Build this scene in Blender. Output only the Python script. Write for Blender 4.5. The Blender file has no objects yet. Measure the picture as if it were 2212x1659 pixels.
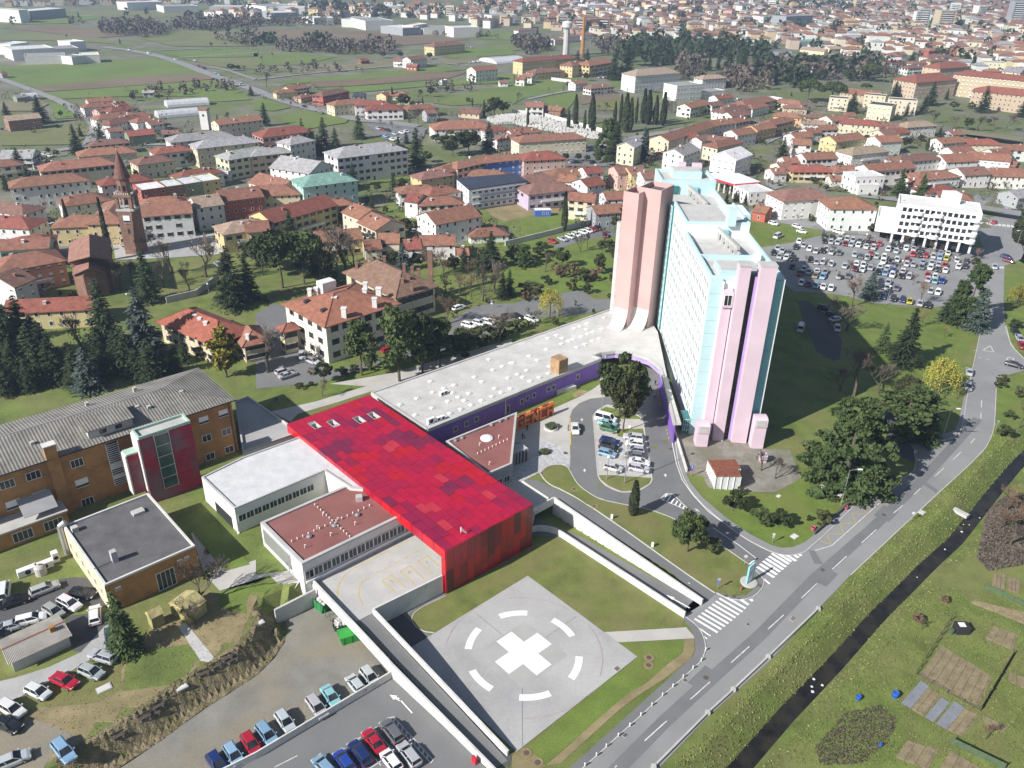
import bpy,math,random
import numpy as np
from mathutils import Vector,Matrix
from mathutils.geometry import delaunay_2d_cdt,tessellate_polygon
random.seed(7)
rnd=random.random
def uni(a,b):return a+(b-a)*random.random()
sc=bpy.context.scene
C=sc.collection
HC=98.0
FPX,PITCH,ROLL=1776.0,math.radians(28.05),math.radians(1.39)
CX,CY=1106.0,829.5
_r=Vector((1,0,0));_f=Vector((0,math.cos(PITCH),-math.sin(PITCH)));_d=Vector((0,-math.sin(PITCH),-math.cos(PITCH)))
RV=_r*math.cos(ROLL)-_d*math.sin(ROLL)
DV=_r*math.sin(ROLL)+_d*math.cos(ROLL)
FV=_f
cam=bpy.data.cameras.new('camera');camo=bpy.data.objects.new('camera',cam);C.objects.link(camo)
m=Matrix.Identity(4)
for i in range(3):
 m[i][0]=RV[i];m[i][1]=-DV[i];m[i][2]=-FV[i]
m[0][3],m[1][3],m[2][3]=0,0,HC
camo.matrix_world=m
cam.sensor_width=36.0;cam.lens=FPX/2212.0*36.0
cam.clip_start=1.0;cam.clip_end=12000
sc.camera=camo
SUN_EL,SUN_AZ=math.radians(34.0),math.radians(233.0)
world=bpy.data.worlds.new('World');sc.world=world;world.use_nodes=True
wn=world.node_tree.nodes;wl=world.node_tree.links
sky=wn.new('ShaderNodeTexSky');sky.sky_type='NISHITA';sky.sun_disc=False
sky.sun_elevation=SUN_EL;sky.sun_rotation=SUN_AZ;sky.altitude=100;sky.air_density=1.0;sky.dust_density=1.2;sky.ozone_density=1.0
bg=wn['Background'];bg.inputs['Strength'].default_value=0.05
wl.new(sky.outputs[0],bg.inputs[0])
sl=bpy.data.lights.new('sun','SUN');sl.energy=5.0;sl.angle=math.radians(0.53);sl.color=(1.0,0.965,0.915)
so=bpy.data.objects.new('sun',sl);C.objects.link(so)
sd=Vector((math.sin(SUN_AZ)*math.cos(SUN_EL),math.cos(SUN_AZ)*math.cos(SUN_EL),math.sin(SUN_EL)))
so.rotation_euler=sd.to_track_quat('Z','Y').to_euler();so.location=(-60,-60,150)
sc.view_settings.view_transform='Standard';sc.view_settings.look='None'
sc.view_settings.exposure=0.70;sc.view_settings.gamma=1.0;sc.view_settings.use_curve_mapping=False
sc.render.engine='CYCLES'
sc.cycles.use_denoising=True
sc.cycles.max_bounces=6;sc.cycles.diffuse_bounces=3;sc.cycles.glossy_bounces=2;sc.cycles.volume_bounces=0
sc.cycles.transparent_max_bounces=4
def ray(x,y):return RV*(x-CX)+DV*(y-CY)+FV*FPX
def G(x,y,z=0.0):
 v=ray(x,y);t=(z-HC)/v.z
 return Vector((v.x*t,v.y*t,z))
def proj(p):
 q=Vector(p)-Vector((0,0,HC));w=q.dot(FV)
 if w<1:w=1
 return(CX+FPX*q.dot(RV)/w,CY+FPX*q.dot(DV)/w)
def T(t,x,y):
 k=.4358 if t=='33' else.25
 return(553*int(t[0])+k*x,414.75*int(t[1])+k*y)
def TT(t,*xy):return[T(t,xy[i],xy[i+1])for i in range(0,len(xy),2)]
KERB=[G(*p)for p in[(1180,1735),(1263,1655),(1525,1405),(1747,1187),(1874,1064),(2071,942),(2089,854),(2119,712),(2140,575)]]
_e=(KERB[-1]-KERB[-2]).normalized();KERB.append(KERB[-1]+_e*4000)
_e=(KERB[0]-KERB[1]).normalized();KERB.insert(0,KERB[0]+_e*400)
LOWPX=[(1527,1292),(1420,1237),(1270,1148),(1200,1103),(1120,1110),(1000,1120),(860,1165),(760,1225),(690,1262),(656,1292),(596,1332),(606,1372),(580,1415),(540,1455),(475,1495),(415,1533),(335,1592),(255,1645),(150,1710),(100,1900),(1300,1900),(1420,1560),(1530,1400)]
LOW=[G(*p)for p in LOWPX]
STREAM=[G(*p,-2.0)for p in[(1430,1830),(1600,1655),(1700,1540),(1800,1437),(1900,1325),(2000,1225),(2065,1165),(2125,1090),(2190,1010),(2260,940),(2330,870),(2420,790)]]
def _segd(px,py,a,b):
 dx,dy=b[0]-a[0],b[1]-a[1];L=dx*dx+dy*dy+1e-9
 t=np.clip(((px-a[0])*dx+(py-a[1])*dy)/L,0,1)
 ex,ey=px-(a[0]+t*dx),py-(a[1]+t*dy)
 return np.sqrt(ex*ex+ey*ey),dx*(py-a[1])-dy*(px-a[0])
def pline_sd(px,py,pts):
 best=np.full(px.shape,1e18);sg=np.zeros(px.shape)
 for a,b in zip(pts[:-1],pts[1:]):
  d,s=_segd(px,py,a,b)
  u=d<best
  best=np.where(u,d,best);sg=np.where(u,s,sg)
 return best,sg
def inside_np(px,py,poly):
 r=np.zeros(px.shape,bool);n=len(poly)
 for i in range(n):
  a,b=poly[i],poly[(i+1)%n]
  c=(a[1]>py)!=(b[1]>py)
  with np.errstate(divide='ignore',invalid='ignore'):
   xs=(b[0]-a[0])*(py-a[1])/((b[1]-a[1])if b[1]!=a[1]else 1e-12)+a[0]
  r^=c&(px<xs)
 return r
def Zn(px,py):
 px=np.asarray(px,float);py=np.asarray(py,float)
 d,s=pline_sd(px,py,KERB)
 z=np.where(s>0,3.0*np.clip((d-4)/34,0,1),0.0)
 dl,_=pline_sd(px,py,LOW+[LOW[0]])
 w=np.where((px<G(600,1335).x+1)&(py<118),2.6,0.5)
 z=np.where(inside_np(px,py,LOW),0.0,z*np.clip(dl/w,0,1))
 ds,_=pline_sd(px,py,STREAM)
 z=np.where(s>0,z,z-2.7*np.clip(1-(ds-.8)/3.6,0,1))
 return z
_K=[(a.x,a.y,b.x-a.x,b.y-a.y,(b.x-a.x)**2+(b.y-a.y)**2+1e-9)for a,b in zip(KERB[:-1],KERB[1:])]
_L=[(a.x,a.y,b.x-a.x,b.y-a.y,(b.x-a.x)**2+(b.y-a.y)**2+1e-9)for a,b in zip(LOW,LOW[1:]+LOW[:1])]
_S=[(a.x,a.y,b.x-a.x,b.y-a.y,(b.x-a.x)**2+(b.y-a.y)**2+1e-9)for a,b in zip(STREAM[:-1],STREAM[1:])]
_LX=G(600,1335).x+1
def _near(x,y,segs):
 best=1e18;sg=0
 for ax_,ay_,dx,dy,L in segs:
  ex,ey=x-ax_,y-ay_;t=(ex*dx+ey*dy)/L
  t=0 if t<0 else 1 if t>1 else t
  qx,qy=ex-t*dx,ey-t*dy;d=qx*qx+qy*qy
  if d<best:best=d;sg=dx*ey-dy*ex
 return math.sqrt(best),sg
def Z(x,y):
 d,s=_near(x,y,_K)
 if s>0:
  z=3*min(max((d-4)/34,0),1)
  if y>150 or x<-150:return z
  inn=False
  for ax_,ay_,dx,dy,L in _L:
   if(ay_>y)!=(ay_+dy>y)and x<dx*(y-ay_)/dy+ax_:inn=not inn
  if inn:return 0.0
  return z*min(max(_near(x,y,_L)[0]/(2.6 if(x<_LX and y<118)else.5),0),1)
 return-2.7*min(max(1-(_near(x,y,_S)[0]-.8)/3.6,0),1)if x>20 and y<330 else 0.0
_zc={}
def at(x,y,dz=0.0):
 k=(round(x,1),round(y,1))
 if k not in _zc:
  z=1.5
  for _ in range(14):
   p=G(x,y,z);z=.5*z+.5*Z(p.x,p.y)
  p=G(x,y,z);_zc[k]=(p.x,p.y,z)
 p=_zc[k]
 return Vector((p[0],p[1],p[2]+dz))
def nodes(name):
 mt=bpy.data.materials.new(name);mt.use_nodes=True
 nt=mt.node_tree
 return mt,nt.nodes,nt.links,nt.nodes['Principled BSDF']
def ramp(n,l,fac,stops):
 r=n.new('ShaderNodeValToRGB');e=r.color_ramp.elements
 while len(e)<len(stops):e.new(.5)
 for k,(p,c)in enumerate(stops):e[k].position=p;e[k].color=(*c,1)
 l.new(fac,r.inputs[0]);return r.outputs[0]
def mixc(n,l,fac,a,b,mode='MIX'):
 x=n.new('ShaderNodeMix');x.data_type='RGBA';x.blend_type=mode
 for i,v in((0,fac),(6,a),(7,b)):
  if hasattr(v,'links'):l.new(v,x.inputs[i])
  elif isinstance(v,(tuple,list)):x.inputs[i].default_value=(*v,1)
  else:x.inputs[i].default_value=v
 return x.outputs[2]
def noise(n,l,vec,scale,detail=4,rough=.55):
 t=n.new('ShaderNodeTexNoise');t.inputs['Scale'].default_value=scale;t.inputs['Detail'].default_value=detail;t.inputs['Roughness'].default_value=rough
 if vec is not None:l.new(vec,t.inputs['Vector'])
 return t.outputs['Fac']
MATS={}
def M(name,col,var=.18,scale=.6,rough=.85,fine=0,fscale=8,bump=0,bscale=6,bdist=.05,obj=False,metal=0,coat=0,wpos=True,hue=None,hfac=.5,spec=None):
 """procedural surface: colour broken by coarse and fine noise, optional bump; obj: colour comes from the object"""
 mt,n,l,b=nodes(name)
 if wpos:vec=n.new('ShaderNodeNewGeometry').outputs['Position']
 else:vec=n.new('ShaderNodeTexCoord').outputs['Object']
 if obj:
  oi=n.new('ShaderNodeObjectInfo');base=oi.outputs['Color']
 else:base=tuple(col)
 f1=noise(n,l,vec,scale,5)
 v1=ramp(n,l,f1,[(.3,(1-var,)*3),(.72,(1+var,)*3)])
 c=mixc(n,l,1.0,base,v1,'MULTIPLY')
 if hue is not None:
  f3=noise(n,l,vec,scale*.37,3)
  hf=ramp(n,l,f3,[(.42,(0,0,0)),(.62,(hfac,)*3)])
  c=mixc(n,l,hf,c,tuple(hue))
 if fine:
  f2=noise(n,l,vec,fscale,3,.7)
  v2=ramp(n,l,f2,[(.25,(1-fine,)*3),(.75,(1+fine,)*3)])
  c=mixc(n,l,1.0,c,v2,'MULTIPLY')
 l.new(c,b.inputs['Base Color'])
 b.inputs['Roughness'].default_value=rough;b.inputs['Metallic'].default_value=metal
 if coat:b.inputs['Coat Weight'].default_value=coat;b.inputs['Coat Roughness'].default_value=.05
 if spec is not None:b.inputs['Specular IOR Level'].default_value=spec
 if bump:
  f4=noise(n,l,vec,bscale,4,.65)
  bp=n.new('ShaderNodeBump');bp.inputs['Strength'].default_value=bump;bp.inputs['Distance'].default_value=bdist
  l.new(f4,bp.inputs['Height']);l.new(bp.outputs[0],b.inputs['Normal'])
 MATS[name]=mt
 return mt
class MB:
 def __init__(s):s.v=[];s.f=[];s.m=[];s.sm=False
 def add(s,vs,fs,mi=0):
  o=len(s.v);s.v+=[tuple(p)for p in vs]
  s.f+=[tuple(o+i for i in q)for q in fs];s.m+=[mi]*len(fs)
  return s
 def box(s,x0,y0,z0,x1,y1,z1,mi=0):
  return s.add([(x0,y0,z0),(x1,y0,z0),(x1,y1,z0),(x0,y1,z0),(x0,y0,z1),(x1,y0,z1),(x1,y1,z1),(x0,y1,z1)],[(3,2,1,0),(4,5,6,7),(0,1,5,4),(1,2,6,5),(2,3,7,6),(3,0,4,7)],mi)
 def obox(s,c,u,v,w,mi=0):
  c,u,v,w=Vector(c),Vector(u),Vector(v),Vector(w)
  P=[c+u*a+v*b_+w*d for d in(-1,1)for a,b_ in((-1,-1),(1,-1),(1,1),(-1,1))]
  return s.add(P,[(3,2,1,0),(4,5,6,7),(0,1,5,4),(1,2,6,5),(2,3,7,6),(3,0,4,7)],mi)
 def prism(s,poly,z0,z1,mi=0,top=None,bottom=True):
  """poly: list of xy (any winding, may be concave); z0/z1 number or per-vertex list"""
  n=len(poly);a=sum(poly[i][0]*poly[(i+1)%n][1]-poly[(i+1)%n][0]*poly[i][1]for i in range(n))
  Z0=list(z0)if hasattr(z0,'__len__')else[z0]*n;Z1=list(z1)if hasattr(z1,'__len__')else[z1]*n
  poly=list(poly)
  if a<0:poly.reverse();Z0.reverse();Z1.reverse()
  tri=tessellate_polygon([[Vector((p[0],p[1],0))for p in poly]])
  V=[(p[0],p[1],Z0[i])for i,p in enumerate(poly)]+[(p[0],p[1],Z1[i])for i,p in enumerate(poly)]
  def up(t):
   p,q,r=(poly[i]for i in t)
   return t if(q[0]-p[0])*(r[1]-p[1])-(q[1]-p[1])*(r[0]-p[0])>0 else(t[0],t[2],t[1])
  tri=[up(tuple(t))for t in tri]
  s.add(V,[(i,(i+1)%n,n+(i+1)%n,n+i)for i in range(n)],mi)
  s.add(V,[tuple(n+i for i in t)for t in tri],mi if top is None else top)
  if bottom:s.add(V,[t[::-1]for t in tri],mi)
  return s
 def tube(s,p,q,r0,r1=None,n=8,mi=0,cap=True):
  p,q=Vector(p),Vector(q);r1=r0 if r1 is None else r1
  d=(q-p).normalized();a=d.orthogonal().normalized();b=d.cross(a)
  V=[]
  for c,r in((p,r0),(q,r1)):
   for i in range(n):
    t=2*math.pi*i/n;V.append(c+a*(r*math.cos(t))+b*(r*math.sin(t)))
  F=[(i,(i+1)%n,n+(i+1)%n,n+i)for i in range(n)]
  if cap:F+=[tuple(range(n))[::-1],tuple(range(n,2*n))]
  return s.add(V,F,mi)
 def lathe(s,c,prof,n=16,mi=0):
  c=Vector(c);V=[]
  for r,z in prof:
   for i in range(n):t=2*math.pi*i/n;V.append((c.x+r*math.cos(t),c.y+r*math.sin(t),c.z+z))
  F=[]
  for k in range(len(prof)-1):
   for i in range(n):F.append((k*n+i,k*n+(i+1)%n,(k+1)*n+(i+1)%n,(k+1)*n+i))
  F.append(tuple(range(n))[::-1]);k=(len(prof)-1)*n;F.append(tuple(range(k,k+n)))
  return s.add(V,F,mi)
 def mesh(s,name,mats):
  me=bpy.data.meshes.new(name);me.from_pydata(s.v,[],s.f)
  for mt in(mats if isinstance(mats,(list,tuple))else[mats]):me.materials.append(MATS[mt]if isinstance(mt,str)else mt)
  if any(s.m):me.polygons.foreach_set('material_index',s.m)
  if s.sm:me.polygons.foreach_set('use_smooth',[True]*len(s.f))
  me.update();return me
 def build(s,name,mats,parent=None,col=None,**kw):
  return link(name,s.mesh(name,mats),parent,col=col,**kw)
WM={}
def link(name,data,parent=None,mw=None,col=None,**kw):
 """link an object; mw is its world matrix (identity: vertices are world positions)"""
 o=bpy.data.objects.new(name,data);C.objects.link(o)
 mw=mw or Matrix.Identity(4)
 o.matrix_basis=mw
 if parent is not None:
  o.parent=parent;o.matrix_parent_inverse=WM[parent].inverted()
 WM[o]=mw
 if col is not None:o.color=(*col,1)
 tag(o,**kw);return o
def tag(o,label=None,cat=None,group=None,kind=None):
 if label:o['label']=label
 if cat:o['category']=cat
 if group:o['group']=group
 if kind:o['kind']=kind
 return o
def thing(name,loc,label=None,cat=None,group=None,rz=0.0,sc_=1.0):
 mw=Matrix.Translation(loc)@Matrix.Rotation(rz,4,'Z')@Matrix.Scale(sc_,4)
 return link(name,None,None,mw,label=label,cat=cat,group=group)
def local(name,data,parent,lm=None,col=None,**kw):
 """child with a matrix given in the parent's own frame"""
 o=bpy.data.objects.new(name,data);C.objects.link(o);o.parent=parent
 lm=lm or Matrix.Identity(4);o.matrix_basis=lm;WM[o]=WM[parent]@lm
 if col is not None:o.color=(*col,1)
 tag(o,**kw);return o
def TR(x,y,z,rz=0.0,s=1.0):
 m_=Matrix.Translation((x,y,z))@Matrix.Rotation(rz,4,'Z')
 if hasattr(s,'__len__'):m_=m_@Matrix.Diagonal((*s,1))
 elif s!=1:m_=m_@Matrix.Scale(s,4)
 return m_
def xy(ps):return[(p[0],p[1])for p in ps]
def dense(poly,step,closed=True):
 out=[];n=len(poly)
 for i in range(n if closed else n-1):
  a,b=Vector(poly[i][:2]),Vector(poly[(i+1)%n][:2]);k=max(1,int((b-a).length/step))
  out+=[a+(b-a)*(j/k)for j in range(k)]
 if not closed:out.append(Vector(poly[-1][:2]))
 return out
def smooth(pts,it=2,closed=False):
 pts=[Vector(p)for p in pts]
 for _ in range(it):
  q=[];n=len(pts)
  for i in range(n if closed else n-1):
   a,b=pts[i],pts[(i+1)%n];q+=[a*.75+b*.25,a*.25+b*.75]
  if not closed:q=[pts[0]]+q+[pts[-1]]
  pts=q
 return pts
def drape(name,poly,mat,dz,res=2.5,parent=None,zf=None,**kw):
 """a sheet laid on the terrain"""
 poly=dense(poly,res);n=len(poly)
 xs=[p.x for p in poly];ys=[p.y for p in poly]
 gx,gy=np.meshgrid(np.arange(min(xs),max(xs),res),np.arange(min(ys),max(ys),res))
 gx=gx.ravel();gy=gy.ravel()
 k=inside_np(gx,gy,poly);gx,gy=gx[k],gy[k]
 if len(gx):
  dd,_=pline_sd(gx,gy,poly+[poly[0]]);k=dd>res*.35;gx,gy=gx[k],gy[k]
 vs=poly+[Vector((a,b))for a,b in zip(gx,gy)]
 V,E_,F_,*_=delaunay_2d_cdt(vs,[],[list(range(n))],1,1e-4)
 a=np.array([v.x for v in V]);b=np.array([v.y for v in V])
 z=(Zn(a,b)if zf is None else zf(a,b))+dz
 mb=MB();mb.add(list(zip(a,b,z)),[tuple(f)for f in F_])
 for i,f in enumerate(mb.f):
  p,q,r=(mb.v[j]for j in f[:3])
  if(q[0]-p[0])*(r[1]-p[1])-(q[1]-p[1])*(r[0]-p[0])<0:mb.f[i]=f[::-1]
 return mb.build(name,mat,parent,**kw)
def drapepx(name,pts,mat,dz,sm=0,**kw):
 P=[at(*p)for p in pts]
 if sm:P=smooth([p.to_2d()for p in P],sm,True)
 return drape(name,P,mat,dz,**kw)
def strip(pts,w0,w1):
 """polygon along a polyline, from offset w0 (left) to w1 (right)"""
 pts=[Vector(p[:2])for p in pts];L=[];R=[]
 for i,p in enumerate(pts):
  d=(pts[min(i+1,len(pts)-1)]-pts[max(i-1,0)]).normalized();nrm=Vector((d.y,-d.x))
  L.append(p+nrm*w0);R.append(p+nrm*w1)
 return L+R[::-1]
def kerb(name,pts,w=.16,h=.12,mat='kerb',parent=None,closed=False,zf=None,base=.3,**kw):
 """a raised profile along a polyline on the terrain"""
 pts=[Vector(p[:2])for p in pts]
 if closed:pts=pts+[pts[0]]
 mb=MB();n=len(pts);V=[]
 for i,p in enumerate(pts):
  if closed:a,b=pts[(i-1)%(n-1)],pts[(i+1)%(n-1)]
  else:a,b=pts[max(i-1,0)],pts[min(i+1,n-1)]
  d=(b-a).normalized();nrm=Vector((d.y,-d.x))*(w/2)
  z=Z(p.x,p.y)if zf is None else zf(i,p)
  hh=h[i]if hasattr(h,'__len__')else h
  for q,zz in((p-nrm,z-base),(p-nrm,z+hh),(p+nrm,z+hh),(p+nrm,z-base)):V.append((q.x,q.y,zz))
 F=[]
 for i in range(n-1):
  for k in range(4):F.append((i*4+k,i*4+(k+1)%4,i*4+4+(k+1)%4,i*4+4+k))
 if not closed:F+=[(0,1,2,3),tuple(reversed(range(n*4-4,n*4)))]
 mb.add(V,F);return mb.build(name,mat,parent,**kw)
# ================================================================ materials
M('grass',(.125,.165,.034),.3,.22,fine=.3,fscale=3.5,bump=.7,bscale=5,hue=(.2,.18,.07),hfac=.5)
M('lawn',(.135,.16,.036),.25,.3,fine=.28,fscale=5,bump=.6,bscale=9,hue=(.2,.175,.07),hfac=.6)
M('lawn_fresh',(.125,.18,.028),.22,.25,fine=.25,fscale=4,bump=.5,bscale=8,hue=(.165,.175,.045),hfac=.5)
M('town_ground',(.17,.165,.12),.3,.06,fine=.25,fscale=.5,hue=(.115,.15,.035),hfac=.9,bump=.3,bscale=1)
M('dry_soil',(.27,.215,.115),.28,.35,fine=.25,fscale=6,bump=.7,bscale=5,hue=(.17,.15,.06),hfac=.5)
M('bank_soil',(.22,.175,.10),.4,.8,fine=.4,fscale=5,bump=1,bscale=3,bdist=.25,hue=(.13,.12,.045),hfac=.7)
M('gravel',(.215,.205,.18),.2,.25,fine=.3,fscale=9,bump=.6,bscale=11,hue=(.25,.215,.15),hfac=.8)
M('asphalt_pale',(.245,.245,.245),.16,.1,fine=.11,fscale=10,rough=.9,bump=.15,bscale=14,hue=(.27,.268,.26),hfac=.5)
M('asphalt',(.165,.166,.168),.17,.13,fine=.13,fscale=9,rough=.9,bump=.15,bscale=14,hue=(.185,.185,.183),hfac=.6)
M('asphalt_dark',(.085,.085,.088),.15,.2,fine=.12,fscale=9,rough=.9,bump=.15,bscale=14)
M('asphalt_patch',(.165,.167,.172),.08,.3,fine=.08,fscale=12,rough=.92)
M('seam',(.07,.07,.07),.2,1)
M('pad_concrete',(.35,.345,.34),.13,.17,fine=.09,fscale=2.2,rough=.9,hue=(.43,.425,.415),hfac=.9,bump=.08,bscale=8)
M('pad_centre',(.375,.37,.355),.1,.2,fine=.05,fscale=5)
M('concrete',(.47,.46,.44),.12,.35,fine=.07,fscale=5,rough=.9,hue=(.40,.395,.38),hfac=.5,bump=.12,bscale=5)
M('wall_concrete',(.62,.61,.58),.14,.5,fine=.05,fscale=5,rough=.9,hue=(.50,.49,.46),hfac=.5)
M('paving',(.45,.43,.40),.1,.3,fine=.08,fscale=4,rough=.9)
M('old_paving',(.24,.225,.19),.25,.5,fine=.2,fscale=3,hue=(.15,.14,.09),hfac=.6)
M('pebbles',(.45,.45,.46),.25,1.5,fine=.4,fscale=5,bump=1,bscale=6,bdist=.1)
M('roof_gravel',(.50,.49,.47),.12,.3,fine=.3,fscale=4.5,bump=.5,bscale=9)
M('roof_gravel_white',(.58,.58,.59),.1,.5,fine=.25,fscale=6,bump=.6,bscale=9)
M('roof_gravel_dark',(.115,.112,.115),.25,.35,fine=.4,fscale=6,bump=.8,bscale=8)
M('kerb',(.5,.49,.47),.15,1)
M('paint_white',(.82,.82,.82),.05,2,rough=.7)
M('paint_worn',(.62,.62,.6),.25,1.2,rough=.8)
M('paint_yellow',(.55,.40,.09),.2,1,rough=.8)
M('paint_red',(.37,.30,.29),.2,1,rough=.8)
M('water',(.014,.013,.011),.4,.7,rough=.14,bump=.35,bscale=3,hue=(.035,.03,.02),hfac=.8)
M('mud',(.12,.10,.075),.4,.8,fine=.3,fscale=5)
M('iron',(.12,.075,.055),.3,4)
M('steel',(.45,.46,.47),.1,2,rough=.4,metal=.6)
M('dark',(.02,.021,.024),.1,1)
M('white',(.78,.78,.77),.05,.5,rough=.7)
M('white_render',(.68,.67,.65),.08,.4,rough=.85)
M('grey_metal',(.33,.33,.34),.1,.6,rough=.6)
M('obj_paint',(1,1,1),.07,.5,obj=True,rough=.85,wpos=False,fine=.05,fscale=3)
M('obj_roof',(1,1,1),.28,.7,obj=True,rough=.9,wpos=False,fine=.28,fscale=3.2,bump=.4,bscale=7)
M('obj_soft',(1,1,1),.12,.8,obj=True,rough=.8,wpos=False)
M('wood',(.34,.22,.12),.3,1,rough=.8,wpos=False)
mt,n,l,b=nodes('glass');MATS['glass']=mt
f=noise(n,l,n.new('ShaderNodeNewGeometry').outputs['Position'],.35,2)
l.new(ramp(n,l,f,[(.35,(.012,.014,.018)),(.7,(.05,.055,.065))]),b.inputs['Base Color'])
b.inputs['Roughness'].default_value=.12
mt,n,l,b=nodes('car_paint');MATS['car_paint']=mt
oi=n.new('ShaderNodeObjectInfo');l.new(oi.outputs['Color'],b.inputs['Base Color'])
b.inputs['Roughness'].default_value=.32;b.inputs['Coat Weight'].default_value=.6;b.inputs['Coat Roughness'].default_value=.06
# ================================================================ ground
def grid_ground():
 x0,x1,y0,y1,r=-165,185,52,330,1.25
 xs=np.arange(x0,x1+.01,r);ys=np.arange(y0,y1+.01,r)
 gx,gy=np.meshgrid(xs,ys);z=Zn(gx.ravel(),gy.ravel()).reshape(gx.shape)
 nx,ny=len(xs),len(ys)
 V=np.stack([gx.ravel(),gy.ravel(),z.ravel()],1).tolist()
 F=[(j*nx+i,j*nx+i+1,(j+1)*nx+i+1,(j+1)*nx+i)for j in range(ny-1)for i in range(nx-1)]
 mb=MB();mb.v=V;mb.f=F;mb.m=[0]*len(F)
 mb.build('ground','grass',kind='structure')
 xs=np.concatenate([np.arange(-6000,-1000,250),np.arange(-1000,1001,30),np.arange(1250,6001,250)])
 ys=np.concatenate([np.arange(-300,1500,30),np.arange(1500,7001,250)])
 gx,gy=np.meshgrid(xs,ys);z=Zn(gx.ravel(),gy.ravel()).reshape(gx.shape)-.25
 inn=(gx>x0+1)&(gx<x1-1)&(gy>y0+1)&(gy<y1-1)
 z=np.where(inn,-9,z);z=np.where((gy<y0),np.minimum(z,-4),z)
 nx,ny=len(xs),len(ys)
 mb=MB();mb.v=np.stack([gx.ravel(),gy.ravel(),z.ravel()],1).tolist()
 mb.f=[(j*nx+i,j*nx+i+1,(j+1)*nx+i+1,(j+1)*nx+i)for j in range(ny-1)for i in range(nx-1)];mb.m=[0]*len(mb.f)
 mb.build('countryside','town_ground',kind='structure')
grid_ground()
S=dict(kind='structure')
mb=MB();ps=smooth([p.to_2d()for p in STREAM],2);L=strip(ps,-1.9,1.9);n_=len(ps)
mb.add([(p.x,p.y,-2.3)for p in L],[(i,2*n_-1-i,2*n_-2-i,i+1)[::-1]for i in range(n_-1)]);mb.build('stream_water','water',**S)
RL=[(1130,1790),(1263.5,1655.5),(1288.5,1634),(1335,1591),(1384,1547),(1431,1504),(1475.5,1465),(1497,1445.5),(1515,1429),(1524,1406),(1524,1392),(1518,1371),(1506,1352),(1482,1334),(1470,1326),(1522,1270),(1547,1281),(1568,1292),(1586,1297),(1621,1294),(1643,1277),(1651,1259),(1648,1249),(1630,1232),(1690,1192),(1716,1199),(1746,1190),(1874,1065),(1898,1046),(1941,1036),(1971,1024),(1980,1000),(1975,975),(1960,955),(1990,935),(2029,954),(2071,943),(2081,912),(2089,854),(2100,800),(2119,712),(2128,660),(2140,600),(2128,545),(2110,500)]
RR=[(2190,480),(2212,545),(2205,560),(2170,575),(2168,645),(2171,705),(2184,747),(2215,778),(2215,800),(2160,815),(2152,840),(2149,912),(2143,942),(2124,977),(1996,1094),(1838,1242),(1767,1316),(1659,1432),(1528,1550),(1424,1659),(1330,1760)]
drapepx('road',RL+RR,'asphalt_pale',.05,**S)
drapepx('road',[(2110,500),(2085,470),(2080,440),(2110,420),(2212,440),(2300,455),(2300,490),(2190,480)],'asphalt_pale',.04,**S)
FW=[at(*p)for p in[(1231,1659),(1447,1464),(1496,1419),(1502,1404),(1500,1379),(1489,1354),(1476,1339)]]
drapepx('footway',[(1110,1790),(1231,1659),(1447,1464),(1496,1419),(1502,1404),(1500,1379),(1489,1354),(1476,1339),(1482,1334),(1506,1352),(1518,1371),(1524,1392),(1524,1406),(1515,1429),(1497,1445.5),(1475.5,1465),(1384,1547),(1288.5,1634),(1150,1770)],'asphalt',.1,**S)
kerb('kerb',smooth([at(*p)for p in RL[0:15]],1),parent=None,h=.15,**S)
ISL=[(1540,1284),(1553,1281),(1568,1285),(1590,1289),(1612,1286),(1630,1272),(1636,1255),(1628,1236),(1606,1214)]
ISLK=[(1547,1281),(1568,1292),(1586,1297),(1621,1294),(1643,1277),(1651,1259),(1648,1249),(1632,1232)]
drapepx('footway',ISLK+[(1620,1224)]+ISL[::-1][1:-1],'asphalt',.1,**S)
kerb('kerb',smooth([at(*p)for p in ISLK],1),h=.15,**S)
SWR=[(1456,934),(1462,985),(1466,1004),(1481,1044),(1506,1080),(1556,1125),(1606,1162),(1659,1190),(1690,1200),(1716,1200),(1746,1190),(1874,1065)]
SWI=[(1462,934),(1470,985),(1478,1015),(1492,1044),(1516,1074),(1566,1117),(1616,1152),(1665,1178),(1690,1184),(1712,1183),(1738,1172),(1760,1155),(1856,1070)]
drapepx('ring_road',[(1313,858),(1276,862),(1251,872),(1236,887),(1231,905),(1233.5,962),(1231,1009),(1235,1025),(1246,1045),(1266,1062),(1296,1080),(1356,1092),(1404,1101),(1456,1121),(1531,1160),(1606,1212),(1633,1234),(1690,1196)]+[(1659,1190),(1606,1162),(1556,1125),(1506,1080),(1481,1044),(1466,1004),(1456,934),(1440,880),(1431,830),(1420,775),(1395,750),(1360,745),(1372,800),(1340,850)],'asphalt',.04,**S)
drapepx('footway',SWR+SWI[::-1],'asphalt_pale',.1,**S)
kerb('kerb',smooth([at(*p)for p in SWR],1),h=.14,**S)
kerb('kerb',smooth([at(*p)for p in[(1874,1065),(1898,1046),(1941,1036),(1971,1024),(1980,1000),(1975,975)]],1),h=.14,**S)
kerb('kerb',smooth([at(*p)for p in[(2029,954),(2071,943),(2081,912),(2089,854),(2100,800),(2119,712),(2128,660)]],1),h=.14,**S)
kerb('kerb',smooth([at(*p)for p in[(2171,705),(2184,747),(2215,778)]],1),h=.12,**S)
kerb('kerb',smooth([at(*p)for p in[(2152,840),(2149,912),(2143,942),(2124,977),(1996,1094),(1838,1242)]],1),h=.1,**S)
drapepx('footway',[(2029,954),(2071,943),(2081,912),(2089,854),(2082,858),(2072,905),(2062,930),(2020,945)],'asphalt_pale',.1,**S)
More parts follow.
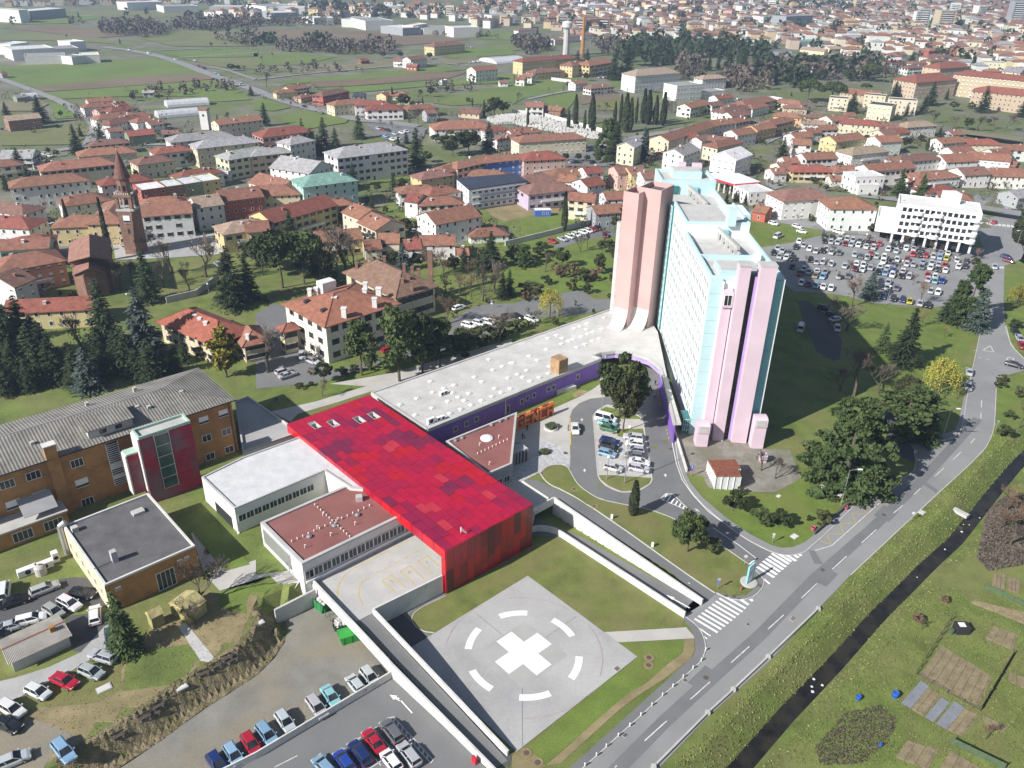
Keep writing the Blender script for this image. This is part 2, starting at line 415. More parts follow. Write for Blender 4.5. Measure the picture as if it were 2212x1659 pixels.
drapepx('driveway',[(1990,936),(1962,952),(1975,975),(1975,1000),(1945,985),(1915,940),(1890,900),(1910,880),(1950,910)],'asphalt_dark',.055,**S)
tr=[(1020,1990),(1340,1655),(1432,1562),(1508,1492),(1640,1374),(1760,1250),(1885,1140),(1990,1038),(2055,968),(2112,905)]
trp=[at(*p)for p in tr]
drape('road_patch',strip(trp,-1.0,1.0),'asphalt_patch',.075,**S)
for(a,b_,c,d_)in((1500,1478,1545,1458),(1760,1256,1800,1235),(1900,1120,1928,1100)):
 p,q=at(a,b_),at(c,d_)
 dv=(trp[5]-trp[4]).normalized();nv=Vector((dv.y,-dv.x,0));c0=(p+q)/2
 drape('road_patch',[c0+dv*2.4+nv*1.5,c0+dv*2.4-nv*1.5,c0-dv*2.4-nv*1.5,c0-dv*2.4+nv*1.5],'asphalt_patch',.08,**S)
drapepx('road_patch',TT('32',1340,870,1450,945,1470,915,1360,850),'asphalt_patch',.08,**S)
drapepx('road_patch',TT('32',350,1440,400,1555,475,1560,400,1440),'asphalt_patch',.08,**S)
def mark(pts,mat='paint_white',dz=.10,name='road_marking',**kw):return drapepx(name,pts,mat,dz,kind='structure',res=3,**kw)
def line(a,b_,w=.14,mat='paint_white',dz=.10,zf=None,name='road_marking'):
 p,q=at(*a)if len(a)==2 else Vector(a),at(*b_)if len(b_)==2 else Vector(b_)
 d=(q-p).to_2d().normalized();nv=Vector((d.y,-d.x))*(w/2);p2,q2=p.to_2d(),q.to_2d()
 return drape(name,[p2+nv,q2+nv,q2-nv,p2-nv],mat,dz,res=3,zf=zf,kind='structure')
for a in[(905,1640,890,1659),(1145,1428,1337,1255),(1540,1070,1710,918),(1893,752,2050,612)]:line(T('23',*a[:2]),T('23',*a[2:]),.16,'paint_worn')
for a in[(0,265,77,195),(165,112,243,38)]:line(T('33',*a[:2]),T('33',*a[2:]),.16,'paint_worn')
for a in[(555,1603,680,1490),(806,1378,935,1262),(1082,1120,1165,1050),(1258,960,1318,903),(1440,800,1518,730),(1600,655,1668,590),(1750,515,1785,475),(1838,300,1840,250),(1842,205,1846,140)]:line(T('32',*a[:2]),T('32',*a[2:]),.16,'paint_worn')
for k in range(12):
 x,y=1106+.25*(1572+30.3*k),1244.25+.25*(378-25.2*k)
 e=(218,178)
 if k==0:mark([(x,y+0),(x+3.5,y-2.6),(x+53,y+27),(x+49.5,y+30)])
 elif k<8:mark([(x,y),(x+3.6,y-2.7),(x+53.5,y+26.5),(x+49.8,y+29.4)])
 elif k==8:mark([(x+5,y+3),(x+9,y),(x+53,y+25.5),(x+49.5,y+28.5)])
 elif k==9:mark([(x+25,y+12),(x+33,y+11),(x+52,y+24),(x+48,y+27)])
 elif k==10:mark([(x+42,y+20),(x+50,y+18),(x+53,y+23),(x+49,y+25)])
mark(TT('23',1590,425,1605,440,1720,520,1710,526,1610,455));mark(TT('23',1650,515,1690,545,1678,552))
zc=lambda x,y:(1382.5+.30505*x,1106+.30505*y)
for k,(x,y,L_)in enumerate([(820,395,1.0),(840,375,1.0),(862,355,1.0),(884,338,1.0),(904,320,1.0),(924,300,1.0),(965,298,.8),(1030,312,.55),(1084,312,.25)]):
 e=(122*L_,76*L_);ax_=16;ay_=-9
 mark([zc(x,y),zc(x+ax_,y+ay_),zc(x+ax_+e[0],y+ay_+e[1]),zc(x+e[0],y+e[1])])
mark([zc(870,478),zc(882,474),zc(924,510),zc(915,516)]);mark([zc(1120,302),zc(1140,300),zc(1150,312),zc(1130,316)])
def arrow(p,q,w=.12,hw=.42,hl=1.5,zf=None,dz=.09,mat='paint_white'):
 p,q=Vector(p).to_2d(),Vector(q).to_2d();d=(q-p).normalized();nv=Vector((d.y,-d.x));k=q-d*hl
 drape('road_marking',[p+nv*w,k+nv*w,k+nv*hw,q,k-nv*hw,k-nv*w,p-nv*w],mat,dz,res=2,zf=zf,kind='structure')
arrow(at(*T('23',1662,172)),at(*T('23',1465,38)));arrow(at(*T('23',1535,280)),at(*T('23',1330,165)))
for a,b_ in(((605,327),(603,297)),((627,763),(628,733)),((1325,778),(1325,808)),((1620,1110),(1578,1075))):
 arrow(at(*T('22',*a)),at(*T('22',*b_)),.1,.35,.9,mat='paint_worn')
hi=TT('22',1283,995,1330,950,1390,955,1555,1115)
for a,b_ in zip(hi,hi[1:]+hi[:1]):line(a,b_,.15)
for k in range(6):
 t=k/6;a=(1300+215*t,1010+85*t);b_=(1345+170*t,948+130*t)
 line(T('22',*a),T('22',*b_),.28)
for a,b_ in zip(TT('22',1735,1245,1960,1395),TT('22',1960,1395,2110,1510)):line(a,b_,.15)
line(T('22',2110,1510),T('22',2050,1560),.3)
ed=TT('22',1370,450,1420,690,1470,830,1560,960,1700,1110,1860,1225,2010,1330,2212,1440)
for a,b_ in zip(ed,ed[1:]):line(a,b_,.15)
yl=TT('22',1235,0,1262,90,1285,190)
for a,b_ in zip(yl,yl[1:]):line(a,b_,.15,'paint_yellow')
line(T('22',505,297),T('22',507,530),.25,'paint_yellow')
for a in((1333,390,1338,405),(1342,425,1346,440),(1352,462,1356,482)):line(T('22',*a[:2]),T('22',*a[2:]),.2,'paint_yellow')
zz=TT('32',850,1020,945,1055,830,1090,870,1130,725,1120,760,1205,625,1210,655,1300,510,1300,550,1395,450,1360)
for a,b_ in zip(zz,zz[1:]):line(a,b_,.12,'paint_yellow')
bl=TT('32',960,1035,550,1400,405,1443)
for a,b_ in zip(bl,bl[1:]):line(a,b_,.15,'paint_worn')
for a in((1855,1370,1920,1330),(1920,1330,1950,1385),(1950,1385,1855,1370),(1775,1372,1812,1374),(1815,1430,1845,1437),(1878,1443,1915,1452),(2040,1490,2075,1430),(2075,1430,2125,1440),(2125,1440,2090,1500)):line(T('31',*a[:2]),T('31',*a[2:]),.25,'paint_worn')
for a in((2055,1150,2100,1330),(2100,1330,2212,1445)):line(T('31',*a[:2]),T('31',*a[2:]),.15,'paint_worn')
for k in range(8):line(T('31',1850+38*k,262+4*k),T('31',1846+38*k,280+4*k),1.3,'paint_worn')
for k in range(4):line(T('31',1975+18*k,648),T('31',1972+18*k,664),.6,'paint_worn')
gp=[(1412,1659),(1528.5,1542),(1583.5,1492),(1659,1421),(1767,1317)]
gw=thing('road_guard',at(1528,1542),'low concrete guard rail between the main road and the stream bank','guard rail')
gpp=dense([at(1330,1743)]+[at(*p)for p in gp],9,False)
for a,b_ in zip(gpp[:-1],gpp[1:]):
 d=(b_-a).normalized();kerb('concrete_beam',[a+d*.12,b_-d*.12],.28,.45,'concrete',gw)
 mb=MB();mb.box(b_.x-.3,b_.y-.3,-.2,b_.x+.3,b_.y+.3,.55);mb.build('post','concrete',gw)
def disc(px,r,mat='iron',dz=.12,name='manhole_cover',ring=None,lab=None):
 p=at(*px)
 o=thing(name,p,lab,'manhole')
 mb=MB();mb.lathe((p.x,p.y,p.z+dz-.03),[(r,0),(r,.035)],14);mb.build('cover',mat,o)
 if ring:mb=MB();mb.lathe((p.x,p.y,p.z+dz-.06),[(ring,0),(ring,.05)],16);mb.build('collar','dry_soil',o)
MH=[('22',463,600,.45,0,'small round manhole cover in the white pebble bed'),('22',535,912,.35,.75,'round manhole cover in the lawn strip, nearest the ring drive'),('22',712,1060,.35,.75,'round manhole cover in the lawn strip, opposite the small cypress'),('22',262,775,.3,.55,'round manhole cover at the tip of the lawn strip'),('22',1370,562,.35,0,'iron manhole cover in the ring drive beside the white retaining wall'),('23',1183,708,.42,.8,'upper of two manhole covers in the lawn beside the helipad'),('23',1180,775,.42,.8,'lower of two manhole covers in the lawn beside the helipad'),('23',1850,173,.35,0,'left rusty manhole cover in the footway below the road sign'),('23',1917,180,.35,0,'right rusty manhole cover in the footway below the road sign'),('23',2147,88,.35,0,'rusty manhole cover in the footway beside the white info totem'),('23',1673,882,.4,0,'round manhole cover in the resurfaced strip of the main road'),('23',125,1533,.42,.8,'left manhole cover in the bare soil at the foot of the helipad'),('23',222,1615,.42,.8,'right manhole cover in the bare soil at the foot of the helipad'),('32',1000,1135,.4,0,'manhole cover in the main road beside the bus bay'),('32',470,1610,.4,0,'manhole cover in the main road beside the upper zebra crossing')]
for t_,x,y,r,rg,lb in MH:disc(T(t_,x,y),r,ring=rg or None,lab=lb)
def grate(px,w,d_,lab,ang=None,mat='iron'):
 p=at(*px);o=thing('drain_grate',p,lab,'drain');dv=(trp[5]-trp[4]).normalized();nv=Vector((dv.y,-dv.x,0))
 mb=MB();mb.obox(p+Vector((0,0,.1)),dv*w/2,nv*d_/2,(0,0,.02));mb.build('frame','kerb',o)
 for k in range(5):
  mb=MB();mb.obox(p+Vector((0,0,.13))+dv*(w*.8*(k/4-.5)),dv*w*.06,nv*d_*.4,(0,0,.02));mb.build('bar',mat,o)
for t_,x,y,w,d_,lb in[('23',2035,423,.5,.5,'small square drain grating in the road below the lower zebra crossing'),('23',1492,907,.5,.6,'drain grating at the kerb near the third row of bollards'),('23',975,1383,.6,.6,'drain grating at the kerb near the foot of the helipad'),('33',122,215,1.0,.8,'large drain grating in the road beside the end of the guard rail'),('23',905,806,.8,.8,'square drain grating in the corner of the helipad slab')]:grate(T(t_,x,y),w,d_,lb)
hp=[at(1140,1244),at(1377,1419),at(1130,1613),at(1105,1628),at(905,1395)]
u=(hp[1]-hp[0]).to_2d();v_=Vector((-u.y,u.x))*-1
a0=hp[0].to_2d();u_=u.normalized();w_=Vector((u_.y,-u_.x));side=u.length
hpc=[a0,a0+u,a0+u+w_*side*1.04,a0+w_*side*1.04]
drape('helipad',hpc,'pad_concrete',.07,res=3,**S)
hc=at(1131,1411).to_2d()
def rot(k):return u_*math.cos(k)+w_*math.sin(k)
AX,AY=rot(0),rot(math.pi/2)
drape('helipad_marking',[hc+AX*4.9+AY*4.9,hc+AX*4.9-AY*4.9,hc-AX*4.9-AY*4.9,hc-AX*4.9+AY*4.9],'pad_centre',.085,**S)
cr=[(1.62,1.62),(1.62,4.6),(-1.62,4.6),(-1.62,1.62),(-4.6,1.62),(-4.6,-1.62),(-1.62,-1.62),(-1.62,-4.6),(1.62,-4.6),(1.62,-1.62),(4.6,-1.62),(4.6,1.62)]
drape('helipad_cross',[hc+AX*a+AY*b_ for a,b_ in cr],'paint_white',.1,res=3,**S)
_q=at(1110,1331).to_2d()-hc;RA=math.atan2(_q.dot(AY),_q.dot(AX))
for k in range(6):
 c0=RA+math.radians(60*k);w=math.radians(15.5)
 arc=[hc+rot(c0-w+2*w*i/8)*9.3 for i in range(9)]+[hc+rot(c0+w-2*w*i/8)*8.15 for i in range(9)]
 drape('helipad_ring_dash',arc,'paint_white',.1,res=3,**S)
for k in range(5):
 c0=math.radians(72*k+20)
 arc=[hc+rot(c0-.45+.9*i/12)*12.45 for i in range(13)]+[hc+rot(c0+.45-.9*i/12)*12.3 for i in range(13)]
 drape('helipad_outer_ring',arc,'paint_red',.09,res=3,**S)
for a,b_ in(((-4.9,0),(-12,0)),((4.9,4.9),(12.5,12)),((0,-4.9),(0,-12))):
 p,q=hc+AX*a[0]+AY*a[1],hc+AX*b_[0]+AY*b_[1];line((p.x,p.y,0),(q.x,q.y,0),.06,'asphalt',.09,name='slab_joint')
drapepx('footpath',TT('23',795,487,1505,445,1570,520,1580,540,930,575,915,573),'paving',.06,**S)
drapepx('lawn',TT('13',1340,360,1390,290,1640,175,1700,150,2212,-80)+TT('22',0,1500,180,1400,430,1310)+TT('22',900,1640)+TT('23',1490,350,1480,440,800,485,135,5)+TT('13',2212,100,1540,490,1430,470,1360,420),'lawn',.04,**S)
drapepx('lawn',TT('23',925,577,1490,545,1490,640,1160,930,560,1400,280,1640,170,1560,130,1480,1085,705),'lawn_fresh',.04,**S)
drapepx('dry_grass_strip',TT('23',1490,545,1575,545,1580,640,1540,720,1300,900,1080,1040,900,1180,660,1400,420,1620,290,1640,520,1440,660,1310,880,1120,1040,990,1160,930,1350,760,1480,660),'dry_soil',.05,**S)
drapepx('bare_soil',TT('23',0,1560,90,1480,170,1520,290,1640,200,1700,0,1700),'dry_soil',.045,**S)
drapepx('concrete_apron',TT('13',1250,310,1610,80,1640,165,1400,280,1335,330,1340,400,1430,480,1510,500,1500,540,1420,480),'asphalt',.055,**S)
kerb('kerb',smooth([at(*p)for p in TT('13',1640,172,1400,285,1340,350,1360,425,1440,480,1540,492)],2),.14,.1,**S)
drapepx('asphalt_yard',TT('13',1015,275,1250,310,1430,480,1510,560,1420,600,2212,1560,2190,1659)+[(1106,1659),(1070,1650)],'asphalt_dark',.035,**S)
drapepx('concrete_apron',TT('13',1415,605,1510,545,1700,720,2212,1370,2212,1480,1440,650),'pad_concrete',.05,**S)
drapepx('gravel_lot',[(660,1290),(610,1335),(612,1375),(590,1420),(545,1462),(480,1502),(420,1540),(340,1600),(200,1690),(300,1800),(480,1659),(840,1460),(850,1440),(700,1290)],'gravel',.03,**S)
drapepx('car_park_asphalt',[(851,1450),(470,1670),(380,1760),(1150,1800),(1075,1690),(1050,1660)],'asphalt',.04,**S)
# ================================================================ building helpers
def rect3(A,B,D,z):
 """three roof corners seen in the photo at height z (B shared): rectangle corners A, B, D, E in the plan"""
 a,b_,d=G(*A,z).to_2d(),G(*B,z).to_2d(),G(*D,z).to_2d()
 u,v=a-b_,d-b_;lu,lv=u.length,v.length
 w=(u/lu+Vector((v.y,-v.x))/lv*(1 if u.x*v.y-u.y*v.x>0 else-1)).normalized()if True else u
 n1=Vector((-w.y,w.x));n1=n1 if n1.dot(v)>0 else-n1
 return[b_+w*lu,b_,b_+n1*lv,b_+w*lu+n1*lv]
WINM={}
def winmesh(w,h,style='frame'):
 k=(round(w,2),round(h,2),style)
 if k in WINM:return WINM[k]
 mb=MB();t=min(.09,w*.14)
 if style=='slot':
  mb.box(-w/2,-.02,0,w/2,.03,h,1)
 elif style=='shutter':
  mb.box(-w/2,-.02,0,w/2,.03,h,1);mb.box(-w/2-.05,-.02,h,w/2+.05,.07,h+.1,0)
  for s in(-1,1):mb.box(s*(w/2+w*.25)-w*.24,-.02,-.02,s*(w/2+w*.25)+w*.24,.07,h+.02,2)
  mb.box(-w/2-.1,-.02,-.14,w/2+.1,.12,-.03,0)
 elif style=='blind':
  mb.box(-w/2,-.02,0,w/2,.03,h*.3,1);mb.box(-w/2,-.02,h*.3,w/2,.05,h,0);mb.box(-w/2-.06,-.02,-.1,w/2+.06,.1,-.01,0)
 else:
  mb.box(-w/2+t,-.02,t,w/2-t,.03,h-t,1)
  mb.box(-w/2,-.02,0,-w/2+t,.08,h,0);mb.box(w/2-t,-.02,0,w/2,.08,h,0)
  mb.box(-w/2+t,-.02,0,w/2-t,.08,t,0);mb.box(-w/2+t,-.02,h-t,w/2-t,.08,h,0)
  if style=='multi' or w>1.3:
   k_=1 if w<2 else int(w/.9)
   for i in range(1,k_+1):x=-w/2+w*i/(k_+1);mb.box(x-.035,-.02,t,x+.035,.07,h-t,0)
 WINM[k]=mb.mesh('window',['white','glass','shutter_paint' if 'shutter_paint' in MATS else 'dark']);return WINM[k]
M('shutter_paint',(.06,.05,.04),.1,2)
def wmat(p,nv):
 nv=Vector((nv[0],nv[1])).normalized();m_=Matrix.Identity(4)
 m_[0][0],m_[1][0]=nv.y,-nv.x;m_[0][1],m_[1][1]=nv.x,nv.y
 m_[0][3],m_[1][3],m_[2][3]=p[0],p[1],p[2]
 return m_
def outn(p,q,cen):
 d=(Vector(q)-Vector(p)).to_2d().normalized();n_=Vector((d.y,-d.x));mid=(Vector(p).to_2d()+Vector(q).to_2d())/2
 return n_ if n_.dot(mid-Vector(cen).to_2d())>0 else-n_
def winrow(par,p,q,cen,z,n,w,h,style='frame',m0=.5,m1=.5,name='window'):
 """n windows along the wall p-q, outward from cen; m0/m1 margins in metres"""
 p,q=Vector(p).to_2d(),Vector(q).to_2d();nv=outn(p,q,cen);L=(q-p).length;d=(q-p)/L
 for i in range(n):
  s=m0+(L-m0-m1)*(i+.5)/n;c=p+d*s
  link(name,winmesh(w,h,style),par,wmat((c.x,c.y,z),nv))
def cen(poly):return sum((Vector(p).to_2d()for p in poly),Vector((0,0)))/len(poly)
def inset(poly,t):
 """shrink a convex-ish polygon"""
 n_=len(poly);poly=[Vector(p).to_2d()for p in poly]
 a=sum(poly[i].x*poly[(i+1)%n_].y-poly[(i+1)%n_].x*poly[i].y for i in range(n_));sg=1 if a>0 else-1
 out=[]
 for i in range(n_):
  p0,p1,p2=poly[i-1],poly[i],poly[(i+1)%n_]
  d1=(p1-p0).normalized();d2=(p2-p1).normalized();n1=Vector((-d1.y,d1.x))*sg;n2=Vector((-d2.y,d2.x))*sg
  b_=(n1+n2);k=b_.dot(n1)
  out.append(p1+b_*(t/k if abs(k)>.2 else t))
 return out
def flat_block(par,poly,z0,z1,wall,roof,par_h=.5,par_w=.35,cap=None,col=None):
 """walls, recessed roof sheet and a parapet ring with its coping, as parts of par"""
 poly=[Vector(p).to_2d()for p in poly];inn=inset(poly,par_w)
 mb=MB();n_=len(poly)
 mb.prism(xy(poly),z0,z1-par_h,bottom=False);w=mb.build('wall',wall,par,col=col)
 r=None
 mb=MB();mb.prism(xy(inn),z1-par_h,z1-par_h+.06,bottom=False);r=mb.build('roof',roof,par)
 mb=MB()
 for i in range(n_):
  j=(i+1)%n_;P=[poly[i],poly[j],inn[j],inn[i]]
  mb.prism(xy(P),z1-par_h-.002,z1)
 mb.build('parapet',cap or wall,par,col=col)
 return w,r
def rbox(par,name,c,ux,w,d,z0,z1,mat,col=None,**kw):
 """box centred at plan point c, long side along ux"""
 ux=Vector(ux).to_2d().normalized();vy=Vector((-ux.y,ux.x));c=Vector(c).to_2d()
 P=[c+ux*(a*w/2)+vy*(b_*d/2)for a,b_ in((-1,-1),(1,-1),(1,1),(-1,1))]
 mb=MB();mb.prism(xy(P),z0,z1);return mb.build(name,mat,par,col=col,**kw)
def lerp(a,b_,t):return a+(b_-a)*t
PT={}
def person_template(stride):
 J=[(0,0,.95,.14),(0,0,1.2,.15),(0,.0,1.42,.15),(0,.01,1.54,.055),(0,.03,1.66,.1),(0,.03,1.74,.09),(.1,0,.9,.1),(.12,stride,.5,.065),(.12,stride*.6,.09,.05),(.12,stride*.6+.14,.04,.045),(-.1,0,.9,.1),(-.12,-stride*.6,.5,.065),(-.12,-stride,.09,.05),(-.12,-stride+.14,.04,.045),(.2,0,1.4,.065),(.27,-.04,1.12,.05),(.25,.08,.88,.035),(-.2,0,1.4,.065),(-.27,.02,1.12,.05),(-.25,.12,.9,.035)]
 E_=[(0,1),(1,2),(2,3),(3,4),(4,5),(0,6),(6,7),(7,8),(8,9),(0,10),(10,11),(11,12),(12,13),(2,14),(14,15),(15,16),(2,17),(17,18),(18,19)]
 me=bpy.data.meshes.new('p');me.from_pydata([j[:3]for j in J],E_,[]);ob=bpy.data.objects.new('p',me);C.objects.link(ob)
 ob.modifiers.new('s','SKIN');ob.modifiers.new('u','SUBSURF').levels=1
 for k,j in enumerate(J):me.skin_vertices[0].data[k].radius=(j[3],j[3]*.8)
 me.skin_vertices[0].data[0].use_root=True
 dg=bpy.context.evaluated_depsgraph_get();m2=bpy.data.meshes.new_from_object(ob.evaluated_get(dg));bpy.data.objects.remove(ob);PT[stride]=m2
for s_ in(.05,.12):person_template(s_)
# ================================================================ red panelled building
mt,n,l,b=nodes('red_panel');MATS['red_panel']=mt
oi=n.new('ShaderNodeObjectInfo');g_=n.new('ShaderNodeNewGeometry')
ns=noise(n,l,g_.outputs['Position'],.45,3);c_=mixc(n,l,1.0,oi.outputs['Color'],ramp(n,l,ns,[(.3,(.86,)*3),(.7,(1.12,)*3)]),'MULTIPLY')
l.new(c_,b.inputs['Base Color']);b.inputs['Roughness'].default_value=.42;b.inputs['Coat Weight'].default_value=.25;b.inputs['Coat Roughness'].default_value=.2
RED=[((.42,.004,.036),40),((.35,.005,.042),32),((.27,.007,.048),14),((.19,.012,.05),5),((.46,.028,.045),6),((.44,.005,.018),12)]
RED_SHADE=[((.42,.003,.012),34),((.30,.004,.014),34),((.11,.006,.016),22),((.2,.005,.02),12)]  # patchwork reds mixed darker, putting shade into the sides away from the sun
def pick(tab):
 t=uni(0,sum(w for _,w in tab))
 for c_,w in tab:
  t-=w
  if t<=0:return c_
 return tab[0][0]
ZR=9.3
rA,rB,rC_,rD=[G(*p,ZR).to_2d()for p in[(620.5,915.75),(963,1189.5),(1151,1089.5),(796.75,853.25)]]
redb=thing('red_panel_building',(rB.x,rB.y,0),'long red panelled canopy building with patchwork roof beside the helipad lawn','building')
def rp(s,t):return lerp(lerp(rA,rB,s),lerp(rD,rC_,s),t)
NS,NT=17,12
holes={(1,2),(1,4),(2,7),(2,9)}
colr={}
for i in range(NS):
 for j in range(NT):
  c_=pick(RED)
  if(i,j-1)in colr and rnd()<.28:c_=colr[(i,j-1)]
  elif(i-1,j)in colr and rnd()<.25:c_=colr[(i-1,j)]
  colr[(i,j)]=c_
mbh=MB()
rnd_off=[uni(-.4,.4)if 0<j<NT-1 else 0 for j in range(NT)]
for i in range(NS):
 for j in range(NT):
  o_=rnd_off[j]/NS*.9;s0=i/NS+(o_ if i else 0)+.0006;s1=(i+1)/NS+(o_ if i<NS-1 else 0)-.0006;t0,t1=j/NT+.002,(j+1)/NT-.002
  P=[rp(s0,t0),rp(s1,t0),rp(s1,t1),rp(s0,t1)]
  if(i,j)in holes:
   Q=inset(P,.12)
   for a in range(4):mbh.prism(xy([P[a],P[(a+1)%4],Q[(a+1)%4],Q[a]]),ZR-1.2,ZR-.03)
   continue
  zt=ZR+uni(-.015,.015)
  mb=MB();mb.prism(xy(P),ZR-.16,zt,bottom=False);mb.build('roof_panel','red_panel',redb,col=colr[(i,j)])
mbh.build('skylight_frame','concrete',redb)
mb=MB()
for i in range(NS):
 for j in range(NT):
  if(i,j)not in holes:mb.prism(xy([rp(i/NS+.02*(i==0),j/NT+.01*(j==0)),rp((i+1)/NS-.005*(i==NS-1),j/NT+.01*(j==0)),rp((i+1)/NS-.005*(i==NS-1),(j+1)/NT-.01*(j==NT-1)),rp(i/NS+.02*(i==0),(j+1)/NT-.01*(j==NT-1))]),ZR-1.9,ZR-.18)
mb.build('roof_core','grey_metal',redb)
mb=MB();mb.prism(xy([rp(.1,.15),rp(.16,.15),rp(.16,.85),rp(.1,.85)]),7.2,7.35);mb.build('skylight_shade','dark',redb)  # dark sheet below the openings, stands for the shade inside them
def panel_wall(p,q,z0,z1,nc,rows,tab,cen_,th=.14,name='wall_panel',gap=.012):
 p,q=Vector(p),Vector(q);nv=outn(p,q,cen_);d=(q-p)
 for i in range(nc):
  zs=rows(i)
  for za,zb in zip(zs[:-1],zs[1:]):
   a,b_=p+d*(i/nc+.001),p+d*((i+1)/nc-.001)
   mb=MB();mb.prism(xy([a,b_,b_+nv*th,a+nv*th]),za+gap,zb-gap);mb.build(name,'red_panel',redb,col=pick(tab))
rc=cen([rA,rB,rC_,rD])
panel_wall(rB,rC_,0,ZR,13,lambda i:[0,uni(1.2,3.2),uni(4.2,6.2),ZR-.02]if i%3 else[0,uni(3,5),ZR-.02],RED_SHADE,rc)
mb=MB();e_=(rA-rB).normalized();mb.prism(xy([rB,rC_,rC_+e_*.5,rB+e_*.5]),-.2,ZR-1.9);mb.build('end_wall','dark',redb)
panel_wall(rA,rB,ZR-1.95,ZR,17,lambda i:[ZR-1.95,ZR-.02],[((.48,.004,.016),60),((.36,.006,.03),25),((.2,.008,.04),15)],rc)
panel_wall(rD,rC_,ZR-1.95,ZR,17,lambda i:[ZR-1.95,ZR-.02],RED_SHADE,rc)
panel_wall(rA,rD,ZR-1.95,ZR,10,lambda i:[ZR-1.95,ZR-.02],RED_SHADE,rc)
panel_wall(rB+e_*1.1,rB,0,ZR-1.95,1,lambda i:[0,3.4,ZR-1.97],[((.46,.003,.012),1)],rc)
for s in(.35,.55,.75):
 p=rp(s,.3);mb=MB();mb.tube((p.x,p.y,3),(p.x,p.y,ZR-1.9),.3);mb.build('column','concrete',redb)
p=G(*T('12',1757,1480),4.5)
ws=thing('windsock',(p.x,p.y,4.5),'red and white windsock pole on the end wall of the red building','windsock')
pz=p.to_2d()+outn(rB,rC_,rc)*.5
for k in range(6):
 mb=MB();mb.tube((pz.x,pz.y,4.6+k*1.05),(pz.x,pz.y,4.6+(k+1)*1.05),.07,mi=0);mb.build('pole','paint_white' if k%2 else 'obj_paint',ws,col=(.5,.02,.03))
mb=MB();mb.tube((pz.x,pz.y,10.6),(pz.x+.9,pz.y+.5,9.4),.22,.14,cap=False);mb.build('sock','paint_white',ws)
# ================================================================ courtyard deck and ramp
PL=3.0
deck=thing('courtyard_deck',G(*T('13',870,395),PL),'pale concrete ambulance courtyard deck with yellow bay markings under the red canopy','deck')
dk=[G(*p,PL).to_2d()for p in TT('13',500,60,870,395,1000,325,1015,300,1605,10)]+[lerp(rB,rC_,.02),lerp(rB,rC_,.98)]+[G(*p,PL).to_2d()for p in TT('22',200,1105,350,1020,320,985,92,836)]+[G(*p,PL).to_2d()for p in[(1060,1040),(960,970),(800,1000),(720,1080),(640,1190)]]
mb=MB();mb.prism(xy(dk),PL-.5,PL+.07);mb.build('slab','concrete',deck)
rampw=[G(*T('13',870,395),PL).to_2d(),G(*T('13',1000,325),PL).to_2d(),G(*T('13',2178,1595),.06).to_2d(),G(*T('13',2068,1659),.06).to_2d()]
mb=MB();mb.prism(xy(rampw),[PL-.6,PL-.6,-.3,-.3],[PL+.02,PL+.02,.08,.08]);mb.build('ramp','asphalt',deck)
Q=lambda t_,x,y,z:G(*T(t_,x,y),z)
def conc_wall(name,tops,foots,w,par,mat='wall_concrete',seg=3.5,**kw):
 """wall along top points (world), foot heights; split into cast panels"""
 tops=[Vector(p)for p in tops]
 for i in range(len(tops)-1):
  a,b_=tops[i],tops[i+1];L=(b_-a).to_2d().length;k=max(1,round(L/seg))
  d=(b_-a).to_2d().normalized();nv=Vector((d.y,-d.x))*(w/2)
  for j in range(k):
   p,q=lerp(a,b_,j/k),lerp(a,b_,(j+1)/k);f0,f1=lerp(foots[i],foots[i+1],j/k),lerp(foots[i],foots[i+1],(j+1)/k)
   g=d*.012
   P=[p.to_2d()+nv+g,q.to_2d()+nv-g,q.to_2d()-nv-g,p.to_2d()-nv+g]
   mb=MB();mb.prism(xy(P),[f0,f1,f1,f0],[p.z,q.z,q.z,p.z]);mb.build('wall_panel',mat,par)
wl_=thing('ramp_wall',Q('13',1175,760,2.6),'tall white concrete parapet on the gravel side of the courtyard ramp','wall')
conc_wall('w',[Q('13',488,30,3.95),Q('13',870,430,3.9),Q('13',1178,762,3.0),Q('13',2060,1659,1.05),Q('13',2200,1800,.9)],[1.9,1.9,.8,-.2,-.2],.35,wl_)
conc_wall('w',[Q('13',1178,762,2.9),Q('13',2060,1659,.9)],[-.2,-.2],.25,wl_)
wr_=thing('ramp_wall',Q('13',1500,800,2.0),'white concrete parapet on the helipad side of the courtyard ramp','wall')
conc_wall('w',[Q('13',1012,283,3.95),Q('13',2180,1512,1.0)],[-.2,-.2],.35,wr_)
conc_wall('w',[Q('13',1012,283,3.95),Q('13',1608,-8,3.95)],[-.2,-.2],.35,wr_,'wall_concrete')
for i,(x,y)in enumerate([(905,535),(975,625),(1055,700),(1132,788)]):
 p=Q('13',x,y+10,0);mb=MB();mb.tube((p.x+.3,p.y+.3,0),(p.x+.3,p.y+.3,2.0),.22,n=12);mb.build('column','wall_concrete',wl_)
rw=thing('retaining_wall',Q('13',300,250,1),'grey concrete retaining wall below the lawn beside the green waste container','wall')
conc_wall('w',[Q('13',158,292,3.1),Q('13',510,112,3.3)],[-.3,-.3],.4,rw,'concrete')
pw=thing('parking_wall',Q('13',600,1150,.6),'low white concrete wall between the gravel lot and the lower car park','wall')
conc_wall('w',[Q('13',-460,1750,1.3),Q('13',0,1520,1.3),Q('13',1180,815,1.4)],[-.1,-.1,-.1],.22,pw)
bw=thing('ramp_wall',Q('22',600,1310,0),'tall sunlit white concrete wall between the underpass ramp and the upper drive','wall')
conc_wall('w',[Q('22',362,978,3.95),Q('23',1650,203,1.25)],[-.2,-.2],.4,bw)
cw=thing('ramp_wall',Q('22',250,1040,3),'short sloping white parapet at the mouth of the underpass','wall')
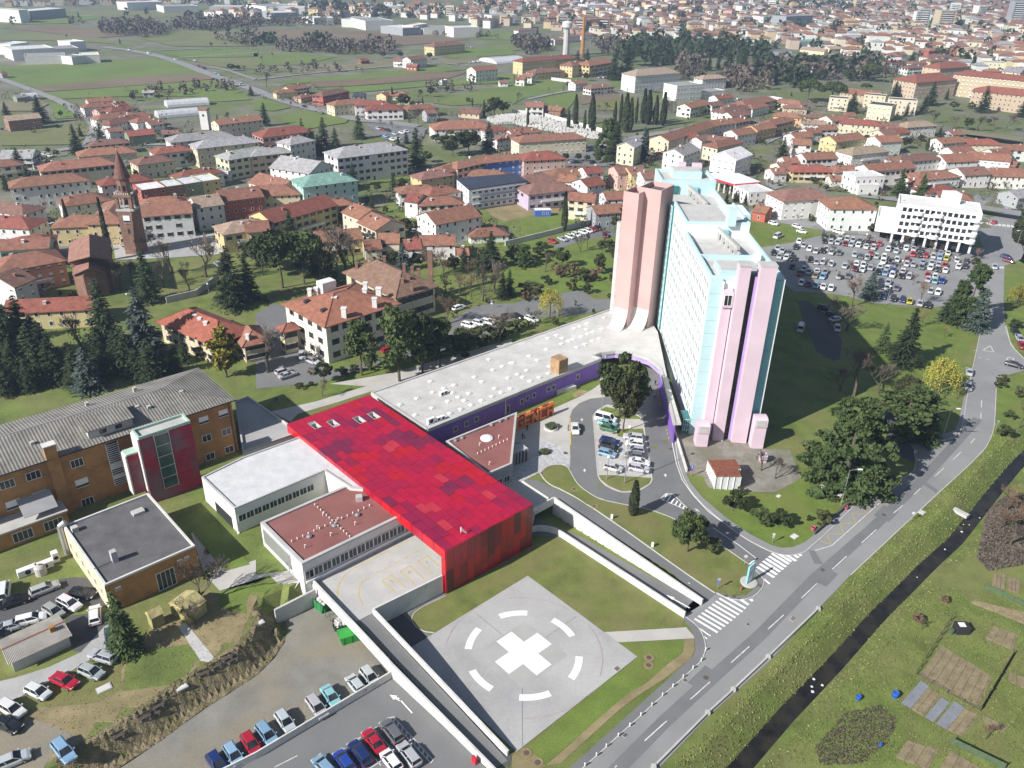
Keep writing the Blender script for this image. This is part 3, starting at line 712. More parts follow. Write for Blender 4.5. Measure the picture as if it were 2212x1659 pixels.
conc_wall('w',[Q('22',178,1075,3.95),Q('22',362,978,3.95)],[2.3,2.3],.35,cw)
lw=thing('ramp_wall',Q('22',430,1290,0),'low curved white wall between the helipad lawn and the underpass ramp','wall')
lwp=[Q('22',*p,1.3)for p in((165,1232),(230,1222),(310,1228),(380,1248),(430,1275))]+[Q('23',1500,312,1.3)]
conc_wall('w',lwp,[-.2]*6,.35,lw)
dk2=thing('drive_edge',Q('22',200,900,3),'white kerb beam along the courtyard deck edge by the upper drive','kerb')
conc_wall('w',[Q('22',90,836,3.3),Q('22',318,985,3.3)],[2.9,2.9],.3,dk2)
zdeck=lambda a,b_:np.full(np.shape(a),PL+.07)
def dline(pts,w=.16):
 for a,b_ in zip(pts,pts[1:]):
  p,q=G(*a,PL),G(*b_,PL);line(tuple(p),tuple(q),w,'paint_yellow',.012,zdeck,'deck_marking')
dd=lambda*q_:[(414.75+.4358*q_[i],1078.35+.4358*q_[i+1])for i in range(0,len(q_),2)]
dline(dd(720,500,722,450,735,410,760,375,800,345,1095,195));dline(dd(848,525,826,480,828,440,845,410,880,390))
for q_ in((905,370,935,355),(955,345,985,332),(1002,320,1030,308),(1050,295,1078,282),(1097,270,1122,258),(1142,247,1165,236)):dline(dd(*q_))
for(x,y)in((942,405),(1032,360),(1120,310)):dline(dd(x+70,y+60,x,y,x+48,y-28,x+118,y+36))
for q_ in((978,408,990,402,992,414,1004,408),(1068,365,1078,358,1075,368,1084,364),(1155,318,1165,310,1162,318,1172,315)):dline(dd(*q_),.14)
# ================================================================ platform surfaces between the hospital buildings
zplat=lambda a,b_:np.where(np.asarray(a)>-1e9,3.0*np.clip((pline_sd(np.asarray(a,float),np.asarray(b_,float),KERB)[0]-4)/34,0,1),0)
def atp(x,y):
 z=1.5
 for _ in range(12):
  p=G(x,y,z);d,s=_near(p.x,p.y,_K);z=.5*z+.5*(3*min(max((d-4)/34,0),1))
 return G(x,y,z)
drape('access_drive',[atp(*p)for p in TT('22',92,838,180,826,260,850,340,893,425,925,850,1183,1530,1668)+TT('23',1757,160,1650,245)+TT('22',1390,1640,330,985,310,985)],'asphalt',.06,zf=zplat,**S)
LSK=TT('22',240,770,300,712,400,693,480,713,515,780,560,860,640,930,760,1000,1000,1050,1190,1085,1400,1165,1700,1320,2000,1530,2050,1562)
LSB=TT('23',1755,150)+TT('22',1530,1659,850,1172,425,912,340,880,280,830)
drape('lawn_strip',[atp(*p)for p in LSK+ISL[::-1][1:]+LSB],'lawn',.09,zf=zplat,**S)
kerb('kerb',smooth([atp(*p)for p in LSK],1),.18,.13,zf=lambda i,p:float(zplat(p.x,p.y)),**S)
kerb('kerb',smooth([atp(*p)for p in[LSK[0]]+LSB[::-1]],1),.18,.13,zf=lambda i,p:float(zplat(p.x,p.y)),**S)
drape('underpass_ramp',[G(*p,0)for p in TT('22',178,1150,600,1320,1190,1659)+TT('23',1645,245,1500,335)+TT('22',900,1640,430,1330,178,1300)],'asphalt',.05,zf=lambda a,b_:np.zeros(np.shape(a)),**S)
drapepx('plaza',TT('22',-120,520,-60,440,30,400,350,270,355,215,590,108,750,0)+[(1297,812),(1313,812)]+TT('22',830,112,680,128,580,168,520,228,498,300,505,640,500,720,400,693,300,712,240,765,100,838,-60,880),'paving',.05,**S)
drapepx('pebble_bed',TT('22',240,500,330,505,440,550,490,610,503,660,500,722,470,705,400,690,300,710,240,762,100,836,-30,850,-30,720,130,660,235,620),'pebbles',.065,**S)
drapepx('entrance_lawn',TT('22',45,290,45,240,380,105,590,20,690,-20,770,-30,760,0,700,45,590,105,355,195),'lawn_fresh',.07,**S)
drapepx('bare_patch',TT('22',520,90,590,50,650,60,620,95,540,120),'dry_soil',.08,**S)
drapepx('parking_island',TT('22',700,282,730,235,800,190,830,180,1000,230,1120,290,1135,320,1152,460,1217,820,1195,870,1090,930,950,942,830,893,762,835,740,785),'paving',.08,**S)
kerb('kerb',smooth([at(*p)for p in TT('22',700,282,730,235,800,190,830,180,1000,230,1120,290,1135,320,1152,460,1217,820,1195,870,1090,930,950,942,830,893,762,835,740,785)],1),.16,.13,closed=True,**S)
drapepx('island_lawn',TT('22',712,280,740,240,810,200,1000,240,1105,290,1108,305,720,302),'lawn_fresh',.12,**S)
drapepx('island_lawn',TT('22',905,392,1130,390,1145,455,965,462,912,455),'lawn_fresh',.12,**S)
drapepx('island_lawn',TT('22',750,790,1205,815,1185,862,1085,920,950,932,835,884,770,830),'lawn',.12,**S)
drapepx('pebble_strip',TT('22',910,462,955,462,1000,790,945,790,930,660),'pebbles',.11,**S)
for k in range(8):line(T('22',712+6*k,420+52*k),T('22',905+8*k,425+52*k),.1,'paint_worn',.1)
for k in range(4):line(T('22',715,318+38*k),T('22',900,322+38*k),.1,'paint_yellow',.1)
drapepx('terrace_lawn',[(590,1326),(500,1268),(470,1290),(455,1275),(400,1300),(330,1345),(300,1400),(180,1480),(60,1545),(20,1600),(80,1660),(200,1640),(330,1575),(470,1480),(570,1410),(600,1365)],'dry_soil',.03,**S)
drapepx('lawn',TT('13',0,30,120,0,260,215,160,290,80,360,0,330)+TT('03',2130,330,1890,270,1900,130),'lawn_fresh',.05,**S)
drapepx('lawn',TT('03',560,900,700,760,1010,640,1100,700,1040,830,1050,980,800,1100,400,1140,330,1110),'lawn',.05,**S)
drapepx('lawn',TT('03',1100,720,1300,640,1620,590,1720,700,1780,830,1560,930,1050,1000),'grass',.045,**S)
drapepx('footpath',TT('03',1540,440,1600,400,1880,740,1790,830),'concrete',.06,**S)
drapepx('service_drive',TT('03',-80,930,130,880,420,790,700,660,900,440,970,400,980,460,930,640,700,770,560,860,330,960,150,1060,-80,1130),'pad_concrete',.05,**S)
drapepx('car_park_asphalt',TT('03',-120,560,0,470,200,420,560,340,640,250,890,260,960,310,950,400,700,660,640,650,560,350)+TT('03',940,300,790,20,640,10,500,30,100,230,-120,240),'asphalt_dark',.04,**S)
drapepx('gravel_lot',TT('03',-80,1330,300,1240,560,1330,700,1420,930,1480,600,1659,400,1800,-80,1800),'gravel',.04,**S)
drapepx('paved_path',TT('02',1650,1290,1700,1250,1990,1600,2212,1520)+TT('13',0,-10,410,-60,500,90,265,215,120,0,60,30,0,60)+TT('03',1900,130,1800,20)+TT('02',1760,1620),'paving',.05,**S)
drapepx('shaded_lawn',TT('02',1650,1270,1860,1190,2160,1560,1940,1620),'lawn_fresh',.07,**S)
drapepx('service_path',TT('11',640,1659,1200,1560,2212,1270,2212,1310,1250,1659)+TT('12',1010,60,700,160,360,260,300,330,130,240,520,150,950,20),'paving',.05,**S)
drapepx('garden_lawn',TT('12',-80,150,100,120,400,30,700,-60,1000,10,900,30,500,150,150,240)+TT('11',650,1620,1100,1480,1740,1370,2212,1150,2212,1260,1200,1550),'lawn_fresh',.045,**S)
drapepx('yard_asphalt',TT('11',0,1050,160,960,270,1010,400,1250,640,1540,1150,1440,1700,1190,1680,1110,1900,980,2212,960,2212,1140,1700,1370,1100,1470,640,1640,0,1700),'asphalt',.04,**S)
drapepx('yard_asphalt',TT('21',0,970,180,910,600,850,720,930,890,930,890,1000,600,1060,0,1100),'asphalt',.04,**S)
drapepx('garden_lawn',TT('21',-80,470,410,350,900,250,900,860,620,850,180,900,-80,960),'lawn_fresh',.035,**S)
drapepx('garden_lawn',TT('21',0,440,0,250,180,190,490,170,620,190,710,270,430,340),'lawn_fresh',.04,**S)
drapepx('building_site',TT('21',-60,0,150,60,420,110,400,190,180,200,-60,260)+TT('11',2060,220,1960,130),'dry_soil',.05,**S)
drapepx('yard_asphalt',TT('21',330,480,600,330,880,310,900,380,640,410,440,480),'asphalt',.05,**S)
drapepx('tower_lawn',TT('31',560,880,900,990,1420,1010,1850,1180,1700,1400,1640,1600,1300,1659,700,1200)+TT('32',1640,200,1480,470,1400,420,1200,0,900,-100),'lawn_fresh',.04,**S)
drapepx('tower_lawn',SWI[1:]+TT('32',800,860,280,800,60,950)+TT('22',1990,930,1700,900,1650,800,1500,770),'lawn_fresh',.05,**S)
drapepx('tower_terrace',TT('22',1400,400,1500,770,1650,800,1700,900,2000,930)+TT('32',60,940,290,815,190,570,-60,560)+TT('22',1900,420,1500,400),'old_paving',.06,**S)
drapepx('rear_drive',TT('31',250,940,360,950,480,1050,560,1160,640,1290,620,1450,560,1460,420,1380,340,1200),'asphalt_dark',.05,**S)
drapepx('car_park_asphalt',TT('31',-60,480,200,440,480,370,760,370,1000,400,1660,470,1900,480,2000,600,1960,900,1430,1000,900,960,560,880,230,860,0,700),'asphalt_pale',.04,**S)
drapepx('road',TT('31',-100,230,500,340,980,390,1660,480,1660,450,1000,365,560,300,0,180,-100,150),'asphalt_pale',.055,**S)
drapepx('verge',TT('31',-100,460,200,420,380,370,380,340,0,280,-100,260),'lawn_fresh',.05,**S)
drapepx('verge',TT('31',2050,680,2230,680,2230,1400,2110,1310,2060,1150),'lawn_fresh',.05,**S)
drapepx('verge',[(2152,838),(2160,818),(2260,800),(2260,940),(2200,990),(2124,980),(2144,942),(2149,912)],'lawn_fresh',.03,**S)
# ================================================================ purple entrance building
ZP=8.2
purp=thing('purple_hall',G(923,925,3),'long low purple hall with pale gravel roof and rows of square skylights','building')
pr=[(923,925.75),(1297.4,773),(1279.7,767),(1297.4,760.5),(1328.8,756.6),(1368,761.3),(1403.3,773),(1426.8,792.6),(1436,825),(1447,870),(1457,912),(1472,912),(1441,810),(1421,715),(1405,690),(1340,655),(1327,664.75),(803,847)]
PR=[G(*p,ZP).to_2d()for p in pr]
M('purple',(.20,.10,.44),.1,.3,rough=.8,hue=(.25,.14,.48),hfac=.6);M('purple_pale',(.42,.30,.58),.08,.4,rough=.8)
mb=MB();mb.prism(xy(PR),ZP-.75,ZP-.25,bottom=True);mb.build('roof','roof_gravel',purp)
edge=[PR[17]]+PR[0:11]
for k,(a,b_)in enumerate(zip(edge[:-1],edge[1:])):
 c0=cen(PR)if k!=2 else G(1240,740,ZP).to_2d()
 d=(b_-a).normalized();nv=Vector((d.y,-d.x))*.25
 mb=MB();mb.prism(xy([a+nv,b_+nv,b_-nv,a-nv]),ZP-.8,ZP);mb.build('parapet','concrete',purp)
d=(PR[16]-PR[17]).normalized();nv=Vector((d.y,-d.x))*.25
mb=MB();mb.prism(xy([PR[17]+nv,PR[16]+nv,PR[16]-nv,PR[17]-nv]),ZP-.8,ZP-.02);mb.build('parapet','concrete',purp)
def pwall(a,b_,z0,z1,mat,th=.4,name='wall',side=1):
 d=(b_-a).normalized();nv=Vector((d.y,-d.x))*th*side
 mb=MB();mb.prism(xy([a,b_,b_-nv,a-nv]),z0,z1);return mb.build(name,mat,purp)
pwall(PR[0],PR[1],2.8,ZP-.3,'purple');pwall(PR[17],PR[0],2.8,ZP-.3,'white_render');pwall(PR[16],PR[17],2.8,ZP-.3,'white_render');pwall(PR[1],PR[2],2.8,ZP-.3,'purple')
for a,b_ in zip(PR[3:9],PR[4:10]):pwall(a,b_,ZP-2.1,ZP-.3,'purple_pale',.3,'fascia')
pwall(PR[2],PR[3],ZP-2.1,ZP-.3,'purple_pale',.3,'fascia')
pwall(PR[8],PR[10],2.6,ZP-.3,'purple',.3);pwall(PR[7],PR[8],2.6,ZP-2.1,'purple',.3)
q0,q1=PR[17],PR[16];dv=(q1-q0).normalized();nin=Vector((dv.y,-dv.x))
if nin.dot(PR[0]-q0)<0:nin=-nin
pwall(q0+nin*12+dv*40,q0+nin*12+dv*86,2.8,ZP-.6,'dark',.3,'canopy_shade_wall')  # near-black colour puts the shade under the canopy into this wall
def on_wall(tile,x,y,a,b_):
 r_=ray(*T(tile,x,y));n2=Vector((b_-a).yx);n2=Vector((n2.x,-n2.y));t=n2.dot(a)/n2.dot(r_.to_2d())if abs(n2.dot(r_.to_2d()))>1e-9 else 0
 return Vector((r_.x*t,r_.y*t,HC+r_.z*t))
nvp=outn(PR[0],PR[1],cen(PR))
M('purple_frame',(.45,.42,.52),.05,1)
def framed(par,p,nv,w,h,frame,t=.22):
 mb=MB()
 mb.box(-w/2,-.05,-h/2,w/2,.04,h/2,1)
 mb.box(-w/2-t,-.05,-h/2-t,w/2+t,.1,-h/2,0);mb.box(-w/2-t,-.05,h/2,w/2+t,.1,h/2+t,0)
 mb.box(-w/2-t,-.05,-h/2,-w/2,.1,h/2,0);mb.box(w/2,-.05,-h/2,w/2+t,.1,h/2,0)
 link('window',mb.mesh('window',[frame,'glass']),par,wmat(p,nv))
for t_,x,y,w,h in[('12',1723,390,.8,.9),('12',1818,345,.8,.95),('12',1905,305,.8,.95),('22',85,150,.8,.95),('22',133,123,.8,.95),('22',190,97,.8,.95),('22',315,45,.8,.95),('22',358,27,.8,.95),('21',567,1598,.8,1.0)]:
 framed(purp,on_wall(t_,x,y,PR[0],PR[1]),nvp,w,h,'purple_frame')
p=on_wall('12',2178,215,PR[0],PR[1]);link('door',winmesh(1.0,2.2),purp,wmat((p.x,p.y,p.z-1.2),nvp))
p=on_wall('12',2155,200,PR[0],PR[1]);mb=MB();mb.tube((p.x,p.y,3),(p.x,p.y,ZP),.08);mb.build('downpipe','white',purp)
a,b_=PR[3],PR[4];nv=outn(a,b_,G(1340,700,ZP).to_2d());c0=lerp(a,b_,.25)
mh=wmat((c0.x,c0.y,ZP-1.75),nv)
mb=MB()
for x in(-.55,.3):mb.box(x,0,0,x+.28,.12,1.35)
mb.box(-.27,0,.55,.3,.12,.8);mb.box(-.75,-.02,-.12,.78,.05,1.5,1);link('hospital_mark',mb.mesh('hospital_mark',['white','obj_paint']),purp,mh,col=(.25,.42,.62))
def text_obj(txt,size,mat,par,mw,name='lettering',ext=.02):
 cu=bpy.data.curves.new('txt','FONT');cu.body=txt;cu.size=size;cu.extrude=ext;cu.align_x='CENTER'
 ob=bpy.data.objects.new('txt',cu);C.objects.link(ob)
 dg=bpy.context.evaluated_depsgraph_get();me=bpy.data.meshes.new_from_object(ob.evaluated_get(dg));bpy.data.objects.remove(ob);bpy.data.curves.remove(cu)
 me.materials.clear();me.materials.append(MATS[mat]);return link(name,me,par,mw)
def textmat(p,nv,pitch=math.pi/2):
 return wmat(p,nv)@Matrix.Rotation(math.pi,4,'Z')@Matrix.Rotation(pitch,4,'X')
M('letter_blue',(.30,.42,.66),.05,1)
for k,tx in enumerate(['SPLOŠNA','BOLNIŠNICA','"DR. FRANCA','DERGANCA"']):
 a,b_=PR[4+k//1]if 4+k<8 else PR[7],PR[5+k]if 5+k<9 else PR[8]
 nv=outn(a,b_,G(1340,700,ZP).to_2d()if k<3 else G(1500,740,ZP).to_2d());c0=(a+b_)/2+nv*.05
 text_obj(tx,.62,'letter_blue',purp,textmat((c0.x,c0.y,ZP-1.4),nv))
mb=MB();mb.box(-.52,-.52,0,.52,.52,.16);V=[(-.47,-.47,.16),(.47,-.47,.16),(.47,.47,.16),(-.47,.47,.16),(-.26,-.26,.34),(.26,-.26,.34),(.26,.26,.34),(-.26,.26,.34)]
mb.add(V,[(0,1,5,4),(1,2,6,5),(2,3,7,6),(3,0,4,7),(4,5,6,7)]);skm=mb.mesh('skylight','white_render')
ang=math.atan2(dv.y,dv.x)
SK=[('12',p)for p in((1248,172),(1392,118),(1530,65),(1625,30),(1700,68),(1715,2),(1843,73),(1752,106),(1662,143),(1803,136),(1862,174),(1522,200),(1772,211),(1678,248),(1952,135),(2040,100),(2122,66),(2065,32),(1378,260),(2200,33))]+[('21',p)for p in((10,1470),(152,1410),(220,1445),(300,1355),(385,1232),(312,1258),(428,1306),(436,1258),(492,1281),(530,1267),(540,1172),(588,1155),(650,1132),(643,1180),(600,1243),(656,1220),(700,1203),(630,1308),(558,1335),(695,1280),(752,1260),(776,1178),(798,1080),(325,1500),(128,1536),(50,1568),(95,1594),(160,1626),(238,1594),(316,1560))]+[('11',p)for p in((2015,1440),(2050,1530),(1890,1592),(1955,1632),(1510,1630),(2180,1600),(2130,1500),(2205,1470))]
for t_,p in SK:
 g=G(*T(t_,*p),ZP);local('skylight',skm,purp,None);o=purp.children[-1]if False else bpy.context.scene.collection.objects[-1]
 o.matrix_parent_inverse=WM[purp].inverted();o.matrix_basis=TR(g.x,g.y,ZP-.25,ang)
g0=G(*T('21',405,1545),ZP);ux=dv
lan=rbox(purp,'roof_lantern',g0.to_2d(),ux,2.9,2.9,ZP-.25,ZP+3.6,'wood')
vy=Vector((-ux.y,ux.x))
for k in range(9):
 for sgn,(e1,e2)in enumerate(((ux,vy),(-ux,vy),(vy,ux),(-vy,ux))):
  c_=g0.to_2d()+e1*1.47;z=ZP+1.2+k*.26
  mb=MB();mb.obox((c_.x,c_.y,z),Vector((e1.x,e1.y,0))*.03,Vector((e2.x,e2.y,0))*1.45,(0,0,.07));mb.build('slat','wood',lan)
mb=MB();P=[g0.to_2d()+ux*a*1.5+vy*b_*1.5 for a,b_ in((-1,-1),(1,-1),(1,1),(-1,1))];Qi=[g0.to_2d()+ux*a*.7+vy*b_*.7 for a,b_ in((-1,-1),(1,-1),(1,1),(-1,1))]
for i in range(4):j=(i+1)%4;mb.add([(P[i].x,P[i].y,ZP+3.62),(P[j].x,P[j].y,ZP+3.62),(Qi[j].x,Qi[j].y,ZP+2.9),(Qi[i].x,Qi[i].y,ZP+2.9)],[(0,1,2,3)])
mb.build('lantern_hopper','concrete',lan)
def ac_unit(p,ang_,lab,w=1.0,d_=.5,h=.9,par=None):
 o=thing('air_conditioner',p,lab,'air conditioner',rz=ang_)
 mb=MB();mb.box(-w/2,-d_/2,.1,w/2,d_/2,h);local('casing',mb.mesh('casing','white'),o)
 mb=MB();mb.tube((0,-d_/2-.03,h/2+.05),(0,-d_/2+.02,h/2+.05),min(w,h)*.36,n=14);local('fan',mb.mesh('fan','dark'),o)
 mb=MB();mb.box(-w/2,-d_/2,0,-w/2+.1,d_/2,.1);mb.box(w/2-.1,-d_/2,0,w/2,d_/2,.1);local('feet',mb.mesh('feet','grey_metal'),o)
for t_,x,y,w,lb in(('12',1510,340,1.7,'large white air conditioner on the corner of the hall roof'),('12',1572,318,.9,'small air conditioner second from the roof corner'),('12',1610,305,.9,'small air conditioner third from the roof corner'),('12',1635,85,.9,'taller of two air conditioners in the middle of the hall roof'),('12',1605,98,.9,'lower of two air conditioners in the middle of the hall roof')):
 ac_unit(G(*T(t_,x,y),ZP-.25),ang,lb,w=w,h=1.3 if w>1 else.9,d_=.7)
o=thing('concrete_block',at(*T('22',470,75)),'long pale concrete ventilation block on the grass before the purple wall','block')
a,b_=at(*T('22',390,100)).to_2d(),at(*T('22',555,50)).to_2d();d=(b_-a).normalized();n_=Vector((-d.y,d.x))
mb=MB();mb.prism(xy([a,b_,b_+n_*1.6,a+n_*1.6]),2.9,4.1);mb.build('body','concrete',o);mb=MB();mb.prism(xy(inset([a,b_,b_+n_*1.6,a+n_*1.6],.12)),4.1,4.14);mb.build('top','wall_concrete',o)
# ================================================================ tower
tw=thing('hospital_tower',(47,198,3),'tall pale aqua and pink hospital tower with slotted facade','building')
M('aqua',(.46,.64,.67),.08,.12,rough=.8,fine=.04,fscale=1.5,hue=(.52,.66,.68),hfac=.6);M('aqua_pale',(.70,.77,.77),.06,.12,rough=.8,fine=.03,fscale=1.5);M('aqua_deep',(.22,.50,.56),.08,.2,rough=.6)
M('pink',(.50,.315,.30),.08,.15,rough=.85,hue=(.54,.36,.345),hfac=.6);M('pink_lilac',(.62,.485,.555),.07,.2,rough=.85);M('teal_glass',(.02,.16,.16),.3,.6,rough=.15)
X0,X1=39.7,54.6
secs=[(157.4,170.5,38.8,40.0),(170.5,187.2,38.4,40.0),(187.2,204.2,41.6,42.3),(204.2,225.5,38.4,40.0),(225.5,238.2,41.6,42.4)]
for k,(ya,yb,zr,zp)in enumerate(secs):
 mb=MB();mb.prism([(X0,ya),(X1,ya),(X1,yb),(X0,yb)],0,zr,bottom=False);mb.build('wall','aqua_pale' if k<3 else 'aqua',tw)
 mb=MB();mb.box(X0+.45,ya+.1,zr,X1-.45,yb-.1,zr+.08);mb.build('roof','roof_gravel',tw)
 mb=MB();mb.box(X0-.04,ya,zr-.004,X0+.45,yb,zp);mb.build('parapet','aqua',tw)
 mb=MB();mb.box(X1-.45,ya,zr-.004,X1+.04,yb,zp);mb.build('parapet','aqua',tw)
 mb=MB();mb.box(X0+.451,ya+.002,zr-.003,X1-.451,ya+.45,zp if zr<41 else zp-.02);mb.build('parapet','aqua',tw)
mb=MB();mb.box(X0+.451,237.75,41.55,X1-.451,238.19,42.4);mb.build('parapet','aqua',tw)
sw=winmesh(.42,1.25,'slot')
for fl in range(11):
 z=6.9+fl*2.98
 for k in range(25):
  y=159.3+k*1.73+(.33 if k%2 else-.05)
  link('window',sw,tw,wmat((X0-.005,y,z),(-1,0)))
for fl in range(12):
 mb=MB();mb.box(X0-.03,157.5,5.4+fl*2.98,X0-.002,203.2,5.45+fl*2.98);mb.build('panel_joint','aqua_deep',tw)
mb=MB();mb.box(X0-.5,203.2,7.5,X0-.01,207,41.2);g_=mb.build('glazing','teal_glass',tw)
for k in range(17):mb=MB();mb.box(X0-.6,203.1,8+k*2.05,X0-.45,207.05,8.16+k*2.05);mb.build('transom','aqua',g_)
for k in range(4):mb=MB();mb.box(X0-.62,203.1+k*1.25,7.5,X0-.46,203.24+k*1.25,41.3);mb.build('mullion','aqua',g_)
mb=MB();mb.box(X0+.002,156.9,1.5,42.2,157.39,39.6);mb.build('end_panel','aqua',tw)
for fl in range(12):mb=MB();mb.box(X0+.03,156.86,3.6+fl*2.98,42.18,156.9,3.66+fl*2.98);mb.build('panel_joint','aqua_deep',tw)
mb=MB();mb.box(42.2,156.6,1.5,42.45,157.39,39.0);mb.build('trim','white',tw)
mb=MB();mb.box(42.45,156.3,1.5,44.4,157.39,37.4);mb.build('end_panel','pink_lilac',tw)
mb=MB();mb.box(44.4,156.5,1.5,44.62,157.39,37.4);mb.build('trim','shutter_paint',tw)
mb=MB();mb.box(44.62,155.0,1.5,46.9,157.38,43.0);mb.build('shaft','pink_lilac',tw)
mb=MB();mb.box(48.75,154.9,1.5,52.05,157.38,43.0);mb.build('shaft','pink_lilac',tw)
for a,b_ in((44.62,46.9),(48.75,52.05)):mb=MB();mb.box(a-.08,154.85,43.0,b_+.08,157.6,43.35);mb.build('shaft_cap','concrete',tw)
mb=MB();mb.box(46.9,156.2,1.5,48.75,157.38,41.0);gl=mb.build('glazing','glass',tw)
for k in range(26):mb=MB();mb.box(46.95,156.1,3.2+k*1.49,48.35,156.2,3.35+k*1.49);mb.build('transom','shutter_paint',gl)
mb=MB();mb.box(48.2,155.9,1.5,48.74,156.19,40.5);mb.build('mullion','purple_pale',gl)
mb=MB();mb.box(52.05,156.9,1.5,X1-.3,157.39,39.4);mb.build('end_panel','aqua_deep',tw)  # deeper aqua than the left panel: recess shade put into the colour
for fl in range(12):mb=MB();mb.box(52.08,156.86,3.6+fl*2.98,X1-.3,156.9,3.66+fl*2.98);mb.build('panel_joint','aqua',tw)
mb=MB();mb.box(X1-.3,156.7,1.5,X1+.05,157.39,39.8);mb.build('trim','aqua_pale',tw)
mb=MB();mb.box(42.2,160.2,38.85,50.5,166.5,40.2);mb.build('stair_house','aqua',tw)
mb=MB();mb.box(42.5,160.5,40.2,50.2,166.2,40.26);mb.build('stair_house_roof','roof_gravel',tw)
mb=MB();mb.box(42.35,155.8,33.8,44.5,156.3,37.0);wb=mb.build('window_box','pink_lilac',tw)
link('window',winmesh(1.6,2.4,'multi'),wb,wmat((43.42,155.79,34.2),(0,-1)))
mb=MB();mb.box(49.0,186.0,41.65,50.9,188.4,45.6);mb.build('chimney_box','aqua',tw)
mb=MB();mb.box(50.5,194.5,36,56.6,203.4,42.0);mb.build('side_wing','aqua',tw);mb=MB();mb.box(50.8,194.8,42.0,56.3,203.1,42.1);mb.build('side_wing_roof','aqua_pale',tw)
mb=MB();mb.box(43.5,230.2,41.65,51.5,236.3,43.6);mb.build('plant_room','aqua',tw);mb=MB();mb.box(43.8,230.5,43.6,51.2,236,43.7);mb.build('plant_room_roof','roof_gravel',tw)
mb=MB();mb.box(46.0,236.4,41.6,48,238,44.6);mb.build('lift_overrun','pink_lilac',tw);mb=MB();mb.box(50.0,236.4,41.6,52.6,238,44.4);mb.build('lift_overrun','pink_lilac',tw)
for ya,yb in((172.5,187.2),(207.5,225.4)):
 xa,xb=48.6,47.0
 mb=MB();mb.obox(((xa+xb)/2,(ya+yb)/2,40.9),((xb-xa)/2,(yb-ya)/2,0),(.35,.03,0),(0,0,.4));bm=mb.build('roof_beam','concrete',tw)
 for k in range(5):
  t=(k+.5)/5;mb=MB();mb.box(lerp(xa,xb,t)-.3,lerp(ya,yb,t)-.35,38.45,lerp(xa,xb,t)+.3,lerp(ya,yb,t)+.35,40.52);mb.build('pier','concrete',bm)
 mb=MB();mb.box(47.6,yb-.6,38.5,49.8,yb-.05,40.6);mb.build('roof_door','aqua_deep',tw)
mb=MB();mb.box(40.3,225.0,38.6,44.5,225.48,40.8);mb.build('roof_windows','teal_glass',tw)
mb=MB();mb.box(51.3,169.2,38.9,52.8,170.3,40.6);mb.build('vent_box','aqua_pale',tw)
mb=MB();mb.box(X1,172,9,X1+1.3,176,13);mb.build('bay','aqua_pale',tw);link('window',winmesh(1.0,3.2,'multi'),tw,wmat((X1+.7,171.99,9.4),(0,-1)))
e1,g1=Vector((.83,-.558)),Vector((.558,.83))
for k,(P,w,dp,zt)in enumerate(((Vector((26.9,205.2)),4.25,6.5,44.3),(Vector((30.85,206.3)),6.15,7.5,45.2))):
 R4=[P,P+e1*w,P+e1*w+g1*dp,P+g1*dp]
 flat_block(tw,R4,3,zt,'pink','roof_gravel_dark',1.2,.3)
 N=9;V=[];wd=w
 for i in range(N+1):
  t=i/N;off=3.6*(1-math.cos(t*math.pi/2));z=13.0-5.0*math.sin(t*math.pi/2)
  for q in(P-g1*(off+.02)+e1*.15,P+e1*(wd-.1)-g1*(off+.02)):V.append((q.x,q.y,z))
 nb=len(V)
 for i in range(N+1):
  for q in(0,1):x_,y_,z_=V[i*2+q];V.append((x_+g1.x*.25,y_+g1.y*.25,z_-.12))
 F=[(i*2,i*2+1,i*2+3,i*2+2)for i in range(N)]+[(nb+i*2+2,nb+i*2+3,nb+i*2+1,nb+i*2)for i in range(N)]
 for q in(0,1):F+=[(i*2+q,i*2+2+q,nb+i*2+2+q,nb+i*2+q)for i in range(N)]
 mb=MB();mb.add(V,F);mb.sm=False;mb.build('flared_foot','wall_concrete',tw)
mb=MB();R4=[Vector((30.6,204.2))+q for q in(Vector((-.5,.9)),Vector((.9,.9)),e1*.6+g1*6,g1*6)];mb.prism(xy(R4),3,43.4);mb.build('shaft_recess','pink',tw)
mb=MB();mb.tube((27.8,213,3),(27.8,213,34),1.0,n=10);mb.build('flue','kerb',tw)
mb=MB();mb.box(38.0,156.9,2.5,X0-.03,161,6.6);cs=mb.build('glass_porch','teal_glass',tw)
for k in range(4):mb=MB();mb.box(38.0+.5*k,156.8,2.5,38.07+.5*k,156.9,6.7);mb.build('mullion','aqua',cs)
for k in range(4):mb=MB();mb.box(37.95,156.78,2.6+1.3*k,X0,156.88,2.7+1.3*k);mb.build('transom','aqua',cs)
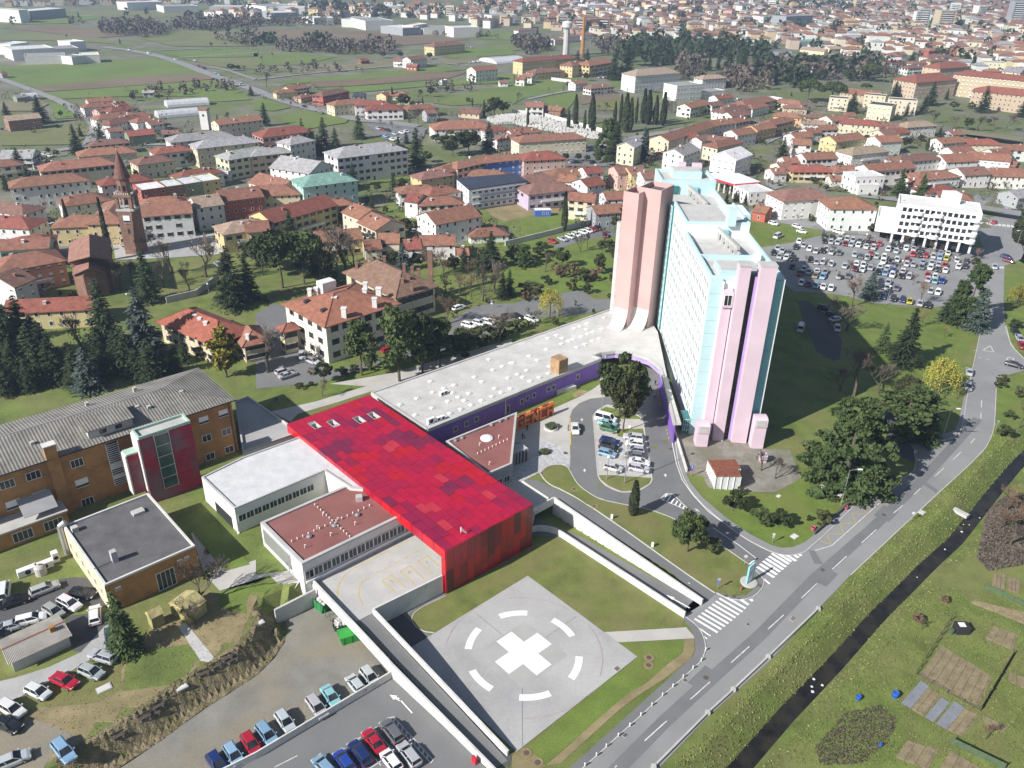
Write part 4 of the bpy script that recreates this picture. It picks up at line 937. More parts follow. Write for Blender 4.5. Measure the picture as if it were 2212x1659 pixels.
def periscope(px,lab,w,d_,h,rz=0.0):
 p=at(*px);o=thing('ventilation_stack',p,lab,'ventilation stack',rz=rz)
 mb=MB();prof=[(-d_/2,0),(-d_/2,h-d_*.75)]+[(-d_/2-.25,h-d_*.8),(-d_/2-.25,h-.1)]+[(-d_/2+d_*(1-math.cos(a))/1*.5+.0,h+.28*math.sin(a))for a in(.5,1.1,1.6,2.2,2.8)]+[(d_/2,h-.15),(d_/2,0)]
 n_=len(prof);V=[(-w/2,y,z)for y,z in prof]+[(w/2,y,z)for y,z in prof]
 tri=tessellate_polygon([[Vector((y,z,0))for y,z in prof]])
 mb.add(V,[(i,(i+1)%n_,n_+(i+1)%n_,n_+i)for i in range(n_)]+[tuple(t)for t in tri]+[tuple(n_+i for i in t[::-1])for t in tri])
 local('stack',mb.mesh('stack','pink_lilac'),o)
 mb=MB();a=d_*.62;mb.box(-w*.38,-d_/2-.3,h-d_*.72,w*.38,-d_/2-.22,h-.2);lv=local('louvre',mb.mesh('louvre','concrete'),o)
 for k in range(4):mb=MB();z=h-d_*.7+k*d_*.17;mb.box(-w*.38,-d_/2-.34,z,w*.38,-d_/2-.3,z+.05);local('blade',mb.mesh('blade','grey_metal'),lv)
c4=lambda x,y:(1437.8+x*.26147,801.9+y*.26147)
periscope(c4(285,600),'pink periscope ventilation stack left of the tower end',2.6,2.4,5.4,.0)
periscope(c4(740,615),'pink periscope ventilation stack with climbing plant right of the tower end',2.7,2.4,7.4,.0)
periscope(c4(798,745),'small pink ventilation cowl standing alone on the paved terrace',1.3,1.3,1.9,.1)
wt=thing('retaining_wall',atp(*T('22',1450,600)),'narrow white retaining wall between the ring road and the tower terrace','wall')
a,b_=atp(*T('22',1400,415)),atp(*T('22',1507,765));conc_wall('w',[Vector((a.x,a.y,a.z+.95)),Vector((b_.x,b_.y,b_.z+.95))],[a.z-.2,b_.z-.2],.3,wt)
# ================================================================ emergency wing (maroon roof, right of the red building)
M('maroon_roof',(.235,.085,.075),.14,.25,rough=.85,fine=.08,fscale=3,hue=(.27,.13,.11),hfac=.5)
er=thing('emergency_wing',G(1105,1010,3),'low flat wing with maroon roof and slanted side between red building and plaza','building')
ep=[G(*p,7.6).to_2d()for p in[(963,952),(1117,889.5),(1106,1001),(1052,1024)]]
flat_block(er,ep,2.9,7.6,'grey_metal','maroon_roof',.45,.45,'concrete')
c0=cen(ep)
winrow(er,ep[2],ep[3],c0,3.6,3,1.5,1.6,'multi',.3,.3)
p=G(*T('12',1995,472),7.2);mb=MB();mb.lathe((p.x,p.y,7.18),[(1.35,0),(1.35,.25),(1.1,.42),(.6,.56),(.1,.6)],20);mb.sm=False;mb.build('roof_dome','white',er)
def mush(par,px,z,r=.3,mat='steel',name='roof_vent'):
 p=G(*px,z);mb=MB();mb.lathe((p.x,p.y,z-.05),[(r*.55,0),(r*.55,.25),(r,.27),(r*.9,.42),(r*.4,.55)],12);mb.build(name,mat,par)
def hook(par,px,z):
 p=G(*px,z);mb=MB();mb.tube((p.x,p.y,z-.05),(p.x,p.y,z+.8),.06);mb.tube((p.x,p.y,z+.8),(p.x+.25,p.y,z+.75),.06);mb.build('vent_pipe','white',par)
for x,y in((1725,495),(1782,472),(2035,362),(2108,328),(2160,305)):mush(er,T('12',x,y),7.2,.42)
for x,y in((2095,470),(1930,535),(2015,700)):hook(er,T('12',x,y),7.2)
for k in range(9):mush(er,T('12',1915+k*32,607-k*15),7.2,.1,'white','roof_stud')
an=thing('slatted_annex',at(*T('22',80,620)),'small grey slatted annex standing on the white pebbles','building')
a4=[G(*p,6.0).to_2d()for p in[(1109,975),(1142,968),(1126,957),(1109,952)]]
a4=[G(*T('22',15,600),6.0).to_2d(),G(*T('22',143,555),6.0).to_2d(),G(*T('22',78,508),6.0).to_2d(),G(*T('22',12,500),6.0).to_2d()]
flat_block(an,a4,2.9,6.0,'grey_metal','concrete',.2,.2)
nv=outn(a4[0],a4[1],cen(a4))
for k in range(9):
 c_=lerp(a4[0],a4[1],(k+.5)/9);mb=MB();mb.obox((c_.x+nv.x*.08,c_.y+nv.y*.08,4.4),Vector((nv.x,nv.y,0))*.06,Vector((-nv.y,nv.x,0))*.12,(0,0,1.4));mb.build('slat','shutter_paint' if k%2 else 'grey_metal',an)
M('letter_red',(.32,.03,.02),.25,.9,rough=.7,wpos=True);M('letter_orange',(.72,.24,.06),.15,.9,rough=.7)
la,lb_=at(*T('22',-110,465)).to_2d(),at(*T('22',357,262)).to_2d()
ug=thing('letter_wall',(lb_.x,lb_.y,3),'free-standing wall of big red and orange letters on the plaza reading URGENCA','sign')
d=(lb_-la);Lw=d.length;d.normalize();nv=Vector((d.y,-d.x));nv=nv if nv.y<0 else-nv
mb=MB();mb.prism(xy([la,lb_,lb_-nv*.5,la-nv*.5]),2.9,6.1);mb.build('board','letter_red',ug)
W5={'U':['1001','1001','1001','1001','1111'],'R':['1110','1001','1110','1010','1001'],'G':['1111','1000','1011','1001','1111'],'E':['1111','1000','1110','1000','1111'],'N':['1001','1101','1111','1011','1001'],'C':['1111','1000','1000','1000','1111'],'A':['1111','1001','1111','1001','1001']}
cw_=Lw/7
for i,ch in enumerate('URGENCA'):
 mb=MB()
 for r_,row in enumerate(W5[ch]):
  for c_,b__ in enumerate(row):
   if b__=='1':
    s0=i*cw_+.18+c_*(cw_-.3)/4;p=la+d*(s0+(cw_-.3)/8)+nv*.12;z=5.75-r_*.6
    mb.obox((p.x,p.y,z),Vector((d.x,d.y,0))*((cw_-.3)/8-.01),Vector((nv.x,nv.y,0))*.12,(0,0,.29))
 mb.build('letter','letter_orange',ug,kind='stuff' if False else None)
for k in range(14):a=lerp(la,lb_,k/14);b_=lerp(la,lb_,(k+1)/14);mb=MB();mb.prism(xy([a,b_,b_-nv*.5,a-nv*.5]),6.1,6.2+.12*(k%2));mb.build('coping','letter_orange' if k%3==1 else 'letter_red',ug)
M('hedge',(.05,.065,.025),.5,2,fine=.5,fscale=6,bump=1,bscale=6,bdist=.2)
for t_,x,y,r_,h,lb in(('22',338,385,1.55,.45,'round white planter with a dark shrub on the sunny plaza'),('22',280,595,1.25,.1,'round bed with a low shrub at the shade line in the pebbles')):
 p=at(*T(t_,x,y));o=thing('round_planter',p,lb,'planter');mb=MB();mb.lathe((p.x,p.y,p.z),[(r_,-.1),(r_,h),(r_-.2,h),(r_-.2,h-.15)],22);mb.build('rim','wall_concrete',o)
 mb=MB()
 for k in range(90):
  a=uni(0,6.28);q=(r_-.3)*math.sqrt(rnd());s=uni(.12,.28);c_=(p.x+q*math.cos(a),p.y+q*math.sin(a),p.z+h+uni(0,.5))
  mb.obox(c_,(s,s*uni(-.5,.5),s*.3),(-s*.4,s,s*uni(-.5,.5)),(s*.2,0,s*.3))
 mb.build('shrub','hedge',o)
# ================================================================ maroon-roof wing left, U-shaped white wing
M('white_wall',(.66,.65,.63),.06,.3,rough=.8)
mw_=thing('surgery_wing',G(652,1277,3),'low white wing with maroon roof beside the ambulance courtyard','building')
ZM=8.1
R4=rect3((560.7,1128.5),(652.3,1217.8),(862,1118),ZM);R4[2]=R4[1]+(R4[2]-R4[1])*1.25;R4[3]=R4[0]+(R4[2]-R4[1])
flat_block(mw_,R4,.5,ZM,'white_wall','maroon_roof',.35,.6,'concrete');c0=cen(R4)
nv=outn(R4[1],R4[2],c0);Lr=(R4[2]-R4[1]).length
mb=MB();a,b_=lerp(R4[1],R4[2],.01),lerp(R4[1],R4[2],.99);mb.prism(xy([a,b_,b_+nv*.02,a+nv*.02]),4.35,6.25);mb.build('ribbon_recess','dark',mw_)
winrow(mw_,lerp(R4[1],R4[2],.01),lerp(R4[1],R4[2],.99),c0,4.4,14,Lr/14.4,1.8,'multi',0,0)
mb=MB();mb.prism(xy([a+nv*.05,b_+nv*.05,b_+nv*.35,a+nv*.35]),3.9,4.2);mb.build('ledge','white',mw_)
nl=outn(R4[0],R4[1],c0);mb=MB();a,b_=lerp(R4[0],R4[1],.06),lerp(R4[0],R4[1],.72);mb.prism(xy([a,b_,b_+nl*.12,a+nl*.12]),4.2,7.3);mb.build('grey_panel','grey_metal',mw_)
for k in range(4):a2=lerp(a,b_,(k+.04)/4);b2=lerp(a,b_,(k+.96)/4);mb=MB();mb.prism(xy([a2+nl*.12,b2+nl*.12,b2+nl*.16,a2+nl*.16]),4.35,7.15);mb.build('cladding_panel','steel',mw_)
for x,y in((460,1325),(678,1230),(877,1138)):mush(mw_,T('12',x,y),ZM-.3,.5)
for x,y in((422,1420),(645,1315),(528,1255),(705,1185),(578,1140),(855,1220)):hook(mw_,T('12',x,y),ZM-.3)
for k in range(15):mush(mw_,T('12',310+k*48,1365-k*22),ZM-.3,.11,'white','roof_stud')
for k in range(13):mush(mw_,T('12',510+k*25,1050+k*23),ZM-.3,.11,'white','roof_stud')
p=G(*T('12',892,1005),ZM-.3);rbox(mw_,'roof_box',p.to_2d(),(1,.3),1.1,1.1,ZM-.35,ZM+.7,'concrete')
uw=thing('ward_wing',G(506,1150,3),'white two-storey wing with white gravel roof and ribbon windows behind maroon wing','building')
ZU=8.6
uA,uB=G(435,1029.5,ZU).to_2d(),G(506.3,1098,ZU).to_2d();uC=G(701,1016,ZU).to_2d();d1=(uA-uB).normalized();d2=(uC-uB).normalized()
back=G(640,945,ZU).to_2d();bl_=G(523,987,ZU).to_2d()
UP=[uA,uB,uC,G(757,1052,ZU).to_2d(),G(860,1060,ZU).to_2d(),G(700,925,ZU).to_2d(),back,bl_]
flat_block(uw,UP,2.9,ZU,'white_wall','roof_gravel_white',.3,.35,'concrete')
nv=outn(uB,uC,(uA+uC)/2+(uA-uB));a,b_=lerp(uB,uC,.02),lerp(uB,uC,.86)
winrow(uw,a,b_,(uA+uC)/2+(uA-uB)*.5,5.3,10,(b_-a).length/10.3,1.5,'multi',0,0)
nl=outn(uA,uB,cen(UP));a,b_=lerp(uA,uB,.35),lerp(uA,uB,.85);mb=MB();mb.prism(xy([a,b_,b_+nl*.05,a+nl*.05]),2.9,5.4);mb.build('porch_shade','dark',uw)  # dark slab on the wall face, stands for the shade of a porch
p=uB+nl*.2;mb=MB();mb.tube((uB.x,uB.y,2.2),(uB.x,uB.y,3.2),.25);mb.build('pilotis','white',uw)
al=thing('flat_link_wing',G(553,962,3),'low grey flat-roofed link wing in the shade behind the brick hospital','building')
flat_block(al,[G(*p,7.6).to_2d()for p in[(507,866),(536,855),(553,867),(622,914),(640,935),(553,965),(524,976)]],2.9,7.6,'white_wall','pad_concrete',.5,.35,'concrete')
# ================================================================ brick hospital wing
mt,n,l,b=nodes('corrugated');MATS['corrugated']=mt
tc=n.new('ShaderNodeTexCoord');wv=n.new('ShaderNodeTexWave');wv.inputs['Scale'].default_value=.55;wv.inputs['Distortion'].default_value=.3;wv.bands_direction='X'
l.new(tc.outputs['Object'],wv.inputs['Vector'])
ns=noise(n,l,tc.outputs['Object'],.25,5,.7);cb=ramp(n,l,ns,[(.3,(.135,.125,.11)),(.55,(.24,.225,.2)),(.75,(.30,.28,.24))])
l.new(mixc(n,l,.28,cb,ramp(n,l,wv.outputs['Fac'],[(0,(.35,)*3),(1,(1.2,)*3)]),'MULTIPLY'),b.inputs['Base Color'])
bp=n.new('ShaderNodeBump');bp.inputs['Strength'].default_value=.6;bp.inputs['Distance'].default_value=.12;l.new(wv.outputs['Fac'],bp.inputs['Height']);l.new(bp.outputs[0],b.inputs['Normal']);b.inputs['Roughness'].default_value=.9
mt,n,l,b=nodes('orange_brick');MATS['orange_brick']=mt
tc=n.new('ShaderNodeTexCoord');br=n.new('ShaderNodeTexBrick');br.inputs['Scale'].default_value=1.0;br.inputs['Brick Width'].default_value=.26;br.inputs['Row Height'].default_value=.085;br.inputs['Mortar Size'].default_value=.008
for k,c_ in(('Color1',(.47,.24,.06)),('Color2',(.40,.175,.045)),('Mortar',(.33,.24,.14))):br.inputs[k].default_value=(*c_,1)
mp=n.new('ShaderNodeMapping');mp.inputs['Rotation'].default_value=(math.pi/2,0,0);l.new(tc.outputs['Object'],mp.inputs[0]);l.new(mp.outputs[0],br.inputs['Vector'])
ns=noise(n,l,tc.outputs['Object'],.35,5,.65);l.new(mixc(n,l,1.0,br.outputs['Color'],ramp(n,l,ns,[(.3,(.62,.6,.6)),(.6,(1.05,1,1)),(.8,(1.15,.85,.8))]),'MULTIPLY'),b.inputs['Base Color']);b.inputs['Roughness'].default_value=.9
ZE,ZG=15.2,17.6
bA,bB=G(0,1026,ZE).to_2d(),G(506,863.5,ZE).to_2d();bC=G(424,796,ZE).to_2d()
e_=(bA-bB).normalized();nB=Vector((-e_.y,e_.x));nB=nB if nB.dot(bC-bB)>0 else-nB
Wd=(bC-bB).dot(nB);bA=bB+e_*75
bk=thing('brick_hospital',(bB.x,bB.y,3),'long orange brick hospital wing with grey corrugated roof and red lift tower','building')
bmw=Matrix.Identity(4);bmw[0][0],bmw[1][0],bmw[0][1],bmw[1][1],bmw[0][3],bmw[1][3]=e_.x,e_.y,-nB.x if(e_.x*nB.y-e_.y*nB.x)<0 else nB.x,-nB.y if(e_.x*nB.y-e_.y*nB.x)<0 else nB.y,bB.x,bB.y
SB=-1 if(e_.x*nB.y-e_.y*nB.x)<0 else 1
def bl(name,mb,mat,par=bk,col=None):return link(name,mb.mesh(name,mat),par,bmw,col=col)
def by(v):return SB*v
def bbox(mb,x0,y0,z0,x1,y1,z1,mi=0):return mb.box(x0,min(by(y0),by(y1)),z0,x1,max(by(y0),by(y1)),z1,mi)
mb=MB();bbox(mb,.5,.5,2.8,75,Wd-.5,ZE);bl('wall',mb,'orange_brick')
mb=MB();bbox(mb,.35,.35,ZE-.55,75,Wd-.35,ZE-.05);bl('cornice',mb,'wall_concrete')
hx=Wd*.62
mb=MB();v=[(-.2,by(-.2),ZE),(76,by(-.2),ZE),(76,by(Wd+.2),ZE),(-.2,by(Wd+.2),ZE),(hx,by(Wd/2),ZG),(76,by(Wd/2),ZG)]
mb.add(v,[(0,1,5,4),(2,3,4,5),(3,0,4),(1,2,5),(3,2,1,0)]);rf=bl('roof',mb,'corrugated')
mb=MB();mb.tube((hx,by(Wd/2),ZG),(76,by(Wd/2),ZG),.12,n=6);bl('ridge_cap',mb,'grey_metal',rf)
mb=MB();mb.box(-.3,min(by(-.35),by(-.2)),ZE-.15,76,max(by(-.35),by(-.2)),ZE+.05);bl('gutter',mb,'dark',rf)
def fx(px,z):
 r_=ray(*px);nb=nB;t=nb.dot(bB)/nb.dot(r_.to_2d());p=Vector((r_.x*t,r_.y*t));return(p-bB).dot(e_),HC+r_.z*t
dm=G(*T('02',900,330),16.0).to_2d()-bB;dx=dm.dot(e_);mb=MB();bbox(mb,dx-4,1.6,ZE,dx+4,6.5,ZE+2.2);d_o=bl('dormer',mb,'concrete',rf)
mb=MB();v=[(dx-4.4,by(1.2),ZE+2.2),(dx+4.4,by(1.2),ZE+2.2),(dx+4.4,by(7),ZE+2.8),(dx-4.4,by(7),ZE+2.8)];v+=[(a,b_,c_+.12)for a,b_,c_ in v]
mb.add(v,[(3,2,1,0),(4,5,6,7),(0,1,5,4),(1,2,6,5),(2,3,7,6),(3,0,4,7)]);bl('dormer_roof',mb,'corrugated',rf)
for k in(-1.4,1.4):
 m_=bmw@TR(dx+k,by(1.58),ZE+.9);mb=MB();mb.box(-.6,-.06,0,.6,.06,.8,0);link('window',mb.mesh('window','glass'),bk,m_)
for t_,x,y in(('02',285,525),('02',1290,215),('02',760,200),('02',1170,70),('02',1280,130),('02',1190,215),('02',1570,85)):
 g=G(*T(t_,x,y),16.3);q=g.to_2d()-bB;lx,ly=q.dot(e_),q.dot(nB);mb=MB();bbox(mb,lx-.35,ly-.35,15.2,lx+.35,ly+.35,17.0 if ly<8 else 17.4);bl('roof_vent',mb,'concrete',rf)
x_,z_=fx(T('02',430,560),0);mb=MB();bbox(mb,x_-1.0,-.35,2.8,x_+1.0,1.2,ZE+2.6);ch=bl('chimney',mb,'orange_brick');mb=MB();bbox(mb,x_-1.1,-.45,ZE+2.6,x_+1.1,1.3,ZE+2.8);bl('chimney_cap',mb,'wall_concrete',ch)
def bwin(t_,x,y,w,h,style='multi'):
 lx,lz=fx(T(t_,x,y),0);m_=bmw@TR(lx,by(.48),lz-h/2)
 if SB>0:m_=m_@Matrix.Rotation(math.pi,4,'Z')
 link('window',winmesh(w,h,style),bk,m_)
for x,y,w,h,st in((1938,258,1.9,1.5,'blind'),(1768,318,1.9,1.5,'blind'),(1965,420,1.9,1.6,'multi'),(1795,475,1.9,1.6,'multi'),(1990,572,1.9,1.6,'multi'),(1825,632,1.9,1.6,'multi'),(672,692,2.2,1.7,'multi'),(715,862,2.2,1.7,'blind'),(765,1025,2.2,1.7,'multi'),(295,800,2.4,1.7,'multi'),(68,876,2.4,1.7,'multi'),(352,972,2.4,1.7,'blind'),(125,1050,2.4,1.7,'blind'),(182,1222,2.4,1.7,'multi')):bwin('02',x,y,w,h,st)
x_,z0_=fx(T('02',1080,985),0);x2_,z1_=fx(T('02',975,550),0);xm=(x_+x2_)/2
mb=MB();bbox(mb,xm-1.1,.4,5,xm+1.1,.5,14.3);sg=bl('stair_window',mb,'glass')
for k in range(21):mb=MB();bbox(mb,xm-1.15,.25,5.1+k*.44,xm+1.15,.4,5.18+k*.44+(.24 if k in(8,9,10,3,4)else 0));bl('slat',mb,'white',sg)
for s in(-1.12,1.05):mb=MB();bbox(mb,xm+s,.22,5,xm+s+.1,.42,14.4);bl('mullion',mb,'white',sg)
mb=MB();x_,z_=fx(T('02',2020,400),0);mb.tube((x_,by(.35),3),(x_,by(.35),ZE),.08,n=6);bl('downpipe',mb,'shutter_paint')
x_,z_=fx(T('02',0,1430),0);mb=MB();bbox(mb,35,-4.2,2.8,75,.5,6.2);gb=bl('ground_floor_bay',mb,'orange_brick');mb=MB();bbox(mb,34.8,-4.4,6.2,75,.5,6.5);bl('bay_roof',mb,'concrete',gb)
def bwin2(x,w,h,z):
 m_=bmw@TR(x,by(-4.22),z)
 if SB>0:m_=m_@Matrix.Rotation(math.pi,4,'Z')
 link('window',winmesh(w,h,'multi'),gb,m_)
for x in(37.5,42.5,48,53.5):bwin2(x,3.2,2.0,3.6)
mb=MB();v=[(36,by(.3),9.2),(41.5,by(.3),9.2),(41.5,by(-3.8),7.6),(36,by(-3.8),7.6)];v+=[(a,b_,c_-.08)for a,b_,c_ in v];mb.add(v,[(0,1,2,3),(7,6,5,4),(0,4,5,1),(1,5,6,2),(2,6,7,3),(3,7,4,0)]);bl('glass_canopy',mb,'grey_metal',bk)
M('red_concrete',(.30,.012,.035),.3,.5,rough=.85,fine=.15,fscale=3,hue=(.17,.11,.12),hfac=.95)
M('mint',(.36,.5,.42),.1,1)
lt=[G(*p,17.6).to_2d()for p in TT('02',1195,470,1645,322,1590,275,1135,430)]
f1=(lt[1]-lt[0]).normalized();f2=Vector((-f1.y,f1.x));f2=f2 if f2.dot(nB)>0 else-f2
wl2=(lt[1]-lt[0]).length;LT=[lt[0],lt[1],lt[1]+f2*3.6,lt[0]+f2*3.6]
mb=MB();mb.prism(xy(LT),2.8,17.2);tt=mb.build('lift_tower','red_concrete',bk)
mb=MB();mb.prism(xy([lt[0]-f1*.03,lt[0]+f2*3.6-f1*.03,lt[0]+f2*3.6-f1*.3,lt[0]-f1*.3]),5.8,17.3);mb.build('side_wall','wall_concrete',tt)
I4=inset(LT,.35)
for i in range(4):j=(i+1)%4;mb=MB();mb.prism(xy([LT[i],LT[j],I4[j],I4[i]]),17.2,17.75);mb.build('parapet','mint',tt)
mb=MB();mb.prism(xy(I4),17.2,17.26);mb.build('tower_roof','concrete',tt)
a,b_=lerp(LT[0],LT[1],.27),lerp(LT[0],LT[1],.55);nv=-f2
M('green_glass',(.03,.07,.055),.35,.8,rough=.15)
mb=MB();mb.prism(xy([a,b_,b_+nv*.15,a+nv*.15]),5.2,17.1);gz=mb.build('glass_strip','green_glass',tt)
for k in range(6):mb=MB();mb.prism(xy([a+nv*.15,b_+nv*.15,b_+nv*.22,a+nv*.22]),5.3+k*2.35,5.42+k*2.35);mb.build('transom','steel',gz)
for k in range(2):c_=(a,b_)[k];mb=MB();mb.prism(xy([c_-f1*.06,c_+f1*.06,c_+f1*.06+nv*.25,c_-f1*.06+nv*.25]),5.2,17.2);mb.build('mullion','steel',gz)
for k in range(5):
 z=4.9+k*2.45
 for s0,s1 in((.02,.25),(.58,.98)):
  p,q=lerp(LT[0],LT[1],s0),lerp(LT[0],LT[1],s1);mb=MB();mb.prism(xy([p,q,q+nv*.06,p+nv*.06]),z,z+2.4);mb.build('cladding_panel','red_concrete',tt)
s4=[LT[0]-f1*2.4+f2*1.2,LT[0]-f1*.31+f2*1.2,LT[0]-f1*.31+f2*3.4,LT[0]-f1*2.4+f2*3.4];mb=MB();mb.prism(xy(s4),5.5,14.0);s_=mb.build('lift_annex','red_concrete',bk)
mb=MB();mb.prism(xy([s4[0]-f1*.25,s4[0],s4[3],s4[3]-f1*.25]),5.5,14.1);mb.build('side_wall','wall_concrete',s_);mb=MB();mb.prism(xy(s4),14.0,14.3);mb.build('coping','mint',s_)
dx_=thing('brick_annex',G(242,1335,3),'low orange brick annex with dark gravel flat roof and white parapet','building')
ZA=8.8
D4=rect3(T('02',560,1215),T('03',902,78),T('02',1680,1388),ZA)
flat_block(dx_,D4,2.8,ZA,'orange_brick','roof_gravel_dark',.35,.35,'wall_concrete');c0=cen(D4)
M('cream_render',(.62,.52,.36),.1,.5)
nl=outn(D4[0],D4[1],c0);mb=MB();mb.prism(xy([D4[0],D4[1],D4[1]+nl*.08,D4[0]+nl*.08]),2.8,ZA-.35);mb.build('side_render','cream_render',dx_)
winrow(dx_,D4[0]+nl*.08,D4[1]+nl*.08,c0,5.2,6,.9,1.5,'multi',1,1)
nf=outn(D4[1],D4[2],c0)
for s,w,h,z in((.62,3.0,3.6,3.0),):c_=lerp(D4[1],D4[2],s);link('door',winmesh(w,h,'multi'),dx_,wmat((c_.x,c_.y,z),nf))
for s,z in((.12,6.9),(.8,6.9),(.88,6.9)):c_=lerp(D4[1],D4[2],s);link('window',winmesh(.9,.55,'blind'),dx_,wmat((c_.x,c_.y,z),nf))
for t_,x,y,w,d_,h in(('02',1195,1115,2.0,1.4,.5),('02',995,1530,.9,1.0,2.1),('02',650,1270,1.0,1.0,.9)):p=G(*T(t_,x,y),ZA-.3);rbox(dx_,'roof_hatch',p.to_2d(),D4[2]-D4[1],w,d_,ZA-.35,ZA-.3+h,'concrete')
a,b_=G(*T('02',820,1600),ZA).to_2d(),G(*T('02',985,1530),ZA).to_2d();mb=MB();mb.obox(((a+b_)/2).to_3d()+Vector((0,0,ZA+.05)),((b_-a)/2).to_3d(),((b_-a).normalized().yx*.15).to_3d(),(0,0,.15));mb.build('roof_duct','steel',dx_)
p=D4[0]+nl*.5;mb=MB();mb.tube((p.x,p.y,3),(p.x,p.y,ZA),.5,n=12);mb.tube((p.x,p.y,ZA),(p.x+.9,p.y+.4,ZA+.7),.5,n=12);mb.build('duct','steel',dx_)
sh=thing('corrugated_shed',at(80,1440),'low grey shed with striped corrugated roof beside the parked cars','shed')
R4=[G(*p,5.2).to_2d()for p in TT('03',-20,560,500,325,630,515,70,772)]
u1=(R4[1]-R4[0]);mid0,mid1=(R4[0]+R4[3])/2,(R4[1]+R4[2])/2
mb=MB();Q4=inset(R4,.5);mb.prism(xy(Q4),2.8,5.1);mb.build('wall','concrete',sh)
mw0=Matrix.Identity(4);ue=u1.normalized();mw0[0][0],mw0[1][0],mw0[0][1],mw0[1][1],mw0[0][3],mw0[1][3]=ue.x,ue.y,-ue.y,ue.x,R4[0].x,R4[0].y
def lc(p):q=p-R4[0];return(q.dot(ue),q.dot(Vector((-ue.y,ue.x))))
M('shed_corr',(.34,.32,.29),.2,.5);
P=[lc(p)for p in R4];m0,m1=lc(mid0),lc(mid1);nrib=44
mb=MB()
for k in range(nrib):
 for A_,B_,zA,zB in((P[0],P[1],5.2,5.2),):
  for(s_a,s_b)in(((P[0],P[1]),(m0,m1)),((m0,m1),(P[3],P[2]))):
   za,zb=(5.2,5.75)if s_a[0]is P[0]else(5.75,5.2)
   t0,t1,t2=k/nrib,(k+.5)/nrib,(k+1)/nrib
   f_=lambda s,t:(lerp(s[0][0],s[1][0],t),lerp(s[0][1],s[1][1],t))
   v=[(*f_(s_a,t0),za),(*f_(s_a,t1),za+.09),(*f_(s_a,t2),za),(*f_(s_b,t0),zb),(*f_(s_b,t1),zb+.09),(*f_(s_b,t2),zb)]
   mb.add(v,[(0,1,4,3),(1,2,5,4)])
link('roof',mb.mesh('roof','shed_corr'),sh,mw0)
mb=MB();mb.tube((*m0,5.85),(*m1,5.85),.12,n=6);link('ridge_cap',mb.mesh('ridge_cap','obj_paint'),sh,mw0,col=(.35,.15,.1))
p=G(*T('03',455,475),5.6);rbox(sh,'chimney',p.to_2d(),ue,.7,.7,5.2,6.5,'orange_brick')
for t_,x,y,w,lb in(('02',245,1640,3.0,'long white three-fan cooling unit by the brick wing, left one'),('02',390,1590,2.6,'white fan cooling unit by the brick wing, right one'),('02',490,1530,1.0,'upright white cooling cabinet beside the annex duct')):
 ac_unit(at(*T(t_,x,y)),math.atan2(-e_.y,-e_.x),lb,w=w,d_=1.1,h=1.3 if w>1.5 else 2.0)
p=at(*T('02',360,1640));o=thing('round_tank',p,'round white tank between the cooling units','tank');mb=MB();mb.lathe((p.x,p.y,p.z),[(.9,0),(.9,1.5),(.6,1.8),(.1,1.9)],16);mb.build('shell','concrete',o);mb=MB();mb.tube((p.x,p.y,p.z+1.8),(p.x,p.y,p.z+2.1),.2);mb.build('lid','steel',o)
M('rust',(.25,.09,.055),.3,1.2,rough=.9);M('frosted',(.55,.56,.57),.15,.6,rough=.5)
for(a,b_,c_),lb in(((T('22',1730,660),T('22',1735,735),T('22',1945,690)),'taller frosted kiosk with rusty louvred roof, rear one'),((T('22',1745,735),T('22',1765,795),T('22',1978,790)),'frosted kiosk with rusty louvred roof, front one')):
 R4=rect3(a,b_,c_,4.8);R4=[Vector(q)for q in R4];g=cen(R4);o=thing('ventilation_kiosk',(g.x,g.y,Z(g.x,g.y)),lb,'kiosk');zb=Z(g.x,g.y)-.1
 mb=MB();mb.prism(xy(inset(R4,.12)),zb,4.6);mb.build('wall','frosted',o)
 for i in range(4):
  j=(i+1)%4
  for k in range(4):p=lerp(R4[i],R4[j],k/4);mb=MB();mb.box(p.x-.07,p.y-.07,zb,p.x+.07,p.y+.07,4.6);mb.build('post','white',o)
 mb=MB();mb.prism(xy(R4),4.6,4.85);mb.build('roof','rust',o)
 for k in range(16):
  p,q=lerp(R4[1],R4[2],(k+.2)/16),lerp(R4[1],R4[2],(k+.7)/16);w=(R4[0]-R4[1]);mb=MB();mb.prism(xy([p+w*.1,q+w*.1,q+w*.9,p+w*.9]),4.85,5.0);mb.build('louvre','rust',o)
# ================================================================ town houses
WALL={'W':((.68,.67,.64),'white'),'C':((.60,.54,.40),'cream'),'Y':((.58,.47,.25),'yellow'),'P':((.58,.36,.31),'pink'),'B':((.27,.14,.09),'brick'),'G':((.33,.34,.35),'grey'),'T':((.50,.40,.28),'tan'),'L':((.38,.58,.52),'mint'),'U':((.09,.2,.55),'blue'),'O':((.58,.34,.18),'orange'),'R':((.38,.10,.07),'red'),'E':((.22,.28,.17),'green'),'V':((.42,.36,.46),'lavender')}
ROOF={'t':((.25,.118,.078),'terracotta'),'r':((.235,.078,.055),'red'),'b':((.21,.11,.085),'brown'),'g':((.30,.30,.30),'grey'),'n':((.045,.055,.085),'dark'),'m':((.18,.33,.28),'green'),'p':((.32,.24,.18),'tan'),'w':((.62,.62,.62),'white')}
CHM=MB().box(-.35,-.35,-1.4,.35,.35,.7).box(-.45,-.45,.7,.45,.45,.85).mesh('chimney','obj_roof')
CHW=MB().box(-.35,-.35,-1.4,.35,.35,.9).box(-.5,-.5,.9,.5,.5,1.02).mesh('chimney','white_render')
HOUSES=[]
FOOT=[]
